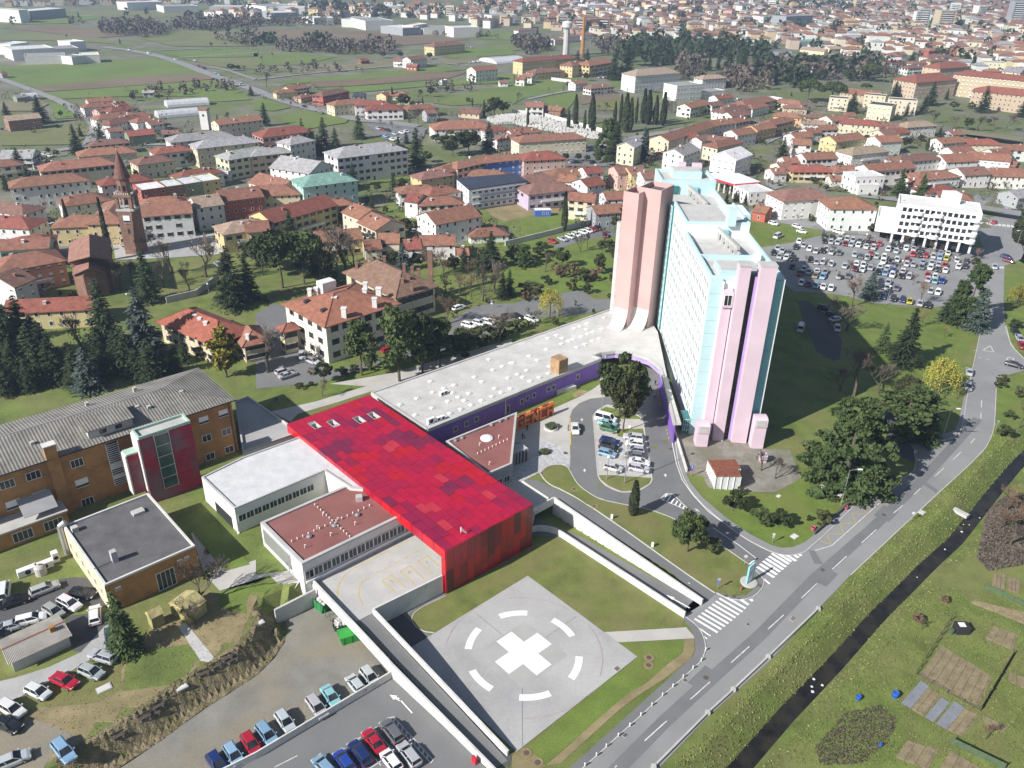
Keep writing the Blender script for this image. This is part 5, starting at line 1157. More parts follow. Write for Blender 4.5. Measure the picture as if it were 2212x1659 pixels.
def roof_mesh(W,d,rh,kind,ov=.55,th=.22):
 mb=MB();x,y=W/2+(ov if kind=='h' else.3),d/2+ov;sl=rh/(d/2);zo=-ov*sl
 if kind=='g':
  v=[(-x,-y,zo),(x,-y,zo),(x,0,rh),(-x,0,rh),(x,y,zo),(-x,y,zo)]
  v+=[(a,b_,c_-th)for a,b_,c_ in v]
  mb.add(v,[(0,1,2,3),(3,2,4,5),(9,8,7,6),(11,10,8,9),(0,6,7,1),(4,10,11,5),(0,3,9,6),(3,5,11,9),(1,7,8,2),(2,8,10,4)])
 else:
  r=max(W/2-d*.5,.05)
  v=[(-x,-y,zo),(x,-y,zo),(x,y,zo),(-x,y,zo),(-r,0,rh),(r,0,rh)]+[(-x,-y,zo-th),(x,-y,zo-th),(x,y,zo-th),(-x,y,zo-th)]
  mb.add(v,[(0,1,5,4),(1,2,5),(2,3,4,5),(3,0,4),(0,6,7,1),(1,7,8,2),(2,8,9,3),(3,9,6,0),(9,8,7,6)])
 return mb.mesh('roof','obj_roof')
def jit(c_,s=.12):
 k=1+uni(-s,s);return tuple(min(.95,max(.004,a*k*(1+uni(-.04,.04))))for a in c_)
def house_at(cx,cy,ang,W,d,h,t,w,r,zone=None,wins=True,name='house',z0=None,nch=None,label=None,style=None,wcol=None):
 z0=Z(cx,cy)if z0 is None else z0
 rh=d/2*.42 if t!='f' else 0
 o=thing(name,(cx,cy,z0),label,'house' if name=='house' else 'building',rz=ang)
 mb=MB();hw,hd=W/2,d/2
 v=[(-hw,-hd,-.6),(hw,-hd,-.6),(hw,hd,-.6),(-hw,hd,-.6),(-hw,-hd,h),(hw,-hd,h),(hw,hd,h),(-hw,hd,h)]
 mb.add(v,[(0,1,5,4),(1,2,6,5),(2,3,7,6),(3,0,4,7)])
 if t=='g':v2=[(-hw,-hd,h),(-hw,hd,h),(-hw,0,h+rh-.05),(hw,-hd,h),(hw,hd,h),(hw,0,h+rh-.05)];mb.add(v2,[(0,2,1),(3,4,5)])
 if t=='f':mb.add(v,[(4,5,6,7)])
 wc=wcol or jit(WALL[w][0],.08)
 local('wall',mb.mesh('wall','obj_paint'),o,col=wc)
 if t=='f':
  mb=MB();mb.box(-hw+.3,-hd+.3,h,hw-.3,hd-.3,h+.08);rf=local('roof',mb.mesh('roof','obj_roof'),o,col=jit(ROOF[r][0]))
  mb=MB();mb.box(-hw-.05,-hd-.05,h-.003,hw+.05,-hd+.3,h+.45);mb.box(-hw-.05,hd-.3,h-.003,hw+.05,hd+.05,h+.45);mb.box(-hw-.05,-hd+.3,h-.003,-hw+.3,hd-.3,h+.45);mb.box(hw-.3,-hd+.3,h-.003,hw+.05,hd-.3,h+.45);local('parapet',mb.mesh('parapet','obj_paint'),o,col=wc)
 else:
  rf=local('roof',roof_mesh(W,d,rh,t),o,TR(0,0,h),col=jit(ROOF[r][0],.16))
  for k in range(nch if nch is not None else random.choice((1,1,2,3))):
   x=uni(-.35,.35)*W;y=uni(-.3,.3)*d;zz=rh*(1-abs(y)/(d/2))*.9
   local('chimney',CHM if rnd()<.75 else CHW,rf,TR(x,y,zz,0,uni(.8,1.1)),col=jit((.3,.13,.09)if rnd()<.6 else(.5,.45,.4)))
 if wins:
  fl=max(1,int(round(h/3.0)));fh=h/fl;camd=Vector((-cx,-cy)).normalized()
  st=style or random.choice(('frame','frame','shutter','frame','blind'))
  for(px,py,nx,ny,L)in((0,-hd,0,-1,W),(0,hd,0,1,W),(-hw,0,-1,0,d),(hw,0,1,0,d)):
   nw=Vector((nx*math.cos(ang)-ny*math.sin(ang),nx*math.sin(ang)+ny*math.cos(ang)))
   if nw.dot(camd)<-.05:continue
   n_=max(1,int(L/uni(2.7,3.3)))if L>4 else 1
   for f_ in range(fl):
    for k in range(n_):
     if rnd()<.12 or(L<9 and n_>2 and rnd()<.25):continue
     s=(k+.5)/n_*L-L/2
     x_,y_=(px+s,py)if nx==0 else(px,py+s)
     door=f_==0 and k==n_//2 and fl>1 and rnd()<.6
     nm,(ww,hh,zz)=('door',(1.1,2.1,.1))if door else('window',(1.0,1.35,f_*fh+.95))
     local(nm,winmesh(ww,hh,'frame' if door else st),o,wmat((x_,y_,zz),(nx,ny)))
   if fl>1 and L>8 and nx==0 and rnd()<.3:
    mb=MB();zz=fh;sgn=ny;y0_,y1_=sorted((py,py+sgn*1.3));mb.box(-L*.25,y0_,zz-.15,L*.25,y1_,zz);mb.box(-L*.25,*sorted((py+sgn*1.2,py+sgn*1.3))[:1],zz,L*.25,sorted((py+sgn*1.2,py+sgn*1.3))[1],zz+.9);local('balcony',mb.mesh('balcony','white_render'),o)
 FOOT.append((cx,cy,math.hypot(W,d)/2+1))
 if zone:HOUSES.append((o,zone,w,r,t))
 return o
def ridge_house(t_,x1,y1,x2,y2,d,h,t,w,r,**kw):
 rh=d/2*.42 if t!='f' else 0
 p1,p2=T(t_,x1,y1),T(t_,x2,y2);zb=3.0 if p1[0]<2000 or p1[1]<400 else Z(*at(*p1).xy)
 a,b_=G(*p1,zb+h+rh),G(*p2,zb+h+rh);m_=(a+b_)/2;L=(b_-a).to_2d().length
 W=L+(d*.95 if t=='h' else 0);W=max(W,d*(1.02 if t=='h' else.6))
 return house_at(m_.x,m_.y,math.atan2(b_.y-a.y,b_.x-a.x),W,d,h,t,w,r,zone=t_,z0=Z(m_.x,m_.y),wins=m_.y<900,**kw)
DATA={'00':"""40 1000 325 972 9 6 g B p|745 850 965 832 8 5 g P t|760 893 955 876 8 5.5 h W t|965 880 1060 868 8 5.5 g W r|820 938 955 918 7 4.5 g P b|970 925 1095 908 8 5 h W r|870 985 1085 957 9 6 h W t|940 1035 1055 1010 8 6 h W t|1060 1003 1135 985 8 6 h W t|1130 978 1230 963 8 6 h W t|1195 1015 1290 1000 8 6 h W t|1265 1045 1380 1030 8 5 g W t|920 1105 1040 1092 7 5 g W t|1085 1130 1315 1108 9 5 g E r|830 1210 1030 1192 8 5 h T b|760 1282 1060 1258 10 8 h C t|450 1395 860 1355 11 9 h C t|200 1530 620 1490 11 9 h W t|1390 1268 1545 1250 9 7 h W r|1240 1352 1370 1335 10 6.5 h C b|1540 1158 1900 1125 11 9 h W g|1760 1208 2110 1172 11 9 h C g|2000 1300 2230 1262 11 9 h C g|1850 1035 2230 990 9 8 g C t|1590 1475 1800 1440 9 6 h W r|940 1530 1180 1500 9 8 h W r|0 1380 80 1372 9 6 h C t|20 1295 300 1290 12 5 g W g|10 620 40 618 6 3 g G b|1230 780 1330 778 5 3 g G g|120 820 215 810 6 3 g E g|1880 1460 2010 1470 8 4 f W g|1400 1125 1540 1120 6 3 g W b""",'10':"""200 775 300 768 7 4 h Y t|255 745 420 722 9 4.5 g Y t|565 790 720 760 9 6 h R b|380 820 440 808 6 3 h T t|700 865 905 845 10 6.5 h C t|905 870 1090 865 9 6 h W r|1015 905 1190 900 10 6 h W r|1080 800 1130 790 8 6 g Y t|1180 790 1270 790 8 6 h Y t|1340 905 1490 895 9 5 h C t|1455 945 1540 940 8 5 g G b|1620 1045 1920 1035 14 6 h W t|1770 930 1950 945 9 3 g T b|1860 575 2050 560 12 8.5 g W t|1540 365 1720 350 14 8 h Y b|1300 490 1440 475 10 7 g W b|1310 545 1400 550 8 4 g R t|1200 500 1290 505 8 5 g W b|100 1110 360 1080 12 10 h P r|300 1185 380 1170 10 9 h W g|10 1280 180 1262 10 9 h T g|760 1265 1130 1222 14 12 h W g|220 1340 560 1390 16 11 g W g|480 1505 690 1480 13 11 h L m|1455 1480 1590 1460 9 8 h Y b|1610 1430 1760 1400 9 7 h P t|1740 1390 2000 1335 9 8 h C t|2000 1345 2200 1325 9 8 h U t|1930 1460 2120 1470 9 6 h P t|1310 1600 1480 1590 9 6 h W t|1520 1620 1640 1600 9 6 h W t|30 1490 300 1555 12 8 g C t|0 1600 240 1590 12 8 h C t|850 800 940 803 7 6 g G n|2030 1095 2110 1085 8 6 h W r|2130 1165 2212 1160 8 5 h W t|2190 1120 2260 1115 9 5 g W t|2100 690 2170 690 7 3 g W b|1590 695 1640 690 5 3 f W w|1760 1060 1800 1055 6 3 g W b|890 505 960 500 7 3 g B r""",'20':"""110 1165 530 1140 11 7.5 h C t|170 1308 330 1300 12 8 h P r|10 1105 170 1095 9 5 h W t|120 882 270 885 9 6 g W t|290 910 440 925 8 4 g B t|45 655 120 660 8 5 g W t|100 632 190 640 8 5 g W t|95 497 300 480 12 10 h Y r|300 485 480 470 12 9 h Y r|210 592 370 580 12 5 h Y b|500 530 600 512 12 9 h Y t|650 522 800 500 14 9 h Y t|1080 597 1330 580 16 12 h W p|1370 735 1590 718 14 10 f W g|1575 795 1800 775 10 4 f W g|1655 648 1780 640 10 8 h W p|520 700 620 690 8 5 g W t|690 730 810 720 9 5 h W b|1490 895 1650 860 10 6 g W t|1690 882 1800 870 9 5 g W b|1745 820 1880 808 9 4 g W r|1990 865 2190 825 12 6 h C t|1825 930 1990 902 10 5 h W b|1860 968 2020 950 9 6 g W b|1700 1040 1880 1015 10 6 g W t|1885 1022 2000 1000 9 6 g W t|1280 1165 1690 1040 11 7 g C t|1470 1150 1590 1142 8 6 g W r|1590 1182 1680 1160 8 5 g W b|1700 1165 1920 1185 9 5 g W b|1760 1220 1900 1190 9 7 h C t|1895 1120 2060 1098 10 6 g W t|2065 1080 2230 1052 10 6 g O t|1400 1285 1545 1235 11 8 g W g|1835 1310 1975 1262 13 9 g W w|985 1228 1080 1182 9 9 g C g|1200 1215 1310 1200 8 4 f C p|880 1432 990 1425 10 7.5 g P b|990 1442 1115 1432 10 7.5 g Y b|1110 1475 1240 1470 10 7.5 g W b|400 1452 600 1440 11 6 h W t|610 1440 755 1430 9 8 g W r|415 1500 560 1512 9 6 g W t|590 1545 745 1520 10 8 g W r|120 1510 260 1490 11 6 h W b|200 1580 390 1562 12 7 h V b|60 245 170 240 9 5 h W b|350 330 430 325 8 5 g W t|460 300 545 292 9 6 h W b|1250 320 1340 310 9 5 h W b|1410 350 1500 345 9 5 h O b|1560 250 1650 240 10 6 h Y t|600 285 680 280 9 5 h W b|1790 305 1900 300 10 6 h T b|1980 325 2060 318 9 5 h O t|1620 355 1720 350 10 6 h C b|900 205 990 200 10 5 h W b|1060 235 1160 230 10 5 h T b|1880 900 1960 890 8 5 h W b|2060 900 2150 880 9 5 h W t""",'30':"""120 965 240 975 9 6 h O t|10 1035 150 1005 9 6 h Y t|505 1000 655 985 10 6.5 g W t|665 968 750 972 8 6 g W t|700 1022 920 1038 10 6 h C r|425 1080 575 1075 9 5 g W t|320 1108 430 1100 9 5 g W t|195 1150 350 1132 9 5 g W t|215 1192 370 1200 10 6 g W t|530 1170 780 1140 11 7 g Y t|1000 1062 1170 1062 9 5 h W b|955 1120 1095 1102 9 5 g C b|1090 1112 1190 1105 8 5 g T r|920 1172 1105 1160 11 7 g W t|1210 1050 1360 1040 10 6 h W p|735 1270 920 1252 11 6.5 h W p|1455 1182 1650 1165 10 5 g W t|1565 1115 1665 1110 8 5 g G t|1735 1165 1940 1168 10 5 h C r|1560 1250 1740 1235 10 4 g W t|1745 1262 2105 1290 11 6 g W t|1150 1340 1385 1318 10 5.5 h W b|1490 1310 1765 1300 12 6 g W t|1650 1410 1875 1400 11 6 g W b|1890 1412 1985 1420 10 5 g T p|1985 1392 2230 1402 12 6 h W t|290 1320 560 1308 10 6 g W t|125 1352 245 1350 9 6 g W t|75 1402 180 1395 9 5 g W t|20 1450 130 1445 8 4 g W t|275 1420 465 1420 10 5 h Y r|605 1430 730 1425 9 5 h W t|530 1515 620 1515 6 3 g W t|830 1418 1220 1385 10 7 g W t|705 1512 955 1502 10 7 f W w|745 1582 920 1580 9 4 f W w|1310 1470 1530 1452 11 4.5 h W t|1235 1530 1340 1545 8 4 g W t|1385 1582 1520 1572 9 4 h W r|190 1632 380 1622 13 8 h W b|1270 640 1480 625 20 12 h T r|1475 540 1630 530 16 15 h T r|1720 582 2300 635 14 17 h T r|1900 705 2300 740 16 12 h T r|535 838 700 850 10 8 f C n|840 812 1025 828 10 8 f C n|890 890 1095 912 14 9 f C n|1045 850 1290 868 10 9 f C n|660 755 985 795 12 6 g T t|140 850 270 870 9 5 h C t|190 900 285 905 8 4 h T b|380 980 480 985 8 4 h T b|360 1035 480 1040 8 4 h W p|40 850 75 845 10 6 f W w|440 560 520 550 9 6 h W r|680 510 780 505 10 6 h O b|780 500 890 495 10 6 h W b|1080 450 1170 445 10 6 g W b|1070 520 1190 515 10 5 h W t|1210 560 1320 555 10 6 h W b|1380 470 1490 462 10 7 h W b|1480 475 1560 468 10 6 g W b|1250 525 1360 520 9 6 h W b|1400 500 1490 495 10 8 h Y b|1860 520 2050 530 14 10 f C g|2080 540 2230 555 16 12 g C g|1750 450 1830 445 10 8 g C p|1970 420 2100 430 10 7 h W t|1390 415 1500 410 10 8 h R t|600 315 690 312 9 7 h C b|720 335 790 330 10 6 h Y b|610 300 800 298 12 9 f W w|860 320 1040 325 14 9 f W w|740 255 910 255 12 9 f W w|920 270 1100 272 12 9 f W w|1110 280 1180 278 12 8 f W w|210 355 490 350 20 6 f G m|0 440 190 445 14 5 f G n|300 400 510 420 10 5 g C p|510 400 640 395 10 7 g C p|2150 1195 2260 1200 10 6 h W t|1580 1640 1680 1650 9 6 h W t|2110 1585 2230 1570 10 5 g G g|1930 1240 2080 1230 9 5 g W t|2080 1330 2180 1345 9 4 g R t""",'01':"""20 78 190 100 10 6 h W b|0 198 190 208 11 6.5 h W r|640 22 790 2 11 6 h W t|610 200 830 192 11 7 h Y t|935 165 1020 60 12 8 h Y t|1210 108 1640 75 12 9 g W t|1300 45 1480 30 11 8 h T t|1650 40 1880 10 12 9 g W p|1875 -15 2230 -55 12 9 g R t|2010 250 2180 225 11 7 h Y p|0 412 430 387 9 7 g L t|100 540 320 502 12 8 h O t|0 700 100 662 12 8 g W b|60 930 815 893 9 5.5 g Y r|180 380 340 365 9 6 h R r""",'11':"""30 165 590 20 13 8 g Y r|850 92 1000 150 11 7 g C t|1000 170 1160 240 12 7 g C t|1470 172 1860 105 13 8.5 g W t|1330 5 1440 20 9 7 g W r|1490 42 1680 32 9 6 h W t|935 410 1060 402 9 5 g C t|1060 352 1235 350 9 5.5 g C t|1290 405 1400 400 9 5 g W r|1415 370 1715 366 9 5.5 g W t|490 342 890 306 10 6 g Y t|1735 483 1830 480 6 2.8 g C t|-100 255 100 240 10 7 g Y t|1920 310 2070 300 8 3 h W t|620 60 740 50 8 4 h T t""",'21':"""500 -5 730 15 9 8 g C t|690 115 900 100 9 6 g G t|790 -5 960 -12 9 6 g W t|2120 105 2230 125 8 4 g R t|860 100 940 95 7 5 h R t""",'31':"""640 40 765 42 13 9 h W t"""}
for t_,s in DATA.items():
 for e in s.split('|'):
  q=e.split();ridge_house(t_,*[float(a)for a in q[:6]],*q[6:9])
M('old_brick',(.24,.13,.09),.3,.8,fine=.25,fscale=5,hue=(.17,.1,.075),hfac=.6)
def villa(A,B,D,ze,rise,wall,roof,lab,chim,fl,style='shutter',ov=.9,chmat=None,nwl=4,nwr=6):
 R4=rect3(A,B,D,ze);g=cen(R4);o=thing('villa',(g.x,g.y,3),lab,'villa')
 I4=inset(R4,ov);mb=MB();mb.prism(xy(I4),2.8,ze-.1,bottom=False);mb.build('wall','obj_paint',o,col=wall)
 a,b_=(R4[0]-R4[1]),(R4[2]-R4[1]);L,S_=(a,b_)if a.length>b_.length else(b_,a)
 off=S_.length/2;m0=g-L.normalized()*(L.length/2-off*.95);m1=g+L.normalized()*(L.length/2-off*.95)
 mb=MB();P=[R4[1],R4[1]+L,R4[1]+L+S_,R4[1]+S_]
 v=[(p.x,p.y,ze)for p in P]+[(m0.x,m0.y,ze+rise),(m1.x,m1.y,ze+rise)]+[(p.x,p.y,ze-.25)for p in P]
 f_=[(0,1,5,4),(1,2,5),(2,3,4,5),(3,0,4),(0,6,7,1),(1,7,8,2),(2,8,9,3),(3,9,6,0),(9,8,7,6)]
 if L.x*S_.y-L.y*S_.x<0:f_=[q[::-1]for q in f_]
 mb.add(v,f_);rf=mb.build('roof','obj_roof',o,col=roof)
 for(p,q)in((P[0],m0),(P[1],m1),(P[2],m1),(P[3],m0),(m0,m1)):
  zp=ze if p is not m0 else ze+rise;mb=MB();mb.tube((p.x,p.y,zp+.03),(q.x,q.y,ze+rise+.03),.13,n=5);mb.build('ridge_tiles','obj_roof',rf,col=tuple(c_*.8 for c_ in roof))
 for(t_,x,y,s)in chim:
  p=G(*T(t_,x,y),ze+rise*.55)
  if not inside_np(np.array([p.x]),np.array([p.y]),inset(R4,1.0))[0]:continue
  c_=MB();c_.box(p.x-s,p.y-s,ze,p.x+s,p.y+s,ze+rise*.55+1.0);c_.box(p.x-s-.12,p.y-s-.12,ze+rise*.55+1.0,p.x+s+.12,p.y+s+.12,ze+rise*.55+1.18);c_.build('chimney',chmat or 'white_render',rf)
 hf=(ze-3)/fl;g2=cen(I4)
 for(p,q,n_)in((I4[0],I4[1],nwl),(I4[1],I4[2],nwr)):
  for k in range(fl):winrow(o,p,q,g2,3+k*hf+hf*.35,n_,1.1,hf*.45,style,.8,.8)
 FOOT.append((g.x,g.y,L.length*.55));return o,rf,R4
vo,vr,vR=villa(T('11',200,965),T('11',592,1175),T('11',1265,968),13.6,3.4,(.70,.67,.57),(.29,.12,.075),'large white park villa with red hipped roof and white chimneys',[('11',440,1010,.5),('11',475,1040,.5),('11',680,940,.6),('11',760,1035,.6),('11',1025,950,.6),('11',940,870,.55),('11',1060,862,.7),('11',465,870,.5),('11',520,860,.5),('11',945,815,.55)],3)
for t_,x,y in(('11',440,937),('11',585,1013),('11',757,880),('11',895,915)):
 p=G(*T(t_,x,y),15.4);rbox(vr,'roof_window',p.to_2d(),vR[0]-vR[1],1.1,1.5,14.4,15.55,'glass')
p=G(*T('11',610,825),16);rbox(vr,'roof_dormer',p.to_2d(),vR[2]-vR[1],4.2,3,13.6,18,'white_render')
villa(T('11',700,705),T('11',1205,925),T('11',1600,822),11.0,4.2,(.55,.48,.36),(.20,.12,.085),'old park villa with weathered brown hipped roof and many tall chimneys',[('11',x,y,.42)for x,y in((785,700),(840,730),(905,765),(975,795),(1075,835),(870,640),(950,620),(1005,610),(1110,585),(1275,720),(1320,760),(1265,780),(1345,800),(1340,850),(1200,890),(1280,650),(1350,680),(1405,695))],2,chmat='old_brick')
mb=MB();p=G(*T('11',1510,770),8);o=thing('brick_chimney_stack',(p.x,p.y,3),'tall square brick chimney stack behind the brown-roofed villa','chimney');mb.box(p.x-.7,p.y-.7,3,p.x+.7,p.y+.7,18);mb.build('stack','old_brick',o);mb=MB();mb.box(p.x-.85,p.y-.85,18,p.x+.85,p.y+.85,18.4);mb.build('cap','concrete',o)
villa(T('01',1545,1060),T('01',1848,1335),T('01',2120,1170),9.0,3.2,(.55,.47,.33),(.30,.095,.06),'low park house with bright red hipped roof left of the white villa',[('01',1690,1090,.45),('01',1730,1120,.45),('01',1780,1155,.45),('01',2035,1060,.45),('01',2080,1095,.45),('01',2140,1150,.45),('01',1865,985,.45),('01',1930,1000,.45),('01',1810,960,.4)],2,nwl=6,nwr=5)
villa(T('01',1975,1210),T('01',2090,1345),T('11',150,1290),8.0,2.4,(.50,.43,.32),(.29,.13,.085),'tan rear wing with pale tiled roof joining the red-roofed park house',[('01',2140,1265,.4)],2)
villa(T('11',160,1165),T('11',222,1222),T('11',392,1182),9.5,1.3,(.62,.54,.36),(.27,.1,.07),'small yellow link building with red roof between two park villas',[('11',140,1170,.35)],2,nwl=1,nwr=3)
ch=thing('church',G(*T('01',700,800),3),'brick church with brown tiled roofs and polygonal choir','church')
def tri_roof(name,E0,E1,R0,R1,F0,F1,ze,zr,col,hip=None):
 """eave left E, ridge R, eave right F (near, far) photo points"""
 pts=[G(*p,z)for p,z in((E0,ze),(E1,ze),(R0,zr),(R1,zr),(F0,ze),(F1,ze))]
 lo=[Vector((p.x,p.y,p.z-.3))for p in pts];mb=MB();mb.add(pts+lo,[(0,2,3,1),(2,4,5,3),(6,7,9,8),(8,9,11,10),(0,1,7,6),(5,4,10,11),(0,6,8,2),(2,8,10,4),(1,3,9,7),(3,5,11,9)])
 mb.build(name,'obj_roof',ch,col=col);w=MB();w.prism(xy(inset([pts[0].to_2d(),pts[4].to_2d(),pts[5].to_2d(),pts[1].to_2d()],.6)),2.8,ze-.2);w.build('wall','old_brick',ch)
 m0=[pts[0],pts[4],pts[2]];w=MB();w.add([p+(cen([q.to_2d()for q in pts])-p.to_2d()).to_3d().normalized()*.5 for p in m0],[(0,1,2)]);w.build('gable','old_brick',ch)
tri_roof('nave_roof',T('01',585,600),T('01',598,440),T('01',775,550),T('01',770,362),T('01',955,585),T('01',955,400),13,18,(.25,.13,.095))
tri_roof('choir_roof',T('01',625,715),T('01',628,630),T('01',765,650),T('01',770,570),T('01',915,690),T('01',925,610),10.5,14.2,(.24,.125,.09))
ap=[G(*p,10.3)for p in TT('01',630,712,718,728,825,712,912,682)];pk=G(*T('01',765,640),13.6)
mb=MB();mb.add(ap+[pk],[(0,1,4),(1,2,4),(2,3,4)]);mb.build('apse_roof','obj_roof',ch,col=(.25,.14,.1));bk_=[G(*p,10.3).to_2d()for p in TT('01',915,650,628,660)]
mb=MB();mb.prism(xy([p.to_2d()for p in ap]+bk_),2.8,10.25);mb.build('apse','old_brick',ch)
bt_c=G(*T('01',1180,395),3);
b0=at(*T('01',1185,520));bt=thing('bell_tower',b0,'slender brick bell tower with conical brown spire in the church square','bell tower')
def zof(px):
 lo,hi=0,60
 for _ in range(40):
  m_=(lo+hi)/2;hi,lo=(m_,lo)if proj((b0.x,b0.y,b0.z+m_))[1]<px else(hi,m_)
 return lo+b0.z
zs,zb_,zm=zof(324),zof(383),zof(420);s=2.7
mb=MB();mb.box(b0.x-s,b0.y-s,2.8,b0.x+s,b0.y+s,zof(452));mb.build('shaft','old_brick',bt)
mb=MB();mb.box(b0.x-s-.2,b0.y-s-.2,zof(452),b0.x+s+.2,b0.y+s+.2,zof(447));mb.build('cornice','concrete',bt)
z0_,z1_=zof(447),zof(422)
for dx in(-s+.5,s-.5):
 for dy in(-s+.5,s-.5):mb=MB();mb.box(b0.x+dx-.5,b0.y+dy-.5,z0_,b0.x+dx+.5,b0.y+dy+.5,z1_);mb.build('belfry_pier','old_brick',bt)
for dx,dy in((0,-s+.3),(-s+.3,0),(s-.3,0),(0,s-.3)):mb=MB();mb.tube((b0.x+dx,b0.y+dy,z0_),(b0.x+dx,b0.y+dy,z1_),.15);mb.build('colonnette','wall_concrete',bt)
mb=MB();mb.lathe((b0.x,b0.y,z0_),[(.2,1.0),(.9,1.1),(.6,2.0),(.2,2.4)],12);mb.build('bell','shutter_paint',bt)
mb=MB();mb.box(b0.x-s-.3,b0.y-s-.3,z1_,b0.x+s+.3,b0.y+s+.3,z1_+.9);mb.build('cornice','old_brick',bt)
for k in range(9):
 for dx,dy in((k/8*2-1,-1),(-1,k/8*2-1),(1,k/8*2-1)):mb=MB();mb.box(b0.x+dx*(s+.1)-.15,b0.y+dy*(s+.1)-.15,z1_+.9,b0.x+dx*(s+.1)+.15,b0.y+dy*(s+.1)+.15,z1_+1.5);mb.build('baluster','concrete',bt)
mb=MB();mb.lathe((b0.x,b0.y,z1_+.9),[(2.1,0),(2.1,zb_-z1_-1.2),(2.4,zb_-z1_-.9)],8);mb.build('lantern','old_brick',bt)
for k in range(8):
 a=k*math.pi/4+math.pi/8;link('window',winmesh(.8,1.7,'slot'),bt,wmat((b0.x+1.96*math.cos(a),b0.y+1.96*math.sin(a),z1_+1.9),(math.cos(a),math.sin(a))))
M('spire_tiles',(.15,.07,.055),.25,1,fine=.3,fscale=3)
mb=MB();mb.lathe((b0.x,b0.y,zb_-.1),[(2.6,0),(1.4,(zs-zb_)*.5),(.1,zs-zb_)],16);sp=mb.build('spire','spire_tiles',bt)
mb=MB();mb.tube((b0.x,b0.y,zs-.3),(b0.x,b0.y,zs+1.5),.08);mb.lathe((b0.x,b0.y,zs+.2),[(.1,0),(.25,.2),(.1,.4)],8);mb.build('finial','steel',sp)
for zz in(zof(500),zof(480)):link('window',winmesh(.7,1.6,'slot'),bt,wmat((b0.x,b0.y-s,zz),(0,-1)))
link('clock_panel',winmesh(2.2,2.4,'blind'),bt,wmat((b0.x,b0.y-s-.02,zof(476)),(0,-1)))
ab=thing('apartment_block',at(*T('31',1660,440)),'white modern apartment block on piers with stacked round balconies','building')
ZB=17.5
R4=rect3(T('31',1805,130),T('31',1130,100),T('31',1255,32),ZB);g=cen(R4);nf=outn(R4[0],R4[1],g);Lf=(R4[0]-R4[1]).length
flat_block(ab,R4,6.2,ZB,'white','white_render',.5,.35)
for k in range(8):p=lerp(R4[1],R4[0],(k+.1)/7.3);mb=MB();q=p-nf*.6;mb.box(q.x-.3,q.y-.3,2.5,q.x+.3,q.y+.3,6.2);mb.build('pier','white',ab)
mb=MB();I4=inset(R4,3.0);mb.prism(xy(I4),2.5,6.2);mb.build('ground_floor','glass',ab)
for fl in range(4):winrow(ab,R4[1],R4[0],g,7.0+fl*2.65,13,1.35,1.5,'slot',1.5,1.5)
winrow(ab,R4[1],R4[2],g,8,3,1.1,1.3);winrow(ab,R4[1],R4[2],g,12,3,1.1,1.3)
for s in(.26,.5,.94):
 for fl in range(4):
  p=lerp(R4[1],R4[0],s);mb=MB();z=6.4+fl*2.65;N=9;V=[]
  for i in range(N):a=math.pi*i/(N-1);q=p+(R4[0]-R4[1]).normalized()*(1.9*math.cos(a))+nf*(1.7*math.sin(a));V.append((q.x,q.y))
  mb.prism(V,z,z+1.05);mb.build('balcony','white',ab)
p=lerp(R4[2],R4[3],.72);q=lerp(p,g,.4);mb=MB();mb.box(q.x-2.5,q.y-2.5,ZB-.5,q.x+2.5,q.y+2.5,ZB+3.5);mb.build('roof_house','white',ab)
low4=[R4[1],R4[1]-(R4[0]-R4[1]).normalized()*6,R4[2]-(R4[0]-R4[1]).normalized()*6,R4[2]];flat_block(ab,low4,6.2,12.0,'white','white_render',.5,.3)
nb=thing('modern_block',G(*T('10',1800,1659),3),'white modern block with dark sloping roof and grey balconies by the building site','building')
R4=rect3(T('10',1730,1560),T('11',1845,0),T('20',160,1565),11.5);R4=[G(*T('10',1735,1550),11.5).to_2d(),G(*T('10',1840,1640),11.5).to_2d(),G(*T('20',130,1570),11.5).to_2d(),G(*T('20',20,1505),11.5).to_2d()]
flat_block(nb,R4,2.8,11.5,'white','dark',.15,.2)
mb=MB();mb.prism(xy(inset(R4,-.3)),11.52,11.9);mb.build('dark_roof','obj_roof',nb,col=(.03,.04,.07))
g=cen(R4)
for fl in range(3):winrow(nb,R4[1],R4[2],g,3.8+fl*2.8,9,1.6,1.6,'multi',.8,.8);winrow(nb,R4[0],R4[1],g,3.8+fl*2.8,4,1.4,1.6,'multi',.8,.8)
nv=outn(R4[1],R4[2],g)
for fl in range(3):a,b_=lerp(R4[1],R4[2],.05),lerp(R4[1],R4[2],.95);mb=MB();mb.prism(xy([a,b_,b_+nv*1.4,a+nv*1.4]),5.6+fl*2.7-.25,5.6+fl*2.7);mb.build('balcony','grey_metal',nb)
FOOT.append((g.x,g.y,20))
for(x0,y0,x1,y1,w)in((1180,1625,1400,1595,'R'),(1400,1595,1540,1575,'B'),(1540,1575,1700,1550,'E'),(1700,1550,1855,1528,'Y')):ridge_house('00',x0,y0,x1,y1,12,8,'f',w,'w')
p=at(*T('00',1785,1115));o=thing('fire_station_tower',p,'square white hose tower beside the red-gated hall','tower');mb=MB();mb.box(p.x-2.2,p.y-2.2,3,p.x+2.2,p.y+2.2,13.5);mb.build('shaft','white_render',o);mb=MB();mb.box(p.x-2.5,p.y-2.5,13.5,p.x+2.5,p.y+2.5,14.3);mb.build('roof','obj_roof',o,col=(.3,.15,.12));link('window',winmesh(1.2,1.6),o,wmat((p.x,p.y-2.2,10),(0,-1)))
ps_=thing('petrol_station',G(*T('20',1850,1560),3),'petrol station with white canopy edged in red behind the tower','petrol station')
cp=[G(*p,9).to_2d()for p in TT('20',1715,1495,1960,1495,2150,1570,1925,1590,1725,1530)]
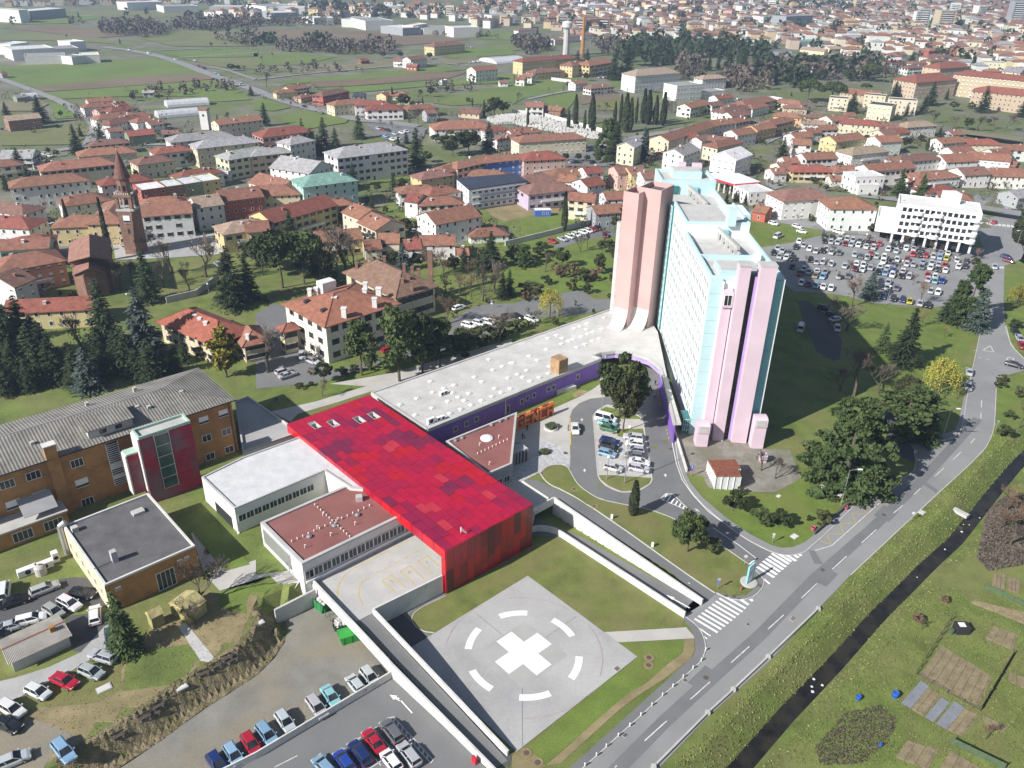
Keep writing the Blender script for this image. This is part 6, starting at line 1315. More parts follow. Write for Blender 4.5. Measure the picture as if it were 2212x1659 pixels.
mb=MB();mb.prism(xy(cp),8.0,9.0);mb.build('canopy','white',ps_)
for a,b_ in((cp[2],cp[3]),(cp[3],cp[4]),(cp[4],cp[0])):
 nv=outn(a,b_,cen(cp));mb=MB();mb.prism(xy([a+nv*.05,b_+nv*.05,b_+nv*.2,a+nv*.2]),8.1,8.9);mb.build('red_fascia','obj_paint',ps_,col=(.55,.02,.05))
for s in(.15,.5,.85):p=lerp(lerp(cp[3],cp[4],s),cen(cp),.3);mb=MB();mb.box(p.x-.25,p.y-.25,3,p.x+.25,p.y+.25,8.1);mb.build('column','white',ps_)
ridge_house('20',1980,1640,2190,1625,12,5,'f','W','w')
# ================================================================ fields, town roads
for nm,c_,h_ in(('field_green',(.12,.18,.036),(.15,.18,.05)),('field_dull',(.15,.165,.06),(.18,.17,.08)),('field_brown',(.165,.12,.075),(.2,.155,.1)),('field_tan',(.21,.185,.11),(.16,.15,.07))):M(nm,c_,.15,.03,fine=.15,fscale=.4,hue=h_,hfac=.7,bump=.3,bscale=.8)
def field(pts,mat,dz=.0):return drape('field',[G(*p,3)for p in pts],mat,3.06+dz,res=60,zf=lambda a,b_:np.zeros(np.shape(a)),kind='structure')
FD=[('00','field_green',(-60,600,200,560,900,520,1300,500,1500,520,1780,630,1300,655,850,702,300,752,-60,690)),('00','field_brown',(300,752,850,702,1300,655,1790,630,1860,680,1400,722,850,762,340,795)),('00','field_green',(350,800,850,765,1400,725,1860,685,2110,790,1900,830,1000,835,520,855)),('00','field_dull',(0,300,300,280,900,330,1000,380,500,350,0,350)),('00','field_green',(50,180,400,120,700,110,900,150,600,200,100,215)),('00','field_brown',(0,240,500,220,900,260,1200,300,800,330,300,270)),('00','field_dull',(1200,330,1700,260,2212,330,2212,400,1500,400)),('00','field_dull',(700,100,1400,90,1700,130,1300,160,800,150)),('00','field_green',(1320,450,1900,420,2230,440,2230,490,1600,500)),('00','field_dull',(1560,505,2230,495,2230,600,1900,580)),('00','field_green',(1470,850,1900,820,2110,800,2180,860,1900,880,1500,880)),('00','field_dull',(0,1140,600,1075,770,1090,770,1180,600,1250,0,1260)),('00','field_green',(430,900,560,890,650,980,640,1020,480,1030)),('00','field_tan',(0,870,330,850,420,900,300,960,0,960)),('00','field_green',(1100,1230,1500,1180,1500,1240,1200,1260)),('10','field_green',(-20,460,480,470,700,490,400,560,-20,565)),('10','field_tan',(450,570,1200,510,1320,560,800,605,300,640)),('10','field_green',(200,710,850,645,1600,575,1830,600,1000,682,250,728)),('10','field_brown',(470,700,1000,685,1500,620,1830,625,1650,682,800,745,500,755)),('10','field_green',(520,765,800,750,1700,690,2230,640,2230,715,1500,745,800,805)),('10','field_brown',(-20,255,700,250,1500,300,1850,340,1300,392,700,372,200,335,-20,335)),('10','field_green',(1550,455,2230,380,2230,470,1700,505)),('10','field_green',(1750,292,2230,268,2230,350,1900,335)),('10','field_tan',(1600,520,1900,490,1950,530,1650,560)),('10','field_green',(1950,770,2230,740,2230,880,1700,915,1520,890)),('10','field_green',(220,1010,480,960,800,1030,780,1060,420,1120,220,1050)),('10','field_green',(-20,870,60,850,300,930,150,960,-20,950)),('10','lawn_fresh',(900,1545,1250,1500,1420,1500,1400,1540,1000,1590)),('20','field_green',(0,290,350,322,340,362,0,340)),('20','field_green',(690,312,1330,270,1390,300,1240,372,950,372,700,345)),('20','field_green',(0,722,330,690,450,722,440,790,100,850,0,905)),('20','field_green',(840,702,1350,722,1340,790,900,772)),('20','field_brown',(540,840,700,800,880,788,960,850,600,905)),('20','field_green',(260,860,500,800,560,830,520,900,440,990,300,890)),('20','field_dull',(0,400,110,395,110,430,0,440)),('20','lawn',(1040,830,1100,900,1040,960,720,950,700,860)),('20','pad_concrete',(1130,775,1170,740,1340,755,1340,790,1200,800)),('20','gravel',(0,985,240,1000,460,1062,770,1150,750,1205,560,1185,200,1110,0,1070)),('10','gravel',(1990,1030,2230,980,2230,1065,2060,1075)),('01','pad_concrete',(970,430,1230,400,1900,350,2010,470,1900,540,1500,570,1000,590)),('01','asphalt',(440,400,620,380,600,480,590,640,480,700,380,900,270,870,430,640,460,500)),('01','lawn',(1480,720,1700,700,1880,680,1880,760,1700,890,1460,950)),('01','lawn_fresh',(400,920,480,850,600,860,610,900,420,930)),('11','asphalt',(1320,350,1750,360,2100,290,2212,340,1760,460,1450,400)),('11','lawn_fresh',(1100,100,1300,100,1390,180,1390,300,1200,190)),('11','lawn_fresh',(1780,440,2230,380,2230,480,1850,480)),('20','asphalt',(380,1330,560,1290,720,1255,730,1330,900,1400,860,1440,480,1440)),('30','lawn_fresh',(560,1640,700,1580,740,1620,660,1659)),('30','asphalt_pale',(-20,1210,250,1110,430,1060,440,1080,200,1150,0,1240)),('30','asphalt_pale',(-20,1540,180,1600,60,1640,-20,1600)),('10','asphalt',(940,1060,1300,1080,1480,1110,1440,1200,1300,1240,1100,1200)),('10','asphalt',(900,1480,1150,1430,1450,1480,1250,1500,920,1540)),('31','asphalt',(380,300,480,260,760,270,780,370,480,350)),('30','field_tan',(1650,1110,1700,1120,2200,1190,2180,1220,1700,1160))]
for k,(t_,mt_,q)in enumerate(FD):field(TT(t_,*q),mt_,(k%7)*.02)
def troad(px,w,mat='asphalt_pale',dz=.2):
 P=smooth([G(*p,3).to_2d()for p in px],1);drape('road',strip(P,-w/2,w/2),mat,3+dz,res=60,zf=lambda a,b_:np.zeros(np.shape(a)),kind='structure')
troad(TT('00',-60,660,0,680,330,800,560,890,660,960,790,1040,830,1100,800,1180,755,1260),6)
troad(TT('00',880,405,1200,445,1500,520,1800,640,2120,745)+TT('10',200,862,450,932,750,1000,900,1042,1150,1055,1400,1092),9)
troad(TT('00',1290,440,1750,420),4);troad(TT('00',1560,498,2212,455),4);troad(TT('00',1800,580,1950,600,2212,690),4)
troad(TT('10',0,690,400,640,800,605,1300,560,1640,545,1750,560),4);troad(TT('20',-100,300,300,320,700,345,950,372,1150,400),6);troad(TT('20',120,860,400,800,560,780,850,770,1340,800),4);troad(TT('20',1180,790,1500,800,1850,830),5)
troad(TT('30',440,1060,700,1010),5);troad(TT('31',-300,140,0,205,560,300,1000,380),8,dz=.1);troad(TT('31',800,30,1150,70,1230,80),7);troad(TT('31',1820,130,2212,190),7)
troad(TT('20',380,1340,720,1270,1100,1180,1700,1080,2100,960,2400,900),6);troad(TT('00',0,120,150,130,300,160,800,130),9);troad(TT('00',500,1300,900,1240,1500,1250,2212,1210),6)
troad(TT('01',420,640,200,900,0,1050),6,'asphalt')
# ================================================================ trees
def foliage(name,c1,c2):
 mt,n,l,b=nodes(name);g_=n.new('ShaderNodeNewGeometry');oi=n.new('ShaderNodeObjectInfo')
 f1=noise(n,l,g_.outputs['Position'],.9,3,.6);c_=ramp(n,l,f1,[(.3,c1),(.7,c2)])
 v=n.new('ShaderNodeHueSaturation');l.new(c_,v.inputs['Color'])
 mr=n.new('ShaderNodeMapRange');mr.inputs[3].default_value=.7;mr.inputs[4].default_value=1.3;l.new(oi.outputs['Random'],mr.inputs[0]);l.new(mr.outputs[0],v.inputs['Value'])
 l.new(v.outputs[0],b.inputs['Base Color']);b.inputs['Roughness'].default_value=.75;b.inputs['Specular IOR Level'].default_value=.25;MATS[name]=mt
foliage('leaf_conifer',(.022,.036,.016),(.05,.072,.026));foliage('leaf_cedar',(.045,.075,.022),(.085,.125,.04));foliage('leaf_blue',(.05,.075,.062),(.095,.125,.105));foliage('leaf_cypress',(.026,.036,.016),(.055,.068,.028));foliage('leaf_pine',(.035,.055,.016),(.075,.10,.03));foliage('leaf_broad',(.04,.05,.018),(.09,.095,.035));foliage('leaf_gold',(.16,.14,.02),(.27,.23,.04));foliage('leaf_willow',(.22,.20,.03),(.34,.31,.06));foliage('leaf_shrub',(.035,.05,.018),(.075,.095,.03));foliage('twig',(.085,.068,.055),(.15,.125,.10));foliage('twig_red',(.12,.075,.05),(.19,.13,.085));foliage('reed',(.14,.125,.055),(.22,.2,.1));foliage('tuft',(.125,.155,.04),(.19,.2,.075))
M('bark',(.10,.078,.06),.35,2,fine=.3,fscale=6,wpos=False)
R=np.random.RandomState(11)
def cards(P,S_,N=None,flat=0.0,asp=1.0):
 """leaf quads at points P (n,3), half-size S_ (n), optional preferred normals N"""
 n_=len(P);v=R.normal(size=(n_,3))
 if N is not None:v=v*(1-flat)+N*flat*1.6
 v/=np.linalg.norm(v,axis=1,keepdims=True)+1e-9
 a=np.cross(v,R.normal(size=(n_,3)));a/=np.linalg.norm(a,axis=1,keepdims=True)+1e-9;b_=np.cross(v,a)
 a=a*S_[:,None]*asp;b_=b_*S_[:,None]
 V=np.stack([P-a-b_*.5,P+a*.2-b_,P+a+b_*.5,P-a*.2+b_],1).reshape(-1,3)
 F=np.arange(n_*4).reshape(-1,4);return V,F
def fronds(P,S_,D):
 n_=len(P);up=np.array([0,0,1.])+R.normal(size=(n_,3))*.45;D=D/(np.linalg.norm(D,axis=1,keepdims=True)+1e-9);b_=np.cross(up,D);b_/=np.linalg.norm(b_,axis=1,keepdims=True)+1e-9
 a=D*S_[:,None]*1.7;b_=b_*S_[:,None]*.55
 V=np.stack([P-a,P-a*.1-b_,P+a,P-a*.1+b_],1).reshape(-1,3);return V,np.arange(n_*4).reshape(-1,4)
def card_mesh(name,V,F,mat):
 me=bpy.data.meshes.new(name);me.from_pydata(V.tolist(),[],F.tolist());me.materials.append(MATS[mat]);me.update();return me
def trunk_mesh(h,r,bends=0,limbs=()):
 mb=MB();pts=[Vector((uni(-bends,bends)*k/4,uni(-bends,bends)*k/4,h*k/4-.3))for k in range(5)]
 for k in range(4):mb.tube(pts[k],pts[k+1],r*(1-k*.2),r*(1-(k+1)*.2),7,cap=False)
 for a,b_,r0 in limbs:mb.tube(a,b_,r0,r0*.4,5,cap=False)
 return mb.mesh('trunk','bark')
def conifer(mat,rad=2.6,dens=1.0,droop=.25,base=.06,top=.8,flat=.55,sz=.2):
 P=[];Sx=[];N=[]
 nl=int(26*dens)
 for i in range(nl):
  t=base+(1-base)*i/nl;L=rad*((1-t)**top)+.12;nb=int(6+5*(1-t))
  for k in range(nb):
   a=R.uniform(0,6.283);l_=L*R.uniform(.7,1.12);m_=max(2,int(l_*8.5*(2.6/rad)**.3))
   for j in range(m_):
    s=(j+R.uniform(.2,1))/m_;r_=l_*s;w=.16*l_*s*R.uniform(-1,1)*2
    P.append((r_*math.cos(a)-w*math.sin(a),r_*math.sin(a)+w*math.cos(a),10*t-droop*r_*r_/max(rad,1)+.35*s*(1-t)+R.uniform(-.08,.08)));Sx.append(sz*R.uniform(.6,1.3));q_=a+R.uniform(-.8,.8);N.append((math.cos(q_),math.sin(q_),-.25+R.uniform(-.3,.3)))
 V,F=fronds(np.array(P),np.array(Sx),np.array(N));n_=170;t=base+(1-base)*R.uniform(0,.9,n_);q=rad*(1-t)**top*R.uniform(0,.62,n_);a=R.uniform(0,6.283,n_);V2,F2=cards(np.stack([q*np.cos(a),q*np.sin(a),10*t-.1],1),.16*rad*(1.15-t),np.tile([0,0,1.],(n_,1)),.6);F=np.concatenate([F,F2+len(V)]);V=np.concatenate([V,V2]);return card_mesh('crown',V,F,mat)  # large inner cards added so the crown casts a denser shadow
def cypress_m(rad=.85):
 n_=2600;t=R.beta(1.1,1.15,n_);a=R.uniform(0,6.283,n_);prof=rad*np.sin(np.clip(t,.0,1)**.62*math.pi)**.7*(1+.12*np.sin(a*3+t*9));r_=prof*R.uniform(.72,1.06,n_)
 P=np.stack([r_*np.cos(a),r_*np.sin(a),.2+9.8*t],1);N=np.stack([np.cos(a),np.sin(a),np.full(n_,.3)],1);V,F=cards(P,R.uniform(.14,.28,n_),N,.5);V2,F2=cards(P[:260]*np.array([.5,.5,1]),np.full(260,.42),None);return card_mesh('crown',np.concatenate([V,V2]),np.concatenate([F,F2+len(V)]),'leaf_cypress')  # second card set: inner core added to block sun through the column
def clumps(centres,mat,per=120,sz=.22,sq=.75):
 P=[];N=[]
 for(x,y,z,r_)in centres:
  d=R.normal(size=(per,3));d/=np.linalg.norm(d,axis=1,keepdims=True);q=d*(r_*R.uniform(.55,1.05,(per,1)));q[:,2]*=sq;P.append(q+np.array([x,y,z]));N.append(d)
 P=np.concatenate(P);N=np.concatenate(N);V,F=cards(P,R.uniform(sz*.6,sz*1.4,len(P)),N,.35);c_=np.repeat(np.array(centres),5,0);V2,F2=cards(c_[:,:3]+R.normal(size=(len(c_),3))*.25*c_[:,3:],c_[:,3]*.5,None);F=np.concatenate([F,F2+len(V)]);V=np.concatenate([V,V2]);return card_mesh('crown',V,F,mat)  # oversized cards added inside each clump to thicken its shadow
def broad(mat,rx=3.4,z0=2.6,n_=34,per=110,sz=.24):
 c_=[]
 for k in range(n_):
  a=R.uniform(0,6.283);u=R.uniform(-1,1);q=R.uniform(.35,1)**.6;h=(10-z0)/2
  c_.append((rx*q*math.sqrt(1-u*u)*math.cos(a),rx*q*math.sqrt(1-u*u)*math.sin(a),z0+h+(h-.8)*q*u,R.uniform(.65,1.3)))
 return clumps(c_,mat,per,sz)
def cedar_m(mat,rad=5.2,nl=11):
 c_=[]
 for i in range(nl):
  t=.05+.93*i/nl;L=rad*(1-t)**.5;
  for k in range(int(3+L*2.6)):
   a=R.uniform(0,6.283);q=L*math.sqrt(R.uniform(.08,1.08));c_.append((q*math.cos(a),q*math.sin(a),10*t-.09*q*q/rad*2+R.uniform(-.25,.25),R.uniform(.6,1.15)))
 return clumps(c_,mat,105,.13,.27)
def umbrella():
 c_=[]
 for k in range(34):
  a=R.uniform(0,6.283);q=math.sqrt(R.uniform(0,1));c_.append((4.4*q*math.cos(a),4.4*q*math.sin(a),8.5-2.0*q*q+R.uniform(-.5,.5),R.uniform(1.0,1.6)))
 return clumps(c_,'leaf_pine',170,.22,.65)
def scots():
 c_=[]
 for k in range(22):
  a=R.uniform(0,6.283);t=R.uniform(.3,1);q=R.uniform(.2,1)*(2.6*math.sin(min(1,(1.15-t))*2)+.3);c_.append((q*math.cos(a),q*math.sin(a),10*t-.4,R.uniform(.75,1.3)))
 return clumps(c_,'leaf_pine',150,.18,.6)
def bare(mat='twig',spread=.55,depth=7,r0=.26,seed=1,up=.35):
 rr=random.Random(seed);mbT=MB();mbC=MB()
 def grow(p,d,L,r_,k):
  q=p+d*L;(mbT if k<3 else mbC).tube(p,q,r_,r_*.66,5 if k<3 else 3,cap=False)
  if k>=depth:return
  for _ in range(2 if k==0 else rr.choice((2,3,3))if k<5 else 2):
   nd=(d+Vector((rr.uniform(-1,1),rr.uniform(-1,1),rr.uniform(-.5,.75)+up))*spread*(1+.1*k)).normalized();grow(p+d*L*rr.uniform(.6,1),nd,L*rr.uniform(.66,.86),max(r_*.6,.03),k+1)
 grow(Vector((0,0,-.3)),Vector((0,0,1)),2.5,r0,0)
 zt=max(v[2]for v in mbC.v)/10
 for m_ in(mbT,mbC):m_.v=[(x/zt,y/zt,z/zt)for x,y,z in m_.v]
 return mbT.mesh('trunk','bark'),mbC.mesh('crown',mat)
def willow_m(mat):
 n_=130;P=[];S2=[]
 for k in range(n_):
  a=R.uniform(0,6.283);q=R.uniform(.25,1);x,y=4.2*q*math.cos(a),4.2*q*math.sin(a);zt=9.6-3.2*q*q+R.uniform(-.6,.4);zl=max(.6,zt-R.uniform(3,6.5)*(.4+q*.6));m_=int((zt-zl)*5)
  for j in range(m_):P.append((x+R.uniform(-.2,.2),y+R.uniform(-.2,.2),zt-(zt-zl)*j/m_));S2.append(R.uniform(.1,.2))
 V,F=cards(np.array(P),np.array(S2),None,0,1.0);V[:,2]+=0;return card_mesh('crown',V,F,mat)
limb=[(Vector((0,0,4.5)),Vector((2.6,.6,7.4)),.12),(Vector((0,0,5)),Vector((-2.4,1.2,7.6)),.12),(Vector((0,0,5.2)),Vector((.5,-2.5,7.5)),.12),(Vector((0,0,5)),Vector((-.6,2.6,7.7)),.1)]
KIND={'conifer':[(trunk_mesh(9,.22),conifer('leaf_conifer',r_))for r_ in(2.3,2.8,2.5)],'spruce':[(trunk_mesh(9,.2),conifer('leaf_conifer',2.9,1.0,.3,.04,.9,.6,.24)),(trunk_mesh(9,.2),conifer('leaf_cedar',2.7,1.1,.3,.04,.9,.6,.22))],'cedar':[(trunk_mesh(8,.35),cedar_m('leaf_cedar')),(trunk_mesh(8,.3),conifer('leaf_conifer',4.2,1.0,.1,.05,.55,.65,.26))],'blue_spruce':[(trunk_mesh(9,.2),conifer('leaf_blue',r_,1.0,.22,.04,.8,.5,.26))for r_ in(3.0,2.6)],'cypress':[(trunk_mesh(4,.14),cypress_m(r_))for r_ in(.8,.95)],'broad':[(trunk_mesh(6,.22,.2,limb),broad('leaf_broad')),(trunk_mesh(6,.22,.2,limb),broad('leaf_shrub',3.8))],'umbrella':[(trunk_mesh(8,.22,.3,limb),umbrella())],'pine':[(trunk_mesh(9.2,.2,.25,limb[:2]),scots())for _ in range(2)],'round_pine':[(trunk_mesh(5,.3,.1,limb),broad('leaf_pine',4.1,2.4,36,120,.24))],'bare':[bare('twig',.55,7,.26,s)for s in(1,2,3)],'bare_red':[bare('twig_red',.5,7,.22,s)for s in(5,6)],'willow':[(trunk_mesh(6,.3,.3,limb),willow_m('leaf_willow'))],'gold':[(trunk_mesh(6,.2),broad('leaf_gold',2.0,.8,30,90,.26))],'shrub':[(trunk_mesh(2,.15),broad('leaf_shrub',5.0,.2,30,100,.42)),(trunk_mesh(2,.15),broad('leaf_broad',4.6,.2,26,100,.42))],'bush_red':[(trunk_mesh(2,.2),broad('twig_red',5,.2,26,90,.35))]}
KIND['big_cedar']=KIND['cedar'][:1]
KNAME={'big_cedar':'cedar_tree','conifer':'conifer_tree','spruce':'spruce_tree','cedar':'cedar_tree','blue_spruce':'blue_spruce','cypress':'cypress_tree','broad':'evergreen_tree','umbrella':'umbrella_pine','pine':'pine_tree','round_pine':'round_pine','bare':'bare_tree','bare_red':'bare_tree','willow':'willow_tree','gold':'golden_evergreen','shrub':'shrub','bush_red':'shrub'}
KDESC={'big_cedar':'huge wide-spreading cedar','conifer':'dark conifer','spruce':'green spruce','cedar':'wide-spreading cedar','blue_spruce':'blue-grey spruce','cypress':'dark columnar cypress','broad':'dense evergreen tree','umbrella':'broad-crowned umbrella pine','pine':'open-crowned pine','round_pine':'round-crowned green pine','bare':'leafless grey tree','bare_red':'leafless reddish-brown tree','willow':'yellow-green weeping willow','gold':'golden-leaved evergreen','shrub':'rounded green shrub','bush_red':'brown leafless bush'}
TREES=[]
def tree_at(kind,p,h,zone,wid=1.0):
 tm,cm=random.choice(KIND[kind]);o=thing(KNAME[kind],p,None,'shrub' if KNAME[kind]=='shrub' else 'tree',rz=uni(0,6.28))
 s=h/10;mw=TR(0,0,0,0,(s*wid,s*wid,s));local('trunk',tm,o,mw);local('crown',cm,o,mw);TREES.append((o,kind,zone));return o
def tree_px(t_,kind,x,yb,yt,wid=1.0):
 px=T(t_,x,yb);p=at(*px);ty=T(t_,x,yt)[1];lo,hi=.3,45
 for _ in range(30):
  m_=(lo+hi)/2
  if proj((p.x,p.y,p.z+m_))[1]>ty:lo=m_
  else:hi=m_
 return tree_at(kind,p,lo,t_,wid*uni(.92,1.1))
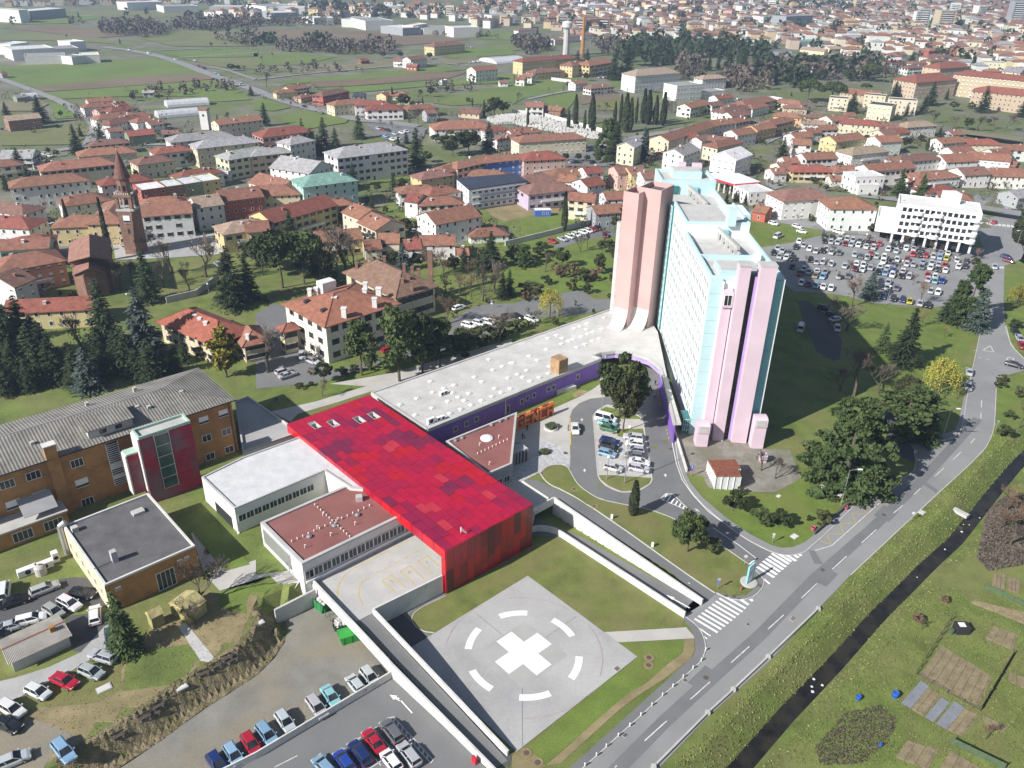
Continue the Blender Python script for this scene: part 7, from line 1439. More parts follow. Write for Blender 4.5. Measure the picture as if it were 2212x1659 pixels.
TD={'01':"conifer 150 1460 960 1.5|conifer 360 1480 1060 1.5|conifer 480 1640 1250 1.5|conifer 20 1560 1120 1.6|conifer 680 1680 1330 1.5|conifer 900 1600 1240 1.4|conifer 1110 1560 1150 1.4|conifer 1320 1620 1260 1.4|conifer 1520 1560 1300 1.2|broad 860 1420 1280 1.2|conifer 90 1560 900 1.3|conifer 270 1500 880 1.2|conifer 330 1620 1150 1.3|conifer 930 1330 740 1.1|blue_spruce 1270 1420 810 .95|conifer 1290 950 490 1|blue_spruce 780 1720 1340 1.2|conifer 1200 1620 1340 1.3|conifer 1420 1580 1350 1.3|conifer 270 1720 1430 1.2|conifer 30 1320 930 1.2|conifer 1600 1480 1200 .8|conifer 560 1620 1330 1.4|conifer 1030 1500 1180 1.3|conifer 2010 1000 450 1.1|conifer 2150 930 520 1.1|cypress 620 420 70 .6|cypress 960 590 50 .5|gold 1960 1600 1150 1|bare 1240 540 390 1.4|bare 1480 700 400 1.1|bare 1780 740 310 1.2|bare 1640 860 600 1|bare 1050 850 570 1.3|bare 720 1400 1050 .9|bare 600 1430 1280 1|bare 360 270 70 1|bare 1420 830 560 1|bare 1150 820 600 1.2|conifer 170 1650 1250 1.2|conifer 420 1560 1100 1.2|conifer 60 1750 1420 1.3|broad 680 1560 1400 1.2|shrub 1750 1450 1330 1.2|shrub 590 430 380 1|broad 640 180 70 1|bare_red 1000 700 580 1.2",'11':"conifer 520 700 430 1.4|conifer 380 640 400 1.4|broad 150 640 430 1.3|conifer 660 820 520 1.2|broad 1180 640 500 1.3|broad 1400 660 520 1.3|conifer 1800 640 480 1.4|broad 1980 620 480 1.3|broad 40 560 420 1.3|broad 520 240 120 1.2|broad 1290 330 220 1.3|conifer 740 240 130 1.2|broad 1160 300 200 1.2|broad 1900 400 320 1.2|bare 100 1560 1180 1.2|umbrella 230 830 330 1|umbrella 420 800 320 .9|umbrella 60 720 420 .9|conifer 310 480 150 1.3|bare 620 780 380 1|bare 780 720 280 1|bare 700 640 330 1|bare 560 760 420 1|bare 850 700 360 1|bare 1060 560 440 1|blue_spruce 1275 680 430 1.1|blue_spruce 1460 560 420 1|blue_spruce 1560 570 430 1|conifer 1240 400 250 1.3|spruce 2030 660 330 1.1|bare_red 1500 740 480 1.3|bare_red 1620 730 500 1.2|broad 1700 700 540 1|bare_red 1860 770 560 1.1|bare 1960 800 600 1|bare 2060 880 600 1.1|bare_red 1640 880 690 1|bare_red 1760 880 690 1|bare_red 1860 900 700 1|bare 1960 945 640 1|bare_red 1650 1140 880 1.5|bare_red 1520 1020 850 1.3|pine 915 1585 1080 1|pine 1240 1635 950 .9|pine 1440 1565 1010 .9|pine 1590 1515 1080 1|pine 1340 1400 1000 .9|pine 1500 1440 1150 1|broad 590 1650 1460 .8|bare 2100 1320 1000 .8|conifer 2130 930 680 1|conifer 2190 900 660 1|shrub 1720 1430 1200 1.2|shrub 1830 1370 1180 1.3|shrub 1950 1330 1160 1.3|shrub 2080 1290 1150 1.2|shrub 2160 1230 1110 1.2|shrub 1440 140 90 1|conifer 1000 140 20 1|shrub 1120 180 120 1|shrub 950 100 40 1.2|shrub 740 1590 1510 1.3|shrub 850 1560 1490 1.3|shrub 970 1540 1470 1.2|shrub 2000 960 910 1|shrub 90 960 900 1|conifer 20 640 560 1.4|bare 470 620 420 1|bare 900 540 400 1|conifer 1920 700 520 1|shrub 1290 1010 950 1|shrub 1440 480 430 1|bare 1130 100 0 1|broad 1380 140 40 1",'21':"cypress 450 340 0 .9|cedar 110 640 440 .8|broad 430 650 470 .9|bare 290 690 520 1.1|bush_red 530 720 610 1|bush_red 680 770 660 1|shrub 290 800 715 1|shrub 100 880 775 1.2|shrub 220 890 775 1.2|shrub 520 850 735 1|shrub 660 880 780 1|broad 750 700 520 .8|bush_red 120 940 845 1|willow 325 1095 830 1|bare 200 1150 980 1|bare 590 520 340 .9|bare 650 490 360 .9|broad 780 530 400 .8|broad 840 530 400 .8|broad 890 640 420 .8|broad 880 830 680 .9|bush_red 420 740 640 1|bush_red 380 690 600 1.2|shrub 600 770 650 1.1|shrub 840 920 870 .7|shrub 550 990 930 .5|bush_red 760 700 600 1|shrub 30 600 450 1.5|shrub 260 560 430 1.4|bare 1960 500 380 1|bare_red 180 960 880 1|shrub 700 1080 1000 .4|shrub 60 1200 1100 1.2|shrub 150 1170 1110 1|shrub 380 1150 1080 1|conifer 1850 100 0 1.2|conifer 1930 80 -20 1.2|conifer 2010 110 20 1.2|broad 880 330 200 .7",'22':"broad 925 285 -269 .8|broad 960 415 -110 .7|broad 1015 285 -190 .8|cypress 1045 1135 835 1.5|round_pine 1515 1450 1115 .95|shrub 1740 1450 1320 1|shrub 1910 1100 925 1|shrub 2140 1215 1080 1.1|bare 2150 750 560 .9|shrub 1960 960 880 .8",'31':"cedar 1700 1140 580 .62|blue_spruce 1790 1195 830 1.1|spruce 1580 1120 750 1.1|spruce 980 1380 1120 1.1|spruce 1160 1490 990 1.05|bare_red 720 990 720 1.3|blue_spruce 870 920 680 1.3|bare 680 1200 900 1.2|bare_red 1310 970 760 1|bare_red 1330 1170 1010 1|bare_red 1520 1260 1160 1|willow 1470 1740 1430 1.1|willow 2140 1000 790 1|bare 740 1760 1390 1.4|bare 950 1730 1400 1.2|broad 1200 1820 1590 1.3|bare 620 1720 1500 1.2|bare_red 700 720 580 .9|bare_red 500 660 570 .9|bare_red 1180 490 360 .9|bare_red 1400 530 420 .9|bare_red 1020 460 380 .9|bare_red 320 620 540 .9|bare_red 470 420 320 .7|bare_red 600 770 680 .9|bare_red 1130 700 600 .7|bare_red 1590 600 540 .8|bare_red 1250 800 700 1|cypress 2170 440 90 2.2|broad 1780 660 560 1|bare_red 1800 590 480 1.2|broad 990 340 240 1|shrub 900 350 270 1|bare 820 330 240 1|shrub 2130 1180 1100 1.3|shrub 2010 1640 1570 1.2|broad 930 130 80 1|conifer 1150 60 -80 1.2|conifer 1320 60 -40 1.2|shrub 380 260 200 1|bare_red 250 250 190 1|bare 540 540 440 .9|bare_red 850 640 560 .8|broad 2200 980 830 1",'32':"big_cedar 650 870 90 1|pine 1150 500 10 1.9|spruce 1330 480 130 1.4|shrub 90 1235 1090 1|shrub 450 1215 1090 1|shrub 350 1190 1130 .6|shrub 2035 455 360 1.3|shrub 2080 300 230 1.4|shrub 2180 110 20 1.2|shrub 2000 30 -40 1.3|bare_red 2170 380 150 .8|bare_red 2130 1290 1050 1.3|bare_red 2000 1260 1080 1.2|bare 2090 1400 1200 1.3|bare_red 2060 1100 880 1.3|bare 60 820 640 .9",'03':"spruce 1090 660 130 .85|bare 1740 240 -160 1.1|bare 1690 420 190 1.1|shrub 1790 20 -60 1",'02':"bare_red 1560 1690 1470 1|bush_red 1790 1480 1420 .6",'12':"bare 575 110 -60 .8|bare 200 190 100 .8|shrub 380 40 -10 1.6|shrub 480 20 -20 1.4",'33':"bare_red 1080 810 730 .9|bush_red 740 230 190 1.2|bush_red 870 130 95 1|bare_red 760 265 215 .8",'00':"broad 880 1300 1230 1.3|conifer 1180 1240 1120 1.3|broad 330 1420 1330 1.4|conifer 60 1640 1500 1.4|broad 1200 1540 1460 1.2|conifer 1460 1330 1230 1.2|broad 2100 1520 1430 1.3|broad 1120 1480 1420 1.2|conifer 700 1180 1080 1.2|broad 1560 1340 1280 1.2|spruce 360 1060 815 1.2|conifer 670 1335 1065 1.15|conifer 870 1190 1035 1.1|conifer 180 1500 1265 1.5|conifer 1680 1310 1110 .8|conifer 1890 1120 980 .8|conifer 60 1000 875 1.5|conifer 2170 825 735 1.5|broad 1650 1430 1305 1|broad 530 1015 950 .8|conifer 790 980 930 1|conifer 60 1530 1380 1.3|conifer 240 1540 1420 1.3|bare 1990 1060 960 1|broad 1520 1410 1340 1|bare 1380 1450 1310 .9|conifer 420 1300 1270 1|shrub 1120 1100 1060 1|conifer 1450 860 830 1.5|broad 1150 870 800 1.2|bare 1480 860 770 1|bare 1820 770 690 1|bare 1740 790 720 1|bare 1300 500 400 .0001|broad 2000 610 545 1.4|broad 2060 610 560 1.4|bare 2120 640 560 1|bare 1840 430 360 1|bare 1960 420 360 1|bare 2060 400 330 1|bare 2150 400 340 1|conifer 1040 380 330 1|broad 870 1540 1470 1|broad 420 1330 1270 1|broad 490 1350 1290 1|shrub 660 1020 980 1.3|shrub 560 920 890 1|bare 590 340 290 1|conifer 1300 180 130 1.4|conifer 1080 170 125 1.6|broad 1640 150 90 1.8|broad 1720 160 100 1.8|conifer 680 150 95 1|conifer 380 150 115 1.4",'10':"broad 900 1330 1230 1.3|conifer 1300 1240 1120 1.3|broad 760 1440 1350 1.2|broad 1480 1400 1300 1.3|broad 1560 1240 1150 1.3|conifer 1650 1290 1130 1.3|broad 1900 1260 1170 1.3|broad 2100 1270 1190 1.3|broad 1150 1400 1310 1.2|conifer 1190 1659 1480 1.2|conifer 80 1085 875 1.1|conifer 410 1270 1015 .9|conifer 590 1270 1005 1.1|spruce 890 1195 975 1.3|conifer 180 1240 1130 .9|conifer 480 1320 1100 1.2|conifer 690 1320 1090 1.2|conifer 540 1340 1150 1.2|cypress 1230 1290 1180 1.8|broad 1250 1400 1230 1.2|cedar 1390 1450 1100 .6|broad 1700 1340 1120 1.4|broad 1840 1330 1115 1.4|blue_spruce 2010 1310 1050 1.1|conifer 840 1610 1400 1.2|broad 1260 1659 1530 1.1|cypress 1180 900 752 1|cypress 1440 935 838 1|cypress 1870 920 843 1|cypress 1970 1010 865 1|broad 2060 1000 830 1.2|broad 2130 990 860 1.2|broad 2000 1000 900 1|broad 1280 935 800 1.3|broad 1510 835 740 .9|bare_red 1400 1070 925 1.4|bare 90 750 620 1.1|bare 300 930 870 .9|bare 480 800 740 .9|bare 1260 600 540 1|bare 1700 760 680 .8|bare 2000 720 650 1|broad 1420 830 770 1|broad 1650 800 740 1|bare 1090 430 340 1|bare 1170 440 350 1|bare 760 380 320 1|bare 860 620 570 1.2|bare 920 630 580 1.2|bare 530 610 560 1|bare 600 610 550 1|bare 690 600 550 1|broad 1100 500 440 1.3|broad 1500 510 450 1.4|broad 1250 500 440 1.4|shrub 660 930 880 1|bare 1180 1110 1040 .9|broad 750 940 880 .7|broad 1050 1659 1580 1.2|bare 150 500 450 .9|bare 60 540 480 .9|bare_red 340 830 760 .8|shrub 1840 880 840 1.6|bare 1580 900 860 1|bare 1250 1480 1380 1.3|shrub 430 800 770 1|conifer 740 150 60 1.4|conifer 520 120 30 1.6|conifer 560 110 30 1.6|conifer 320 90 50 1.6|broad 1040 160 100 1.6|broad 1110 160 105 1.6|broad 1350 150 110 1.6",'20':"cypress 135 1085 940 1|cypress 485 1115 950 1|cypress 545 1085 818 1|cypress 625 1125 955 1|cypress 685 1125 815 1.05|cypress 885 1085 878 .9|cypress 935 1065 815 .8|cypress 975 1140 805 1.15|cypress 1015 1140 850 1|cypress 1070 1065 848 .7|cypress 1130 1065 770 1.1|cypress 1170 1075 782 1.1|cypress 1235 1075 828 1.1|cypress 1300 1085 797 1.1|cedar 830 1350 1000 .8|cedar 890 1390 1040 .6|broad 860 1380 1225 1|blue_spruce 1130 1390 1085 .8|cypress 1150 1360 1120 1|round_pine 35 1395 1318 1|round_pine 460 1395 1318 1|round_pine 570 1395 1320 1|round_pine 650 1395 1335 1|round_pine 740 1410 1340 1|round_pine 820 1435 1340 1.1|conifer 560 640 430 1.1|conifer 640 640 415 1.2|cedar 880 690 410 .55|conifer 990 680 370 1.1|umbrella 1050 570 390 1|cedar 1230 570 395 .6|cedar 1380 550 400 .6|cedar 1530 490 370 .6|cedar 1700 610 470 .6|conifer 1860 650 410 1.3|cedar 1980 570 390 .6|conifer 2100 660 480 1.3|conifer 940 690 540 1.2|conifer 2150 710 600 1.3|bare 1480 690 540 1.2|bare 1580 690 530 1.2|bare_red 1900 770 650 1.2|bare_red 2050 770 650 1.2|bare 1150 560 490 1.2|bare 780 480 380 1.4|bare 1380 970 830 1.2|bare 800 970 880 1.3|bare 1330 980 880 1.2|bare 740 960 890 1.2|conifer 870 690 560 1.2|conifer 830 690 580 1.2|cedar 1320 560 430 .6|cedar 1450 560 420 .6|bare 1780 700 620 1.2|bare 1960 720 620 1.2|conifer 2000 620 480 1.2|conifer 1780 600 460 1|bare_red 1300 640 570 1.2|shrub 1020 1410 1320 .8|bare 1090 1390 1320 1|shrub 1190 1430 1380 1|broad 1640 1020 910 .9|broad 1570 960 890 1|shrub 860 1590 1490 1|shrub 940 1600 1530 1.1|bare 40 900 790 1|bare 310 800 750 1|broad 640 700 620 1|broad 480 760 700 .8|shrub 1730 760 700 1.5|broad 1640 1280 1210 1|broad 2010 1440 1300 1|broad 1990 1450 1370 1.2|shrub 1760 1460 1420 1|shrub 600 780 730 1.3|conifer 220 290 230 1.4|conifer 380 260 205 1.2|conifer 540 320 260 1.4|broad 480 180 100 1.4|conifer 850 210 140 1.4|conifer 1110 230 175 1.6|conifer 1460 260 190 1.6|conifer 960 130 80 1.4|conifer 1010 130 70 1.4|broad 1270 260 220 1.4|conifer 1360 380 320 1.2|bare 150 400 330 1.4|bare 260 420 350 1.4|bare 60 390 340 1.4|bare 1180 400 350 1.3",'30':"conifer 120 1360 1175 1.3|conifer 720 975 785 1.2|umbrella 540 910 695 1.1|umbrella 880 705 545 1|conifer 1260 840 665 1.3|conifer 1400 910 700 1.2|conifer 1190 1005 880 1.2|conifer 1340 970 815 1.3|conifer 1850 970 735 1.2|conifer 1380 640 555 1.3|conifer 1470 1215 1085 1.2|cypress 1370 1300 1195 1.4|spruce 1130 1680 1440 1.1|spruce 1310 1720 1490 1.1|conifer 2190 1010 845 1.4|conifer 90 610 510 1.4|cedar 260 710 540 .6|cedar 170 710 550 .6|conifer 60 730 590 1.3|umbrella 340 880 670 1|conifer 1700 580 430 1.3|conifer 1760 610 480 1.3|umbrella 840 800 715 1.2|bare 1000 710 560 1.2|bare 1600 1110 975 1.4|bare 1800 1130 1000 1.4|bare 2050 1130 975 1.4|bare 1430 1060 950 1.3|bare 1950 1120 1000 1.3|bare 1060 710 580 1.2|broad 700 700 590 1.2|bare 450 690 570 1.2|conifer 1090 840 690 1.3|conifer 1180 840 700 1.2|conifer 640 500 420 1.4|umbrella 830 510 420 1|conifer 950 540 430 1.3|conifer 1240 540 430 1.4|conifer 1330 500 410 1.4|conifer 1560 470 390 1.4|conifer 1780 380 310 1.5|conifer 1930 410 330 1.4|broad 2010 430 340 1.4|conifer 1800 570 460 1.2|broad 1600 950 870 1.3|broad 1720 1120 1010 1.2|shrub 1760 940 880 1.4|broad 1190 1280 1180 1.3|shrub 340 1520 1460 1.3|broad 130 930 850 1.2|broad 70 960 880 1.2|conifer 200 830 790 1.2|bare 280 960 880 1|broad 400 920 840 1.3|conifer 740 400 340 1.3|conifer 560 270 190 1.4|conifer 380 230 160 1.4|conifer 330 110 50 1.6|conifer 860 200 140 1.4|broad 740 230 190 1.4|conifer 1020 240 190 1.4|conifer 1180 260 200 1.4|conifer 1330 290 220 1.3|conifer 110 280 220 1.3|conifer 60 420 340 1.4|broad 1640 240 170 1.6|broad 1780 230 180 1.4|shrub 850 1210 1160 1.2|shrub 1320 1220 1160 1.2|broad 640 1330 1260 1|shrub 880 1640 1570 1|bare_red 470 1560 1470 1.2|shrub 240 1560 1500 1.3|shrub 380 1580 1520 1.3|broad 1900 1080 1020 1|broad 500 1650 1590 1.2|bare 1920 1650 1560 1.3|bare_red 2040 1640 1560 1.2|bare 560 460 390 1|conifer 1540 860 760 1"}
for t_,s in TD.items():
 for e in s.split('|'):
  q=e.split();
  if float(q[4])>.01:tree_px(t_,q[0],*[float(a)for a in q[1:]])
# ================================================================ cars
M('tyre',(.018,.018,.018),.1,2);M('rim',(.4,.4,.41),.1,2,rough=.35,metal=.7);M('lamp',(.7,.7,.68),.05,2,rough=.2);M('tail',(.35,.01,.01),.05,2,rough=.3)
WH=MB().tube((0,-.11,0),(0,.11,0),.32,n=14).tube((0,-.118,0),(0,.118,0),.2,n=10,mi=1).mesh('wheel',['tyre','rim'])
HL=MB().box(-.1,-.2,-.07,.1,.2,.07).mesh('headlight','lamp');TL=MB().box(-.07,-.14,-.12,.07,.14,.12).mesh('tail_light','tail')
def car_meshes(L,w,belt,roof,xa,xb,ta,tb,hood):
 hw=w/2;mb=MB();st=[(-L/2,.42,belt-.12,.86),(-L/2+.14,.22,belt,.97),(xa,.2,belt+.02,1),(0,.2,belt+.02,1),(xb,.2,belt,1),(L/2-.45,.22,hood,.96),(L/2-.1,.26,hood-.12,.9),(L/2,.42,hood-.28,.8)]
 V=[]
 for x,z0,z1,k in st:
  h=hw*k
  for y,z in((-.9*h,z0),(-h,z0+.16),(-h,lerp(z0,z1,.7)),(-.88*h,z1),(.88*h,z1),(h,lerp(z0,z1,.7)),(h,z0+.16),(.9*h,z0)):V.append((x,y,z))
 F=[(i*8+k,i*8+(k+1)%8,i*8+8+(k+1)%8,i*8+8+k)for i in range(len(st)-1)for k in range(8)]+[tuple(range(8)),tuple(reversed(range(len(V)-8,len(V))))]
 mb.add(V,[f_[::-1]for f_ in F])
 b_,t_=hw*.87,hw*.70
 rt=[(ta,-t_,roof-.05),(tb,-t_,roof-.05),(tb,t_,roof-.05),(ta,t_,roof-.05),(ta+.15,-t_*.86,roof),(tb-.2,-t_*.86,roof),(tb-.2,t_*.86,roof),(ta+.15,t_*.86,roof)]
 mb.add(rt,[(3,2,1,0),(4,5,6,7),(0,1,5,4),(1,2,6,5),(2,3,7,6),(3,0,4,7)])
 for s in(-1,1):
  for(x0,x1)in((xa,ta),(xb,tb),(lerp(xa,xb,.5),lerp(ta,tb,.5))):mb.tube((x0,s*b_,belt),(x1,s*t_,roof-.03),.05,n=4,cap=False)
  mb.box(xb-.35,s*hw-.02-(.16 if s<0 else 0),belt,xb-.15,s*hw+.02+(.16 if s>0 else 0),belt+.14)
 body=mb.mesh('body','car_paint');g=MB()
 v=[(xa,-b_,belt-.02),(xb,-b_,belt-.02),(xb,b_,belt-.02),(xa,b_,belt-.02),(ta+.04,-t_+.02,roof-.06),(tb-.04,-t_+.02,roof-.06),(tb-.04,t_-.02,roof-.06),(ta+.04,t_-.02,roof-.06)]
 g.add(v,[(0,1,5,4),(1,2,6,5),(2,3,7,6),(3,0,4,7),(4,5,6,7)]);return body,g.mesh('windows','glass'),L,w,hood,belt
CARM={'h':car_meshes(4.0,1.74,.92,1.48,-1.85,1.2,-1.6,.35,.86),'e':car_meshes(4.5,1.78,.94,1.5,-2.1,1.2,-1.9,.35,.88),'s':car_meshes(4.5,1.76,.93,1.43,-1.6,1.15,-.95,.3,.86),'v':car_meshes(4.9,1.95,1.15,2.05,-2.4,1.7,-2.38,1.1,1.1)}
CC={'s':((.42,.44,.46),'silver'),'w':((.72,.73,.73),'white'),'k':((.012,.013,.016),'black'),'g':((.13,.135,.14),'dark grey'),'b':((.012,.03,.13),'dark blue'),'B':((.02,.06,.32),'bright blue'),'u':((.22,.36,.52),'light blue'),'r':((.36,.012,.03),'red'),'m':((.16,.012,.03),'maroon'),'c':((.22,.42,.46),'turquoise'),'e':((.03,.12,.06),'green'),'t':((.26,.22,.14),'tan'),'y':((.5,.45,.03),'yellow'),'o':((.32,.36,.33),'grey-green')}
CTYPE={'h':'hatchback','e':'estate car','s':'saloon car','v':'van'}
CARS=[]
def car(t_,x,y,c_,ty,dv,zone,big=False):
 p=at(*T(t_,x,y));q=at(*T(t_,x+dv[0],y+dv[1]));a=math.atan2(q.y-p.y,q.x-p.x)+uni(-.05,.05)
 if p.z<2.9 and zone=='lower':p.z=.05
 o=thing('parked_car' if zone!='road' else 'car',(p.x,p.y,p.z+.06),None,'van' if ty=='v' else 'car',rz=a)
 body,gl,L,w,hood,belt=CARM[ty];local('body',body,o,col=jit(CC[c_][0],.15));local('windows',gl,o)
 for sx in(-1,1):
  for sy in(-1,1):local('wheel',WH,o,TR(sx*L*.31,sy*(w/2-.1),.32))
 for sy in(-1,1):local('headlight',HL,o,TR(L/2-.14,sy*w*.34,hood-.2));local('tail_light',TL,o,TR(-L/2+.05,sy*w*.38,belt-.2))
 CARS.append((o,zone,CC[c_][1],CTYPE[ty]));return o
def cars(t_,zone,dv,s):
 for e in s.split('|'):
  q=e.split();x,y=float(q[0]),float(q[1]);d=(float(q[3]),float(q[4]))if len(q)>3 else dv
  ty=q[2][1]if len(q[2])>1 else random.choice('hhhes');car(t_,x,y,q[2][0],ty,d,zone)
cars('31','lot',(-10,32),"480 393 k|550 400 k|620 405 s|680 420 s|730 428 s|790 435 g|845 445 k|905 455 m|960 460 r|485 437 k|540 445 s|597 450 s|665 460 m|715 467 s|775 473 w|845 485 w|908 493 s|235 490 k|305 475 s|355 505 w|265 440 w|80 500 s|45 540 k|95 570 s|155 580 w|220 588 k|410 525 s|470 520 k|545 535 s|610 540 g|500 505 s|365 600 k|415 620 s|470 620 s|540 635 w|205 660 k|305 680 s|270 715 m|350 705 s|420 700 w|405 738 t|490 705 s|470 745 u|285 800 w|345 810 m|410 822 c|475 832 w|540 845 w|745 555 s|800 570 g|855 580 s|885 545 r|935 570 s|1000 575 w|1035 508 w|1075 480 k|1135 480 k|1105 525 s|1190 500 w|1255 505 s|1315 515 k|1250 552 r|1305 558 k|1360 562 r|1425 568 s|1480 578 u|1537 588 y|1550 545 w|1490 507 m|1490 540 s|995 614 w|1060 612 k|1110 598 w|1200 596 m|1195 637 s|760 637 w|750 675 m|820 645 w|810 682 w|880 670 s|965 662 w|950 705 k|1025 677 w|1010 714 u|1080 690 B|1070 730 w|1160 702 w|1150 738 k|1215 742 s|1335 622 u|1325 662 g|1410 628 s|1400 668 w|1470 642 s|1470 682 k|1525 648 r|1528 690 w|1630 605 s|1710 610 k|1375 732 r|1380 772 s|1440 745 w|1440 785 c|1500 780 B|970 790 k|1035 797 s|975 832 k|1025 842 s|1105 845 g|990 918 b|1080 935 k|1160 945 b|1220 960 y|1310 980 s|1400 870 s|1380 990 k|1465 880 w|660 655 s|1080 640 g|1250 640 s|610 745 s|690 740 g|1640 660 w|1700 655 k|120 520 s|180 540 g|1160 430 w|1240 440 w|1350 450 w")
cars('31','street',(30,8),"45 285 w|250 310 w|290 355 w|610 358 w|565 280 k|655 295 g|1575 470 wv 5 -30|85 395 wv 25 -12|2000 170 k|2060 172 s|2120 178 k|490 1020 k|555 1080 k|580 1115 s 30 -5|595 1195 s 5 40|280 1190 wv 8 -50|2130 1225 k 20 25|2170 1285 s 20 25|2190 1345 r 20 30|1735 1570 s 2 -40")
cars('31','road',(30,8),"1950 275 r 30 -15|2055 575 b|2075 608 m|1955 660 s -3 35|2120 1510 ks 30 8")
cars('32','street',(3,40),"1725 40 s|1140 420 s 40 25")
cars('22','ring',(60,14),"810 322 wv|822 360 c|838 405 e|842 520 be|838 570 ke|820 620 u|872 745 s|1045 480 se -60 -8|1060 535 w -60 -8|1065 590 s -60 -8|1052 640 g -60 -8|1098 695 w|1092 750 s")
cars('22','road',(0,60),"545 405 ws 2 60")
cars('03','terrace',(90,30),"395 135 se 90 -35|722 172 k 90 20|608 262 we 90 50|472 328 o 80 45|275 398 we 80 -20|110 458 s 70 -20|40 165 wv 12 -80|130 245 ks 90 -30|828 362 we 2 -90|970 570 be 8 70|898 722 se -90 -30|798 855 s 90 42|567 932 rs 90 42|338 1026 w 90 42|112 1176 w 90 50|85 1315 k 90 40|562 1540 u 50 80|110 1622 s 70 -30|-20 560 k 80 -20")
cars('13','gravel',(-60,-85),"985 895 s 60 70|862 962 s|652 1068 c 60 85|530 1158 s 60 85|255 1280 s 60 85|100 1395 u 60 85|-40 1475 r 60 85|-190 1570 u 60 85|-330 1645 b 60 85")
cars('13','lower',(-80,-100),"1175 1370 ge|1020 1455 rs|900 1555 be|765 1630 B|590 1675 u|1170 1625 w|1325 1572 se")
cars('11','yard',(60,-20),"235 1570 s|272 1602 s|400 1432 s 5 50|490 1480 s 60 20|1755 1015 w|1840 1168 w 40 10|1925 1150 w 40 10|2002 1140 w 40 10|2072 1118 t 40 10|2172 1090 k 40 -10|1565 1280 w|1530 1315 w|1150 1380 r|1320 1270 s|1500 1340 g|1600 560 s|1380 355 w 50 5|1440 365 w 50 5")
cars('21','park',(35,14),"350 440 r|435 420 s|500 400 w|555 382 w|615 362 w|660 348 w|700 336 r|745 325 k|805 390 m 10 20|170 1115 w|40 1090 k")
cars('01','square',(40,-8),"525 275 w|465 298 w|400 314 w|340 335 w|540 375 w|500 395 w|1890 640 s 30 20|415 838 s 40 -25|1840 305 wv 50 -5|480 410 k|1990 440 k")
cars('00','country',(40,14),"1120 435 wv|1285 465 wv|1515 518 w|1685 530 w|1715 574 r|1765 594 k|1862 634 s|1895 648 u|2090 740 wv|430 1355 w|390 1342 s|940 1615 w 10 -40|1130 1418 w|990 1428 s|100 1605 w")
cars('10','far',(40,12),"420 928 k|740 974 wv|1095 1125 r|1140 1135 k|1200 1165 s|1260 1155 w|1120 1185 u|1300 1145 w|1230 1205 s|955 1475 m|1010 1478 k|1085 1455 b|1040 1498 w|1080 1492 k|1130 1488 w|1215 1475 w|1180 1215 w|1060 1120 s|1880 540 w|1850 545 s|1920 535 w|1800 410 w|1860 412 s|340 855 w")
cars('20','far',(40,-6),"780 672 w|800 676 w|830 670 w|760 676 s|290 652 wv|325 650 w|400 655 s|490 656 s|625 668 w|520 1410 s|560 1412 k|700 1415 k|1300 1310 w|1270 1335 r|1320 1325 s|1960 860 w|2120 1208 w")
# ================================================================ people (one continuous skinned figure each)
def person(px,top,legs,hair,lab,yaw=0.0,stride=.12,par=None):
 p=at(*px);o=thing('person',p,lab,'person',rz=yaw)
 m2=PT[stride].copy()
 m2.materials.clear()
 for nm,c_ in(('skin',(.5,.32,.24)),('top',top),('legs',legs),('hair',hair)):
  k='cloth_%s_%d'%(nm,hash(c_)%9973)
  if k not in MATS:M(k,c_,.1,4)
  m2.materials.append(MATS[k])
 for f_ in m2.polygons:
  c_=f_.center;f_.material_index=2 if c_.z<.95 and abs(c_.x)<.2 else(3 if c_.z>1.72 or(c_.z>1.6 and c_.y<.01)else 0 if c_.z>1.5 or(abs(c_.x)>.2 and c_.z<.95)else 1)
 local('body',m2,o)
person(T('22',485,405),(.2,.02,.06),(.015,.015,.02),(.03,.02,.015),'person in a maroon jacket walking at the plaza kerb beside the white car',1.2)
person(T('22',130,405),(.02,.02,.025),(.02,.02,.03),(.03,.02,.015),'person in dark clothes standing alone before the letter wall',.4,.05)
person(T('22',90,478),(.015,.015,.018),(.02,.02,.03),(.03,.02,.015),'person in black, left one of the pair standing in the plaza shade',2.2,.05)
person(T('22',110,472),(.5,.5,.5),(.03,.03,.04),(.1,.07,.05),'person in a pale top, right one of the pair standing in the plaza shade',4.2,.05)
person(T('22',1230,125),(.45,.46,.5),(.02,.02,.03),(.03,.02,.015),'person in a pale top walking on the drive under the ring trees',.2)
person((1415,845-12),(.02,.02,.02),(.02,.02,.02),(.02,.02,.02),'person in black walking near the curved purple wall',.6)
# ================================================================ street furniture
def lathe_thing(name,px,prof,mat,lab,cat,seg=10,part='post',grp=None):
 p=at(*px);o=thing(name,p,lab,cat,grp);mb=MB();mb.lathe(p,prof,seg);mb.build(part,mat,o);return o,p
BO=[(630,1645),(730,1558),(815,1480),(918,1388),(1018,1300),(1113,1210),(1208,1125),(1300,1040),(1390,962),(1478,882),(1563,805),(1635,738),(1672,648)]
ORD=['first','second','third','fourth','fifth','sixth','seventh','eighth','ninth','tenth','eleventh','twelfth','thirteenth']
for k,(x,y)in enumerate(BO):
 o,p=lathe_thing('bollard',T('23',x,y),[(.1,0),(.1,.5),(.13,.55),(.11,.72),(.04,.78)],'wall_concrete','short white kerb bollard, %s from the bottom along the road'%ORD[k],'bollard',10,'post','white kerb bollards')
 mb=MB();mb.lathe((p.x,p.y,p.z),[(.15,0),(.15,.08)],10);mb.build('base','concrete',o)
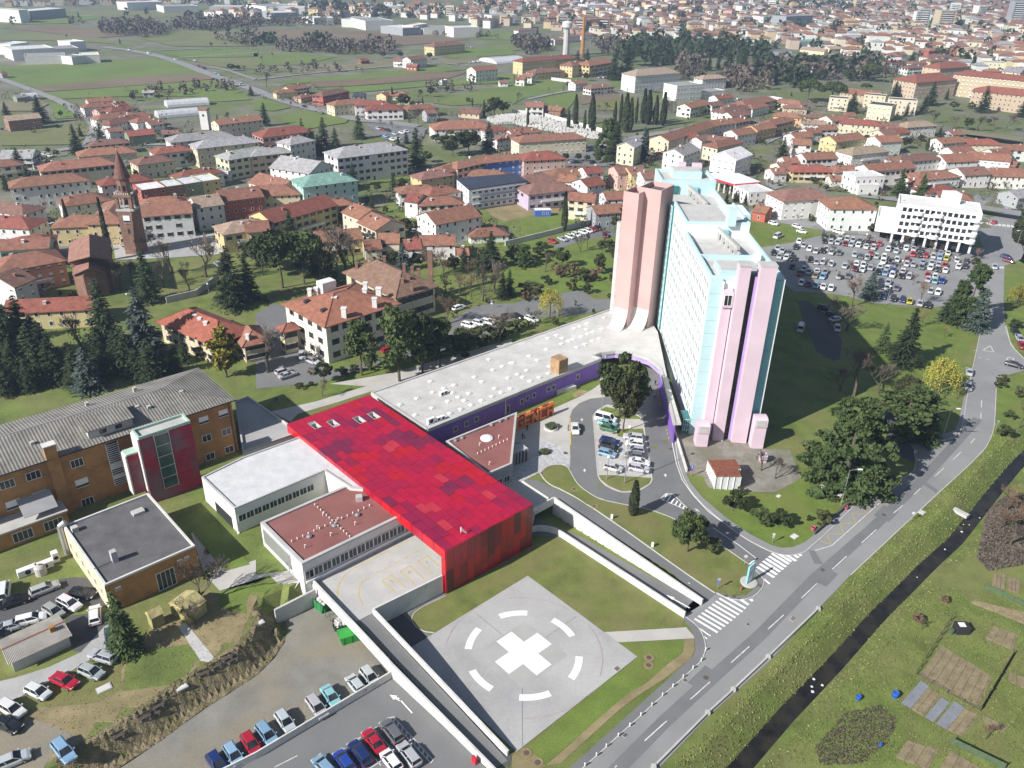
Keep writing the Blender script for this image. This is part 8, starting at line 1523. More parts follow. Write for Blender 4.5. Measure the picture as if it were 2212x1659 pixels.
def lamp_post(px,top,lab,arm=1.6,dirx=1.0,col='steel'):
 p=at(*px);lo,hi=2,15
 for _ in range(25):
  m_=(lo+hi)/2;lo,hi=(m_,hi)if proj((p.x,p.y,p.z+m_))[1]>top else(lo,m_)
 o=thing('street_lamp',p,lab,'street lamp');mb=MB();mb.tube((p.x,p.y,p.z),(p.x,p.y,p.z+lo),.1,.06);mb.build('pole',col,o)
 if arm:
  mb=MB();mb.tube((p.x,p.y,p.z+lo-.05),(p.x+arm*dirx,p.y,p.z+lo+.25),.05);mb.build('arm',col,o)
  mb=MB();mb.obox((p.x+(arm+.4)*dirx,p.y,p.z+lo+.25),(.45,0,0),(0,.18,0),(0,0,.08));mb.build('lamp_head','white',o)
 else:mb=MB();mb.lathe((p.x,p.y,p.z+lo),[(.1,0),(.3,.15),(.3,.4),(.05,.55)],10);mb.build('lamp_head','white',o)
for t_,x,y,yt,arm,d,lb in(('22',970,860,380,0,1,'tall thin lamp post at the foot of the parking island'),('22',770,275,80,0,1,'lamp post at the head of the parking island'),('22',818,825,640,0,1,'short lamp post in the island lawn behind the silver car'),('32',630,1045,745,1.6,1,'street lamp between the big cedar and the bus bay'),('32',1510,455,220,1.2,1,'street lamp beside the driveway right of the big cedar'),('31',1790,460,310,1.2,1,'street lamp beside the white apartment block'),('31',1085,400,60,0,1,'tall lamp post before the left side of the white apartment block'),('31',1330,420,60,0,1,'tall lamp post before the middle of the white apartment block'),('31',1020,975,820,0,1,'lamp post at the lower edge of the big car park'),('31',1130,730,600,0,1,'lamp post in the middle of the big car park'),('31',1585,690,570,0,1,'lamp post in the right part of the big car park'),('31',455,720,580,0,1,'lamp post in the left part of the big car park'),('31',830,480,370,0,1,'lamp post at the upper edge of the big car park'),('31',1180,560,510,0,1,'lamp post in the centre rows of the big car park'),('31',2150,470,340,1,-1,'street lamp at the junction beside the broad cypress'),('01',1805,870,800,0,1,'park lamp beside the churchyard wall'),('01',1110,960,890,0,1,'park lamp between the dark conifers'),('01',470,800,720,0,1,'street lamp in the shaded lane below the church')):
 lamp_post(T(t_,x,y),T(t_,x,yt)[1],lb,arm,d)
def sign(px,h,plates,lab,cat='road sign'):
 p=at(*px);o=thing('road_sign',p,lab,cat);mb=MB();mb.tube(p,(p.x,p.y,p.z+h),.05);mb.build('post','steel',o)
 for(z,r,c_,sq)in plates:
  mb=MB()
  if sq:mb.box(p.x-r,p.y-.09,p.z+z-r,p.x+r,p.y-.05,p.z+z+r)
  else:mb.tube((p.x,p.y-.09,p.z+z),(p.x,p.y-.05,p.z+z),r,n=16)
  mb.build('plate','obj_paint',o,col=c_)
 return o,p
o,p=sign(T('22',1545,800),2.6,[(2.4,.32,(.02,.12,.55),True),(1.7,.28,(.25,.05,.2),False)],'blue square arrow sign above a round no-stopping sign at the tower terrace')
mb=MB();mb.box(p.x-.05,p.y-.1,p.z+2.22,p.x+.05,p.y-.092,p.z+2.5);mb.add([(p.x-.14,p.y-.1,p.z+2.46),(p.x+.14,p.y-.1,p.z+2.46),(p.x,p.y-.1,p.z+2.64)],[(0,1,2)]);mb.build('arrow','paint_white',o)
sign(T('23',1775,115),2.5,[(2.3,.3,(.3,.3,.5),False),(1.65,.28,(.1,.15,.5),False)],'two round blue signs on a post in the lawn above the lower zebra crossing');sign(T('22',2005,1570),2.4,[(2.2,.35,(.55,.5,.5),False)],'give-way sign seen from behind beside the upper zebra crossing');sign(T('32',35,1375),2.4,[(2.1,.3,(.5,.5,.5),False),(1.5,.25,(.4,.4,.4),False)],'road sign seen from behind in the lawn above the upper zebra crossing');sign(T('32',1235,1185),2.2,[(2.0,.3,(.7,.7,.7),False)],'round white speed sign on the stream side of the road');sign(T('32',1970,385),2.2,[(2.0,.3,(.3,.3,.55),False)],'round blue sign on the verge beside the clipped shrubs');sign(T('31',2095,1160),2.4,[(2.2,.35,(.55,.3,.4),False)],'round red-rimmed sign in the verge near the parked cars');sign(T('11',2035,1005),2.4,[(2.3,.35,(.2,.2,.6),False),(1.6,.3,(.7,.7,.7),False)],'blue and white sign in the park lawn above the parked cars')
p=at(*T('23',2045,60));o=thing('info_totem',p,'white and pale blue information totem on a round stone base at the zebra crossing','sign')
mb=MB();mb.lathe((p.x,p.y,p.z),[(1.5,-.1),(1.5,.3),(1.2,.35)],20);mb.build('base','concrete',o);tv=Vector((.72,.69,0));tn=Vector((.69,-.72,0))
mb=MB();mb.obox(p+Vector((0,0,2.1)),tv*.75,tn*.12,(0,0,1.75));mb.build('board','white',o)
for s in(-1,1):mb=MB();mb.obox(p+Vector((0,0,2.2))+tv*.85*s,tv*.1,tn*.16,(0,0,1.9));mb.build('edge','obj_paint',o,col=(.2,.5,.6))
mb=MB();mb.obox(p+Vector((0,0,4.0)),tv*.75,tn*.16,(0,0,.16));mb.build('cap','obj_paint',o,col=(.3,.55,.62))
for k in range(5):mb=MB();mb.obox(p+Vector((0,0,2.7-.25*k))-tn*0+tn*.13,tv*(.5-.07*(k%3)),tn*.01,(0,0,.04));mb.build('text_line','grey_metal',o)
o,p=lathe_thing('hydrant',T('23',1977,125),[(.16,0),(.16,.5),(.2,.55),(.12,.75),(.03,.8)],'rust','small rusty hydrant in the lawn beside the totem','hydrant',10,'body');mb=MB();mb.tube((p.x-.25,p.y,p.z+.5),(p.x+.25,p.y,p.z+.5),.08);mb.build('outlets','rust',o)
for x,y,lb in((860,1168,'small white marker post in the lawn strip, upper one'),(1212,1410,'small white marker post in the lawn strip, lower one')):
 p=at(*T('22',x,y));o=thing('marker_post',p,lb,'post');mb=MB();mb.box(p.x-.2,p.y-.15,p.z-.1,p.x+.2,p.y+.15,p.z+1.1);mb.build('post','white',o);mb=MB();mb.box(p.x-.24,p.y-.19,p.z-.1,p.x+.24,p.y+.19,p.z+.06);mb.build('base','concrete',o)
for x,y,lb in((385,1262,'pink flower pot on the lowest end of the dark wall by the bus bay'),(668,1085,'pink flower pot in the middle of the dark wall by the bus bay'),(732,965,'pink flower pot at the top end of the dark wall by the bus bay')):
 p=at(*T('32',x,y));o=thing('flower_pot',p,lb,'flower pot');mb=MB();mb.lathe((p.x,p.y,p.z),[(.3,0),(.45,.8),(.4,.8),(.35,.65)],12);mb.build('pot','obj_paint',o,col=(.5,.1,.14));mb=MB();mb.lathe((p.x,p.y,p.z+.6),[(.34,0),(.34,.05)],12);mb.build('soil','mud',o)
a,b_=at(*T('32',395,1305)),at(*T('32',795,962));bwl=thing('garden_wall',a,'low dark retaining wall between the tower lawn and the bus bay','wall');conc_wall('w',[Vector((a.x,a.y,a.z+.8)),Vector((b_.x,b_.y,b_.z+.9))],[a.z-.3,b_.z-.3],.35,bwl,'asphalt_dark',4)
def container(px,c_,lab,w=3.4,d=1.7,h=1.5,rz=.6,open_=False):
 p=G(*px,0);o=thing('waste_container',p,lab,'waste container',rz=rz);mb=MB();w2,d2=w/2,d/2
 V=[(-w2*.8,-d2,0),(w2*.8,-d2,0),(w2*.8,d2,0),(-w2*.8,d2,0),(-w2,-d2,h),(w2,-d2,h),(w2,d2,h),(-w2,d2,h)];mb.add(V,[(3,2,1,0),(0,1,5,4),(1,2,6,5),(2,3,7,6),(3,0,4,7)]);local('tub',mb.mesh('tub','obj_paint'),o,col=c_)
 for k in range(5):mb=MB();x=-w2*.7+k*w*.35/1;mb.box(x-.05,-d2-.06,.05,x+.05,-d2+.0,h-.05);local('rib',mb.mesh('rib','obj_paint'),o,col=c_)
 if open_:
  mb=MB()
  for k in range(60):s=uni(.08,.25);mb.obox((uni(-.8,.8)*w2,uni(-.75,.75)*d2,h*.75+uni(0,.35)),(s,uni(-.1,.1),uni(-.1,.1)),(uni(-.1,.1),s,.1),(0,.1,s*.5))
  local('rubble',mb.mesh('rubble','kerb'),o,kind='stuff');mb=MB();mb.box(-w2*.95,-d2*.95,h*.6,w2*.95,d2*.95,h*.7);local('fill',mb.mesh('fill','mud'),o)
 else:
  for s in(-1,1):mb=MB();mb.add([(-w2,0,h+.35),(w2,0,h+.35),(w2,s*d2,h+.02),(-w2,s*d2,h+.02)],[(0,1,2,3)if s<0 else(3,2,1,0)]);mb.add([(-w2,0,h+.3),(w2,0,h+.3),(w2,s*d2,h-.03),(-w2,s*d2,h-.03)],[(0,1,2,3)if s>0 else(3,2,1,0)]);local('lid',mb.mesh('lid','obj_paint'),o,col=c_)
container(T('13',570,265),(.02,.2,.05),'open green container with plastic bags beside the grey retaining wall',3.6,2.0,1.9,-.75,True);container(T('13',748,440),(.03,.07,.045),'dark green skip full of rubble below the courtyard parapet',3.0,1.8,1.2,.2,True);container(T('13',812,540),(.03,.3,.04),'bright green closed container beside the ramp columns',3.6,2.2,1.5,.45)
def bench(px,rz,lab):
 p=at(*px);o=thing('bench',p,lab,'bench',rz=rz)
 for k in range(3):mb=MB();mb.box(-.85,-.28+k*.19,.42,.85,-.13+k*.19,.47);local('seat_slat',mb.mesh('seat_slat','bark'),o)
 for k in range(2):mb=MB();mb.box(-.85,.3,.6+k*.18,.85,.35,.72+k*.18);local('back_slat',mb.mesh('back_slat','bark'),o)
 for s in(-.6,.6):mb=MB();mb.box(s-.1,-.25,-.05,s+.1,.34,.42);local('leg',mb.mesh('leg','concrete'),o)
for x,y,r_,lb in((1965,725,2.4,'park bench at the edge of the bank, upper right of two'),(2010,740,2.5,'dark park bench lying beside the paler bench at the bank'),(1870,795,2.5,'park bench at the end of the concrete path'),(1760,860,2.3,'park bench below the concrete path on the bank'),(1370,1140,2.5,'upper of three benches on the bare lower bank'),(1255,1235,2.5,'left of three benches on the bare lower bank'),(1335,1210,2.5,'middle of three benches on the bare lower bank'),(1025,1400,2.4,'lone bench at the corner of the gravel lot')):bench(T('03',x,y),r_-1.7,lb)
for(A_,B_,D_,lb)in(((1240,320),(1300,375),(1420,320),'yellow hut with sloping roof, left of the leafless tree'),((1545,180),(1625,330),(1720,190),'small yellow hut roof half hidden by the leafless tree')):
 R4=rect3(T('03',*A_),T('03',*B_),T('03',*D_),5.4);g=cen(R4);o=thing('garden_hut',(g.x,g.y,3),lb,'hut');mb=MB();mb.prism(xy(inset(R4,.15)),2.8,5.3);mb.build('wall','obj_paint',o,col=(.33,.3,.12));P=R4;m0,m1=(P[0]+P[1])/2,(P[2]+P[3])/2
 mb=MB();mb.add([(P[0].x,P[0].y,5.3),(P[1].x,P[1].y,5.3),(P[2].x,P[2].y,5.3),(P[3].x,P[3].y,5.3),(m0.x,m0.y,6.3),(m1.x,m1.y,6.3)],[(0,4,5,3),(4,1,2,5),(0,1,4),(2,3,5)]);mb.build('roof','obj_roof',o,col=(.42,.36,.17))
p=at(*T('03',900,975));
for t_,x,y,w,d,lb in(('03',900,975,2.0,1.3,'square concrete slab cover in the grass beside the silver car'),('03',1570,960,1.6,1.2,'pale concrete slab on the bank beside a dark hole'),('32',465,887,1.0,.9,'white concrete cover in the tower lawn below the cedar'),('32',622,962,1.1,.9,'white concrete cover beside the street lamp foot'),('32',92,972,1.0,.8,'white concrete cover near the kiosk terrace'),('32',228,1320,1.5,1.2,'flat stone cover in the lawn above the bus bay'),('32',1330,1112,1.3,1.1,'concrete shaft cover on the stream bank beside the road'),('13',45,402,.9,.9,'pale stone slab in the lawn beside the waste containers')):
 p=at(*T(t_,x,y));o=thing('concrete_cover',p,lb,'cover');mb=MB();mb.box(-w/2,-d/2,-.1,w/2,d/2,.16);local('slab',mb.mesh('slab','concrete'),o,TR(0,0,0,.7));mb=MB();mb.box(-w/2+.15,-d/2+.15,.16,w/2-.15,d/2-.15,.2);local('lid',mb.mesh('lid','wall_concrete'),o,TR(0,0,0,.7))
p=G(*T('13',1888,1590),.6);o=thing('hydrant_cabinet',p,'red fire hydrant cabinet on the ramp wall','cabinet');mb=MB();mb.obox(p,(.3,-.3,0),(.15,.15,0),(0,0,.55));mb.build('box','obj_paint',o,col=(.5,.02,.04));mb=MB();mb.obox(p+Vector((-.13,-.14,.1)),(.2,-.2,0),(.04,.04,0),(0,0,.25));mb.build('door','obj_paint',o,col=(.36,.02,.03))
ln=lambda a,b_,w=.13:line(T('13',*a),T('13',*b_),w,'paint_worn',.07)
for a,b_ in(((1130,1250),(1160,1225)),((1160,1225),(1190,1220)),((1190,1220),(1530,1590)),((1165,1245),(1510,1620)),((1530,1590),(1510,1620)),((990,1345),(1045,1305)),((1020,1325),(1200,1530)),((850,1430),(905,1395)),((880,1415),(1080,1640)),((705,1530),(765,1490)),((735,1510),(900,1700)),((560,1620),(620,1590)),((160,1655),(358,1555)),((1330,1440),(960,1680))):ln(a,b_)
for k in range(9):a=(1195+36*k,1228+40*k);ln(a,(a[0]-6,a[1]+36),.2)
arrow(at(*T('13',1350,1188)),at(*T('13',1225,1050)),.1,.1,.3);arrow(at(*T('13',1250,1080)),at(*T('13',1155,1030)),.16,.45,1.1)
# ================================================================ stream bank, embankment, gardens
def scatter(name,poly,n_,mat,sz,lab,hgt=.0,up=True,px=True):
 P=[at(*p)for p in poly]if px else poly;xs=[p[0]for p in P];ys=[p[1]for p in P]
 x=R.uniform(min(xs),max(xs),n_*3);y=R.uniform(min(ys),max(ys),n_*3);k=inside_np(x,y,[(p[0],p[1])for p in P]);x,y=x[k][:n_],y[k][:n_]
 s=R.uniform(sz*.5,sz*1.3,len(x));z=Zn(x,y)+s*.5+hgt;N=np.stack([R.normal(size=len(x)),R.normal(size=len(x)),np.full(len(x),.5)],1)
 V,F=cards(np.stack([x,y,z],1),s,N,.5);o=link(name,card_mesh(name,V,F,mat),kind='stuff');o['label']=lab;return o
BK=[(1443,1662),(1659,1444),(1767,1325),(1838,1247),(1996,1097),(2124,981),(2148,915),(2225,960),(2150,1065),(2060,1165),(1900,1325),(1750,1480),(1590,1662)]
scatter('bank_grass',BK,30000,'tuft',.13,'long rough grass on the bank between road and stream')
scatter('stream_edge_grass',[(1640,1662),(1770,1500),(1920,1335),(2080,1180),(2170,1070),(2225,1000),(2225,1040),(2100,1200),(1960,1345),(1800,1520),(1690,1662)],6000,'tuft',.13,'rough grass along the garden side of the stream')
STN=[]
for t_,x,y in(('32',1690,1212),('32',1740,1215),('32',1675,1275),('32',1530,1427),('32',1830,1155),('33',228,510),('33',218,547),('33',270,540),('33',222,572),('33',740,5),('32',1760,1560)):
 p=G(*T(t_,x,y),-2.25);s=uni(.12,.3);o=thing('stream_stone',p,None,'stone','pale stones in the stream');STN.append((o,));c_=MB();c_.lathe((0,0,-.1),[(s,0),(s*.9,s*.4),(s*.4,s*.7)],7);local('stone',c_.mesh('stone','wall_concrete'),o)
FT=[G(*p)for p in LOWPX[10:19]]
em=strip(smooth([p.to_2d()for p in FT],2),-1.2,3.6);emr=strip(smooth([p.to_2d()for p in FT],2),1.2,-3.6)
EM=em if Z(*em[len(em)//4*3])>Z(*emr[len(emr)//4*3])else emr
nzs=lambda a,b_:Zn(a,b_)+.08*np.sin(a*3.1)*np.sin(b_*2.7)+.06*np.sin(a*7.3+b_*5)
drape('embankment',EM,'bank_soil',.14,res=.7,zf=nzs,**S)
scatter('bank_weeds',EM,1600,'reed',.11,'dry weeds and stones on the earth bank',.1,px=False)
scatter('terrace_weeds',[(590,1326),(470,1290),(330,1345),(180,1480),(60,1545),(200,1640),(470,1480),(600,1365)],1500,'tuft',.08,'dry tufts on the worn lawn above the bank',.02)
scatter('brushwood',TT('33',380,680,560,640,640,720,600,820,470,930,260,940,230,850),2600,'twig',.13,'flat brown brush on the meadow below the blue tub')
scatter('brushwood',TT('32',1880,1130,2000,1000,2212,950,2230,1560,1900,1620,1800,1500),7000,'twig',.2,'grey-brown brush thicket at the right edge beside the stream',.15)
scatter('meadow_grass',TT('33',300,560,620,100,900,60,1269,120,1269,952,0,952),9000,'tuft',.11,'rough meadow grass between the garden plots')
M('bed_soil',(.23,.185,.11),.25,.8,fine=.3,fscale=5,bump=.8,bscale=5);M('tarp',(.22,.23,.26),.15,.6,rough=.45,bump=.3,bscale=3)
def plot(q,lab,rows=0,mat='bed_soil',cat='garden bed'):
 P=[at(*T('33',q[i],q[i+1]))for i in range(0,len(q),2)];c0=sum(P,Vector())/len(P);o=thing('garden_bed',c0,lab,cat);drape('soil' if mat!='tarp' else 'sheet',P,mat,.06 if mat!='tarp' else.1,parent=o)
 for k in range(rows):
  a,b_=lerp(P[0],P[1],(k+.5)/rows),lerp(P[3],P[2],(k+.5)/rows);kerb('soil_ridge',[lerp(a,b_,.04),lerp(a,b_,.96)],(P[1]-P[0]).length/rows*.55,.17,'bed_soil',o)
plot((860,345,1110,500,1040,650,750,500),'large sandy vegetable plot with worn rows inside the wire fence',7)
plot((757,520,797,548,705,660,658,632),'grey plastic sheet bed nearest the blue barrel',0,'tarp');plot((797,548,858,590,770,700,705,660),'bare soil bed between the plastic sheets',2);plot((860,603,902,630,820,728,775,700),'middle grey plastic sheet bed of the three',0,'tarp');plot((925,622,975,655,885,762,830,735),'right grey plastic sheet bed of the three',0,'tarp');plot((975,655,1045,690,960,800,885,765),'bare soil bed right of the plastic sheets',2)
plot((1010,120,1000,132,1290,250,1290,185),'long raised bed row beside the green net in the upper garden',8);plot((1120,250,1240,290,1210,372,1075,312),'small sandy plot behind the garden tools',3);plot((690,815,845,860,790,960,630,905),'sandy plot at the lower edge of the gardens',3);plot((905,865,1075,965,1050,1010,850,960),'sandy plot behind the green net fence',3);plot((1195,480,1290,510,1290,570,1190,520),'narrow plot at the right edge of the gardens',2);plot((1117,-10,1182,-10,1175,70,1110,50),'upper garden plot with stakes, left one',3);plot((1192,5,1252,15,1247,92,1187,75),'upper garden plot with stakes, right one',3);plot((1065,690,1190,750,1160,780,1060,720),'weedy brown plot right of the long wire fence',0)
for x,y,s,lb in((628,600,.5,'tall blue barrel beside the plastic sheet beds'),(446,612,.38,'small blue tub on the grass near the stream'),(555,845,.25,'small bright blue bucket among the brown brush')):
 p=at(*T('33',x,y));o=thing('blue_barrel',p,lb,'barrel');mb=MB();mb.lathe((p.x,p.y,p.z),[(s*.8,0),(s,s*1.4),(s*.95,s*2.0),(s*.8,s*2.0),(s*.75,s*1.7)],14);mb.build('shell','obj_paint',o,col=(.02,.1,.42));mb=MB();mb.lathe((p.x,p.y,p.z+s*.9),[(s*1.01,0),(s*1.01,s*.12)],14);mb.build('band','dark',o)
def fence(pts,lab,h=1.3,net=None,step=2.2):
 P=dense([at(*T('33',*p))for p in pts],step,False);a=P[0];o=thing('garden_fence',(a.x,a.y,Z(a.x,a.y)),lab,'fence')
 for p in P:z=Z(p.x,p.y);mb=MB();mb.tube((p.x,p.y,z-.1),(p.x+uni(-.1,.1),p.y,z+h*uni(.9,1.2)),.06,n=5);mb.build('post','bark',o)
 for zz in(.4,.8,1.2):
  mb=MB()
  for p,q in zip(P[:-1],P[1:]):mb.tube((p.x,p.y,Z(p.x,p.y)+zz*h/1.3),(q.x,q.y,Z(q.x,q.y)+zz*h/1.3),.018,n=3)
  mb.build('wire','dark',o)
 if net:kerb('net',P,.03,h,net,o)
fence([(733,490),(905,222)],'wire fence on stakes at the left of the large plot');fence([(1050,670),(1215,390)],'dark brushwood fence at the right of the large plot',1.1,'bark');M('net_green',(.07,.11,.055),.2,2);fence([(905,830),(1170,960)],'green net fence beside the lower sandy plot',1.2,'net_green');fence([(1075,60),(1290,160)],'dark green net along the upper raised beds',1.0,'net_green');fence([(733,490),(1050,670)],'low wire fence between the large plot and the sheet beds',.7)
p=at(*T('33',955,275));o=thing('garden_store',p,'black water tank and tarpaulin heap at the corner of the large plot','water tank');mb=MB();mb.box(-1.1,-.8,0,1.0,.8,1.5);local('tank',mb.mesh('tank','dark'),o);mb=MB();mb.box(-.7,-.5,1.5,.3,.4,1.62);local('lid',mb.mesh('lid','white'),o);mb=MB();mb.lathe((-1.9,-.5,0),[(.4,0),(.45,.9),(.3,.9)],10);local('green_tub',mb.mesh('green_tub','net_green'),o)
p=at(*T('32',1620,1090));o=thing('concrete_trough',p,'long pale concrete outlet slab on the stream bank','slab');mb=MB();mb.box(-2.6,-.6,-.3,2.6,.6,.3);local('slab',mb.mesh('slab','concrete'),o,TR(0,0,0,-.95));mb=MB();mb.box(-2.4,-.25,.3,2.4,.25,.32);local('channel',mb.mesh('channel','kerb'),o,TR(0,0,0,-.95))
# ================================================================ landmarks of the plain and the far town
p=at(*T('20',465,480));o=thing('water_tower',p,'slim concrete water tower with wide round tank beyond the yellow hospital','water tower');mb=MB();mb.lathe(p,[(3.2,0),(2.8,24)],10);mb.build('shaft','concrete',o);mb=MB();mb.lathe((p.x,p.y,p.z+24),[(2.8,0),(5,2),(5,6),(3,7.2),(.3,8)],16);mb.build('tank','wall_concrete',o)
p=at(*T('20',605,490));o=thing('factory_chimney',p,'tall slender brick factory chimney beyond the yellow hospital','chimney');mb=MB();mb.lathe(p,[(2.2,0),(1.2,34),(1.5,34.5),(1.5,36)],12);mb.build('stack','orange_brick',o);mb=MB();mb.lathe((p.x,p.y,p.z),[(3,0),(3,3)],8);mb.build('plinth','old_brick',o)
HR=[('30',1320,80,235,16,'G','dark high-rise with white balcony bands at upper right'),('30',1500,90,245,24,'T','wide tan high-rise with loggia grid at upper right'),('30',1600,28,130,16,'W','white high-rise behind the tan one'),('30',1812,50,150,18,'W','pale grey high-rise right of the thin mast'),('30',2120,10,215,22,'G','tallest pale high-rise near the right edge'),('30',765,-40,75,14,'Y','yellow high-rise cut by the top edge'),('30',30,5,75,14,'W','pale high-rise at the top beside the cream one'),('30',215,30,90,14,'Y','cream tower block near the top edge'),('30',1270,100,235,10,'W','white slim high-rise left of the dark one'),('20',185,75,130,12,'W','small white tower block among far brown roofs'),('20',590,165,255,16,'B','brick apartment tower, left of three'),('20',690,165,250,16,'B','brick apartment tower, middle of three'),('20',795,155,245,16,'B','brick apartment tower, right of three'),('20',655,95,165,14,'C','cream tower block above the brick towers'),('20',790,100,160,14,'W','white tower block above the brick towers'),('20',330,150,215,14,'B','brown apartment block left of the brick towers'),('20',430,140,205,14,'T','tan apartment block left of the brick towers'),('20',1710,45,110,20,'T','tan apartment slab in the far centre'),('20',1860,95,165,14,'P','pink apartment block in the far town'),('20',1040,0,50,22,'P','pink apartment slab at the top edge'),('20',2110,10,60,14,'W','pale tower at the top beside the yellow roof'),('10',1680,50,135,12,'C','cream tower with balconies, left of its brown neighbour'),('10',1780,55,125,12,'B','brown tower beside the balcony tower'),('10',1040,60,110,16,'B','brick block row in the far left town'),('10',2160,135,205,16,'Y','ochre apartment block above the white office'),('20',520,185,235,12,'B','low brick block beside the three towers'),('30',1000,90,150,14,'P','pinkish apartment block in the far right town'),('30',700,165,220,16,'O','orange apartment block in the far right town')]
for t_,x,yt,yb,w,c_,lb in HR:
 p=G(*T(t_,x,yb),3);lo,hi=3,90
 for _ in range(30):
  m_=(lo+hi)/2;lo,hi=(m_,hi)if proj((p.x,p.y,3+m_))[1]>T(t_,x,yt)[1]else(lo,m_)
 h=min(lo,48);o=house_at(p.x,p.y,uni(-.5,.5),w,w*.75,h,'f',c_,'g',name='apartment_tower',wins=False,label=lb,z0=3)
 mb=MB()
 for f_ in range(int(h/3)):
  mb=MB();mb.box(-w*.44,-w*.375-.06,f_*3+1.2,w*.44,-w*.375+.05,f_*3+2.5);local('window_band',mb.mesh('window_band','glass'),o)
  mb=MB();mb.box(-w*.3,-w*.375-1.0,f_*3-.1,w*.3,-w*.375-.06,f_*3+.9);local('balcony',mb.mesh('balcony','white_render'),o)
IND="""00 25 372 170 378 24 8|00 60 420 420 402 30 8|00 430 415 650 405 24 7|00 210 480 560 470 22 6|00 560 488 680 475 16 6|00 690 470 850 465 20 6|00 550 360 680 350 20 8|00 1380 50 1680 45 40 8|00 1830 50 2100 55 30 10|00 1050 20 1360 10 30 10|00 0 80 80 75 60 14|00 160 95 480 70 30 10|00 1960 60 2130 60 20 9|10 100 105 300 100 40 8|10 440 150 540 145 30 7|10 570 150 660 150 30 7|10 780 155 920 160 40 9|10 880 170 1120 165 50 10|10 1170 235 1330 225 40 8|10 1330 210 1420 215 40 9|10 1400 240 1680 235 40 6|10 1670 235 1890 230 24 10|10 1990 130 2212 125 30 8|20 610 40 820 38 30 10|30 100 140 330 130 24 14|10 0 50 250 40 50 8|10 200 60 420 62 40 8"""
for k,e in enumerate(IND.split('|')):
 q=e.split();p1,p2=T(q[0],float(q[1]),float(q[2])),T(q[0],float(q[3]),float(q[4]));h=float(q[6]);a,b_=G(*p1,3+h),G(*p2,3+h);m_=(a+b_)/2
 house_at(m_.x,m_.y,math.atan2(b_.y-a.y,b_.x-a.x),(b_-a).length,float(q[5]),h,'f',random.choice('WWGW'),random.choice('wwg'),name='industrial_hall',wins=False,z0=3)
 HOUSES.append((bpy.context.scene.collection.objects[-1]if False else[o_ for o_ in WM if o_.name.startswith('industrial_hall')][-1],'ind','W','w','f'))
for t_,x0,y0,x1,y1,lb in(('00',1430,893,1790,868,'long plastic tunnel greenhouse behind the red-roofed hamlet'),('00',1350,985,1700,955,'lower tunnel greenhouse behind the red-roofed hamlet'),('00',200,835,310,825,'short white tunnel greenhouse beside the country lane'),('10',2000,520,2260,500,'large glasshouse beside the white farmhouse')):
 a,b_=G(*T(t_,x0,y0),5),G(*T(t_,x1,y1),5);d=(b_-a).to_2d().normalized();nv=Vector((-d.y,d.x));w=5 if t_=='00' else 14;o=thing('greenhouse',(a.x,a.y,3),lb,'greenhouse');V=[];N=9
 for q in(a,b_):
  for i in range(N):t=math.pi*i/(N-1);e=q.to_2d()+nv*(w*math.cos(t));V.append((e.x,e.y,3+4*math.sin(t)))
 mb=MB();mb.add(V,[(i,i+1,N+i+1,N+i)for i in range(N-1)]+[tuple(range(N)),tuple(range(N,2*N))]);mb.build('cover','frosted',o);mb=MB();mb.tube((a.x,a.y,7.05),(b_.x,b_.y,7.05),.12,n=5);mb.build('ridge_bar','steel',o)
FW_=[M('far_wall_%d'%k,c_,.08,.2)for k,c_ in enumerate([(.66,.65,.62),(.6,.55,.42),(.58,.46,.28),(.5,.4,.33),(.35,.25,.2)])];FR_=[M('far_roof_%d'%k,c_,.2,.1)for k,c_ in enumerate([(.27,.12,.075),(.21,.115,.085),(.24,.16,.12),(.3,.3,.3)])]
ZON=[[(1030,60),(1180,60),(1260,78),(1340,100),(1420,92),(1560,105),(1700,100),(1850,140),(2000,165),(2230,180),(2230,5),(1900,-4),(1000,-6)],[(540,12),(1030,18),(1040,50),(900,42),(700,38),(540,30)],[(1660,100),(1780,110),(2000,120),(2230,170),(2230,100),(1700,60)],[(440,28),(560,30),(560,42),(440,40)],[(0,-4),(500,-4),(500,10),(0,14)],[(1400,66),(1760,80),(1800,108),(1480,98)]]
occ=[(x,y,r_)for x,y,r_ in FOOT];far=[];used=set()
def free(x,y,r_):
 for a,b_,q in occ:
  if(x-a)**2+(y-b_)**2<(r_+q)**2:return False
 return True
for zn in ZON:
 P=[G(*p,3).to_2d()for p in zn];xs=[p.x for p in P];ys=[p.y for p in P];gx,gy=np.meshgrid(np.arange(min(xs),max(xs),27),np.arange(min(ys),max(ys),27));gx=(gx+R.uniform(-8,8,gx.shape)).ravel();gy=(gy+R.uniform(-8,8,gy.shape)).ravel()
 k=inside_np(gx,gy,P)
 for x,y in zip(gx[k],gy[k]):
  c_=(int(x/22),int(y/22))
  if c_ in used or rnd()<.18 or not free(x,y,7):continue
  used.add(c_);far.append((x,y))
far.sort(key=lambda p:p[1]);mb=MB();WC='WWCTP';RC='tbpg'
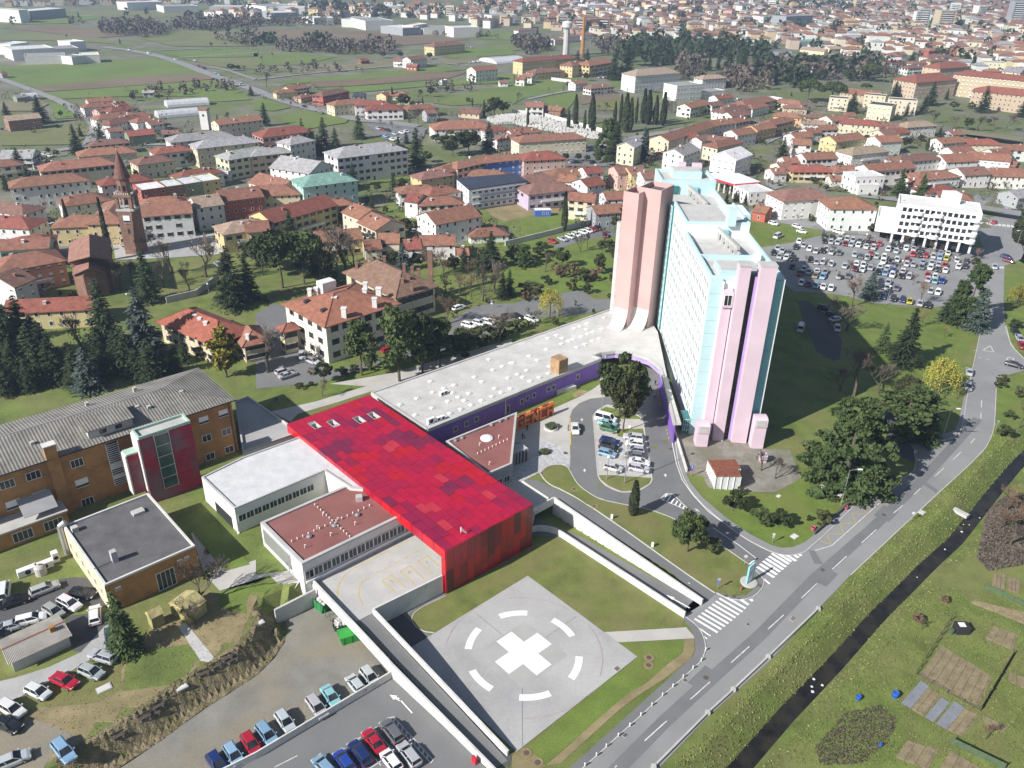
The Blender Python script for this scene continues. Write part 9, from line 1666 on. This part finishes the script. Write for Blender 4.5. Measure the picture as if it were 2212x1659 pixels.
for k,(x,y)in enumerate(far):
 W,d,h=uni(11,20),uni(8,12),uni(5.5,10);a=.35*math.sin(x/160)+.35*math.sin(y/210)+random.choice((0,1.57));wi,ri=random.choice((0,0,0,1,1,2,3,4)),random.choice((0,0,1,1,2,3))
 if k<34:house_at(x,y,a,W,d,h,'h','WCYTB'[wi],RC[ri],zone='far',wins=False,z0=3,nch=0);continue
 ca,sa=math.cos(a),math.sin(a);f_=lambda u,v,z:(x+u*ca-v*sa,y+u*sa+v*ca,z);hw,hd=W/2,d/2;rh=d*.22
 mb.add([f_(u,v,z)for z in(2,3+h)for u,v in((-hw,-hd),(hw,-hd),(hw,hd),(-hw,hd))],[(0,1,5,4),(1,2,6,5),(2,3,7,6),(3,0,4,7)],wi)
 e=.6;mb.add([f_(-hw-e,-hd-e,3+h-.2),f_(hw+e,-hd-e,3+h-.2),f_(hw+e,hd+e,3+h-.2),f_(-hw-e,hd+e,3+h-.2),f_(-hw+hd,0,3+h+rh),f_(hw-hd,0,3+h+rh)],[(0,1,5,4),(1,2,5),(2,3,4,5),(3,0,4)],5+ri)
 for s in(-.25,.25):mb.add([f_(W*s-.7,-hd-.05,3+h*.55),f_(W*s+.7,-hd-.05,3+h*.55),f_(W*s+.7,-hd-.05,3+h*.8),f_(W*s-.7,-hd-.05,3+h*.8)],[(0,1,2,3)],9)
o=mb.build('far_town',FW_+FR_+[MATS['glass']],kind='stuff');o['label']='mass of small far houses with brown roofs up to the top edge'
def wood(name,zones,lab):
 PP=[];SS=[]
 for poly,sp,h,jitr in zones:
  P=[G(*p,3).to_2d()for p in poly];xs=[p.x for p in P];ys=[p.y for p in P];gx,gy=np.meshgrid(np.arange(min(xs),max(xs),sp),np.arange(min(ys),max(ys),sp));gx=(gx+R.uniform(-sp,sp,gx.shape)*jitr).ravel();gy=(gy+R.uniform(-sp,sp,gy.shape)*jitr).ravel();k=inside_np(gx,gy,P)
  for x,y in zip(gx[k],gy[k]):
   n_=26;hh=h*R.uniform(.55,1.25);d=R.normal(size=(n_,3));d/=np.linalg.norm(d,axis=1,keepdims=True);d*=np.array([hh*.33,hh*.33,hh*.42]);PP.append(d+np.array([x,y,3+hh*.5]));SS.append(np.full(n_,hh*.14))
 V,F=cards(np.concatenate(PP),np.concatenate(SS));return V,F,lab
for nm,mt_,zs,lb in(('far_woodland','twig',[(TT('00',850,230,1200,190,1520,260,1300,330,900,300),9,9,.5),(TT('00',1500,190,2230,165,2230,235,1800,270,1520,250),10,10,.5),(TT('10',-10,185,500,175,1000,195,1100,235,500,220,-10,235),12,10,.5),(TT('10',160,390,700,395,1200,380,1190,470,700,470,180,445),9,9,.5),(TT('20',0,345,340,370,330,430,130,470,0,400),9,10,.5),(TT('20',700,380,950,380,1000,460,760,470),10,10,.5),(TT('00',1850,310,2230,330,2230,400,1900,390),14,9,.6),(TT('00',1150,790,1500,760,2000,730,2050,780,1500,830,1150,850),11,6,.7),(TT('10',0,600,700,560,720,620,0,660),13,6,.7),(TT('10',1450,280,2000,290,2100,335,1500,310),12,6,.6),(TT('10',1250,750,2000,720,1950,790,1300,800),16,6,.7),(TT('00',0,160,600,170,900,210,700,250,0,215),30,8,.8),(TT('20',1400,560,1650,520,1650,690,1420,700),11,11,.5),(TT('20',1790,650,2230,600,2230,800,1850,790),11,11,.5),(TT('30',0,560,450,540,1150,560,1150,680,500,700,0,720),15,12,.6)],'leafless brown woods and hedges across the far plain'),('far_evergreens','leaf_conifer',[(TT('10',-10,345,160,350,150,390,-10,390),10,10,.5),(TT('10',430,360,640,355,700,400,420,420),10,11,.5),(TT('20',900,390,1620,370,2230,410,2230,620,1950,560,1650,500,1300,560,900,540),14,14,.6),(TT('30',0,540,420,560,960,560,950,700,440,700,340,800,0,720),14,13,.6),(ZON[0],44,9,.9),(ZON[0],60,13,.9),(ZON[1],40,12,.9),(TT('00',0,10,2212,0,2212,80,0,60),45,11,.9),(TT('10',480,60,780,60,780,150,480,120),18,14,.6),(TT('10',1000,110,1160,110,1160,160,1000,160),18,13,.6),(TT('30',0,30,720,20,720,110,0,110),30,14,.8),(TT('00',900,100,2212,80,2212,150,900,150),60,9,.9)],'far dark evergreens scattered through the town and its parks')):
 V,F,lb=wood(nm,zs,lb);o=link(nm,card_mesh(nm,V,F,mt_),kind='stuff');o['label']=lb
pts=[]
for(x,y,r_)in FOOT:
 if y<620 and y>200:
  for k in range(9):
   a=uni(0,6.28);q=r_+uni(.3,8);px,py=x+q*math.cos(a),y+q*math.sin(a)
   if all((px-a_)**2+(py-b_)**2>(c_-.5)**2 for a_,b_,c_ in FOOT)and not(40<px<130 and py<320):pts.append((px,py))
PP=[]
for px,py in pts:
 h=uni(1.2,4.5)if rnd()<.72 else uni(5,9);d=R.normal(size=(34,3));d/=np.linalg.norm(d,axis=1,keepdims=True);PP.append(d*np.array([min(h*.42,2.4),min(h*.42,2.4),h*.47])*R.uniform(.6,1.05,(34,1))+np.array([px,py,Z(px,py)+h*.5]))
for mt_,sl_,lb in(('leaf_shrub',slice(0,None,2),'small green hedges and garden shrubs between the houses'),('twig',slice(1,None,2),'small leafless garden bushes between the houses')):
 A_=np.concatenate(PP[sl_]);V,F=cards(A_,R.uniform(.18,.42,len(A_)));o=link('garden_shrubbery',card_mesh('garden_shrubbery',V,F,mt_),kind='stuff');o['label']=lb
mb=MB()
for poly in(TT('20',0,985,240,1000,460,1062,770,1150,750,1205,560,1185,200,1110,0,1070),TT('10',1990,1030,2230,980,2230,1065,2060,1075)):
 P=[G(*p,3).to_2d()for p in poly];xs=[p.x for p in P];ys=[p.y for p in P]
 for k in range(1500):
  x,y=uni(min(xs),max(xs)),uni(min(ys),max(ys))
  if inside_np(np.array([x]),np.array([y]),P)[0]:h=uni(.5,1.6);mb.box(x-.5,y-.9,3,x+.5,y+.2,3.35);mb.box(x-.45,y+.2,3,x+.45,y+.45,3+h)
o=mb.build('gravestones','wall_concrete',kind='stuff');o['label']='crowded pale gravestones of the cemetery beside the cypresses'
cw2=thing('cemetery_wall',G(*T('20',240,1000),3),'long white wall round the cemetery','wall');conc_wall('w',[Vector((*G(*p,3).to_2d(),5))for p in TT('20',0,975,235,992,465,1055,780,1140)],[2.5]*4,.4,cw2,seg=12)
for pts_,lb,mt_ in((TT('21',-60,470,330,375,560,310,720,270),'old stone wall along the parking lane left of the tower','concrete'),(TT('01',1440,960,1700,900,1890,760),'grey churchyard wall above the park','concrete'),(TT('20',340,690,510,712),'white wall beside the green field','wall_concrete'),(TT('21',210,25,430,105),'rough stone wall at the building site','concrete')):
 o=thing('boundary_wall',G(*pts_[0],3),lb,'wall');conc_wall('w',[Vector((*G(*p,3).to_2d(),5))for p in pts_],[2.5]*len(pts_),.4,o,mt_,seg=8)
p=at(*T('21',262,205));o=thing('site_cabin',p,'blue and white site cabin on the grass by the building site','cabin',rz=.15);mb=MB();mb.box(-3.2,-1.3,0,3.2,1.3,2.6);local('wall',mb.mesh('wall','obj_paint'),o,col=(.05,.12,.42));mb=MB();mb.box(-3.3,-1.4,2.6,3.3,1.4,2.75);local('roof',mb.mesh('roof','white'),o)
for x in(.2,1.8):local('window',winmesh(.8,1.0),o,wmat((x,-1.3,.9),(0,-1)))
mb=MB();xs=np.linspace(300,4200,40);V=[];
for j in range(12):
 for x in xs:y=2650+j*130-(x-300)*.12;V.append((x,y+900*math.exp(-(x-300)/500),-5+(j/11)**.8*(150+90*math.sin(x/330)+60*math.sin(x/130+j))*min(1,(x-300)/700)))
mb.add(V,[(j*40+i,j*40+i+1,(j+1)*40+i+1,(j+1)*40+i)for j in range(11)for i in range(39)]);M('hill_wood',(.05,.062,.045),.3,.02,fine=.3,fscale=.1);mb.build('hill','hill_wood',kind='structure')
# ================================================================ air
mb=MB();mb.box(-5200,-350,-14,5200,5000,330);hz=bpy.data.materials.new('haze_air');hz.use_nodes=True;hn=hz.node_tree;hn.nodes.remove(hn.nodes['Principled BSDF']);pv=hn.nodes.new('ShaderNodeVolumePrincipled');pv.inputs['Color'].default_value=(.55,.72,1.0,1);pv.inputs['Density'].default_value=.00024;pv.inputs['Anisotropy'].default_value=.2
hn.links.new(pv.outputs[0],hn.nodes['Material Output'].inputs['Volume']);MATS['haze_air']=hz;o=mb.build('haze','haze_air',kind='stuff');o['label']='thin bluish haze over the plain and the far town'
# ================================================================ labels that single out look-alikes
def ordn(k):
 return('%d'%k)+('th' if 10<=k%100<=20 else{1:'st',2:'nd',3:'rd'}.get(k%10,'th'))
ZH={'00':'village behind the bell tower','10':'quarter behind the long school','20':'quarter round the cemetery','30':'right-hand suburb','01':'church square','11':'quarter above the park','21':'lane left of the tower','31':'big car park side','22':'ring drive','32':'cedar slope','03':'left terrace','02':'brick annex lawn','12':'lawn behind the hall','33':'stream gardens'}
def number(items,key,lab):
 g={}
 for it in items:g.setdefault(key(it),[]).append(it)
 for k,L in g.items():
  L.sort(key=lambda it:proj(WM[it[0]].to_translation())[0])
  for i,it in enumerate(L):it[0]['label']=lab(it,ordn(i+1),len(L))
GN={'h':'hipped','g':'gabled','f':'flat-roofed'}
def hl(it,n_,tot):
 o,z,w,r,t=it
 if z=='ind':o['group']='industrial halls of the plain';o['category']='industrial hall';return 'flat industrial hall on the far plain, %s from the left'%n_
 o['group']='houses of the town'
 if z=='far':return 'far %s house with %s roof, %s from left of that look'%(WALL[w][1],ROOF[r][1],n_)
 return '%s %s house, %s roof, %s from left of its look, %s'%(WALL[w][1],GN[t],ROOF[r][1],n_,ZH[z])
number(HOUSES,lambda it:(it[1],)+((it[2],it[3],it[4])if it[1]!='ind' else()),hl)
def tl(it,n_,tot):it[0]['group']=KDESC[it[1]]+'s';return '%s, %s from the left of its kind, %s'%(KDESC[it[1]],n_,ZH[it[2]])
number(TREES,lambda it:(it[1],it[2]),tl)
ZC={'lot':'the big car park','street':'the nearby streets','road':'the moving traffic','ring':'the ring drive island','terrace':'the left terrace','gravel':'the gravel lot','lower':'the lower car park','yard':'the park villa yard','park':'the lane left of the tower','square':'the church square','country':'the country road','far':'the far quarters'}
def cl(it,n_,tot):it[0]['group']='cars of '+ZC[it[1]];return '%s %s, %s from left of its kind, %s'%(it[2],it[3],n_,ZC[it[1]])
number(STN,lambda it:0,lambda it,n_,tot:'pale stone in the dark stream, %s from the left'%n_)
number(CARS,lambda it:it[1:],cl)
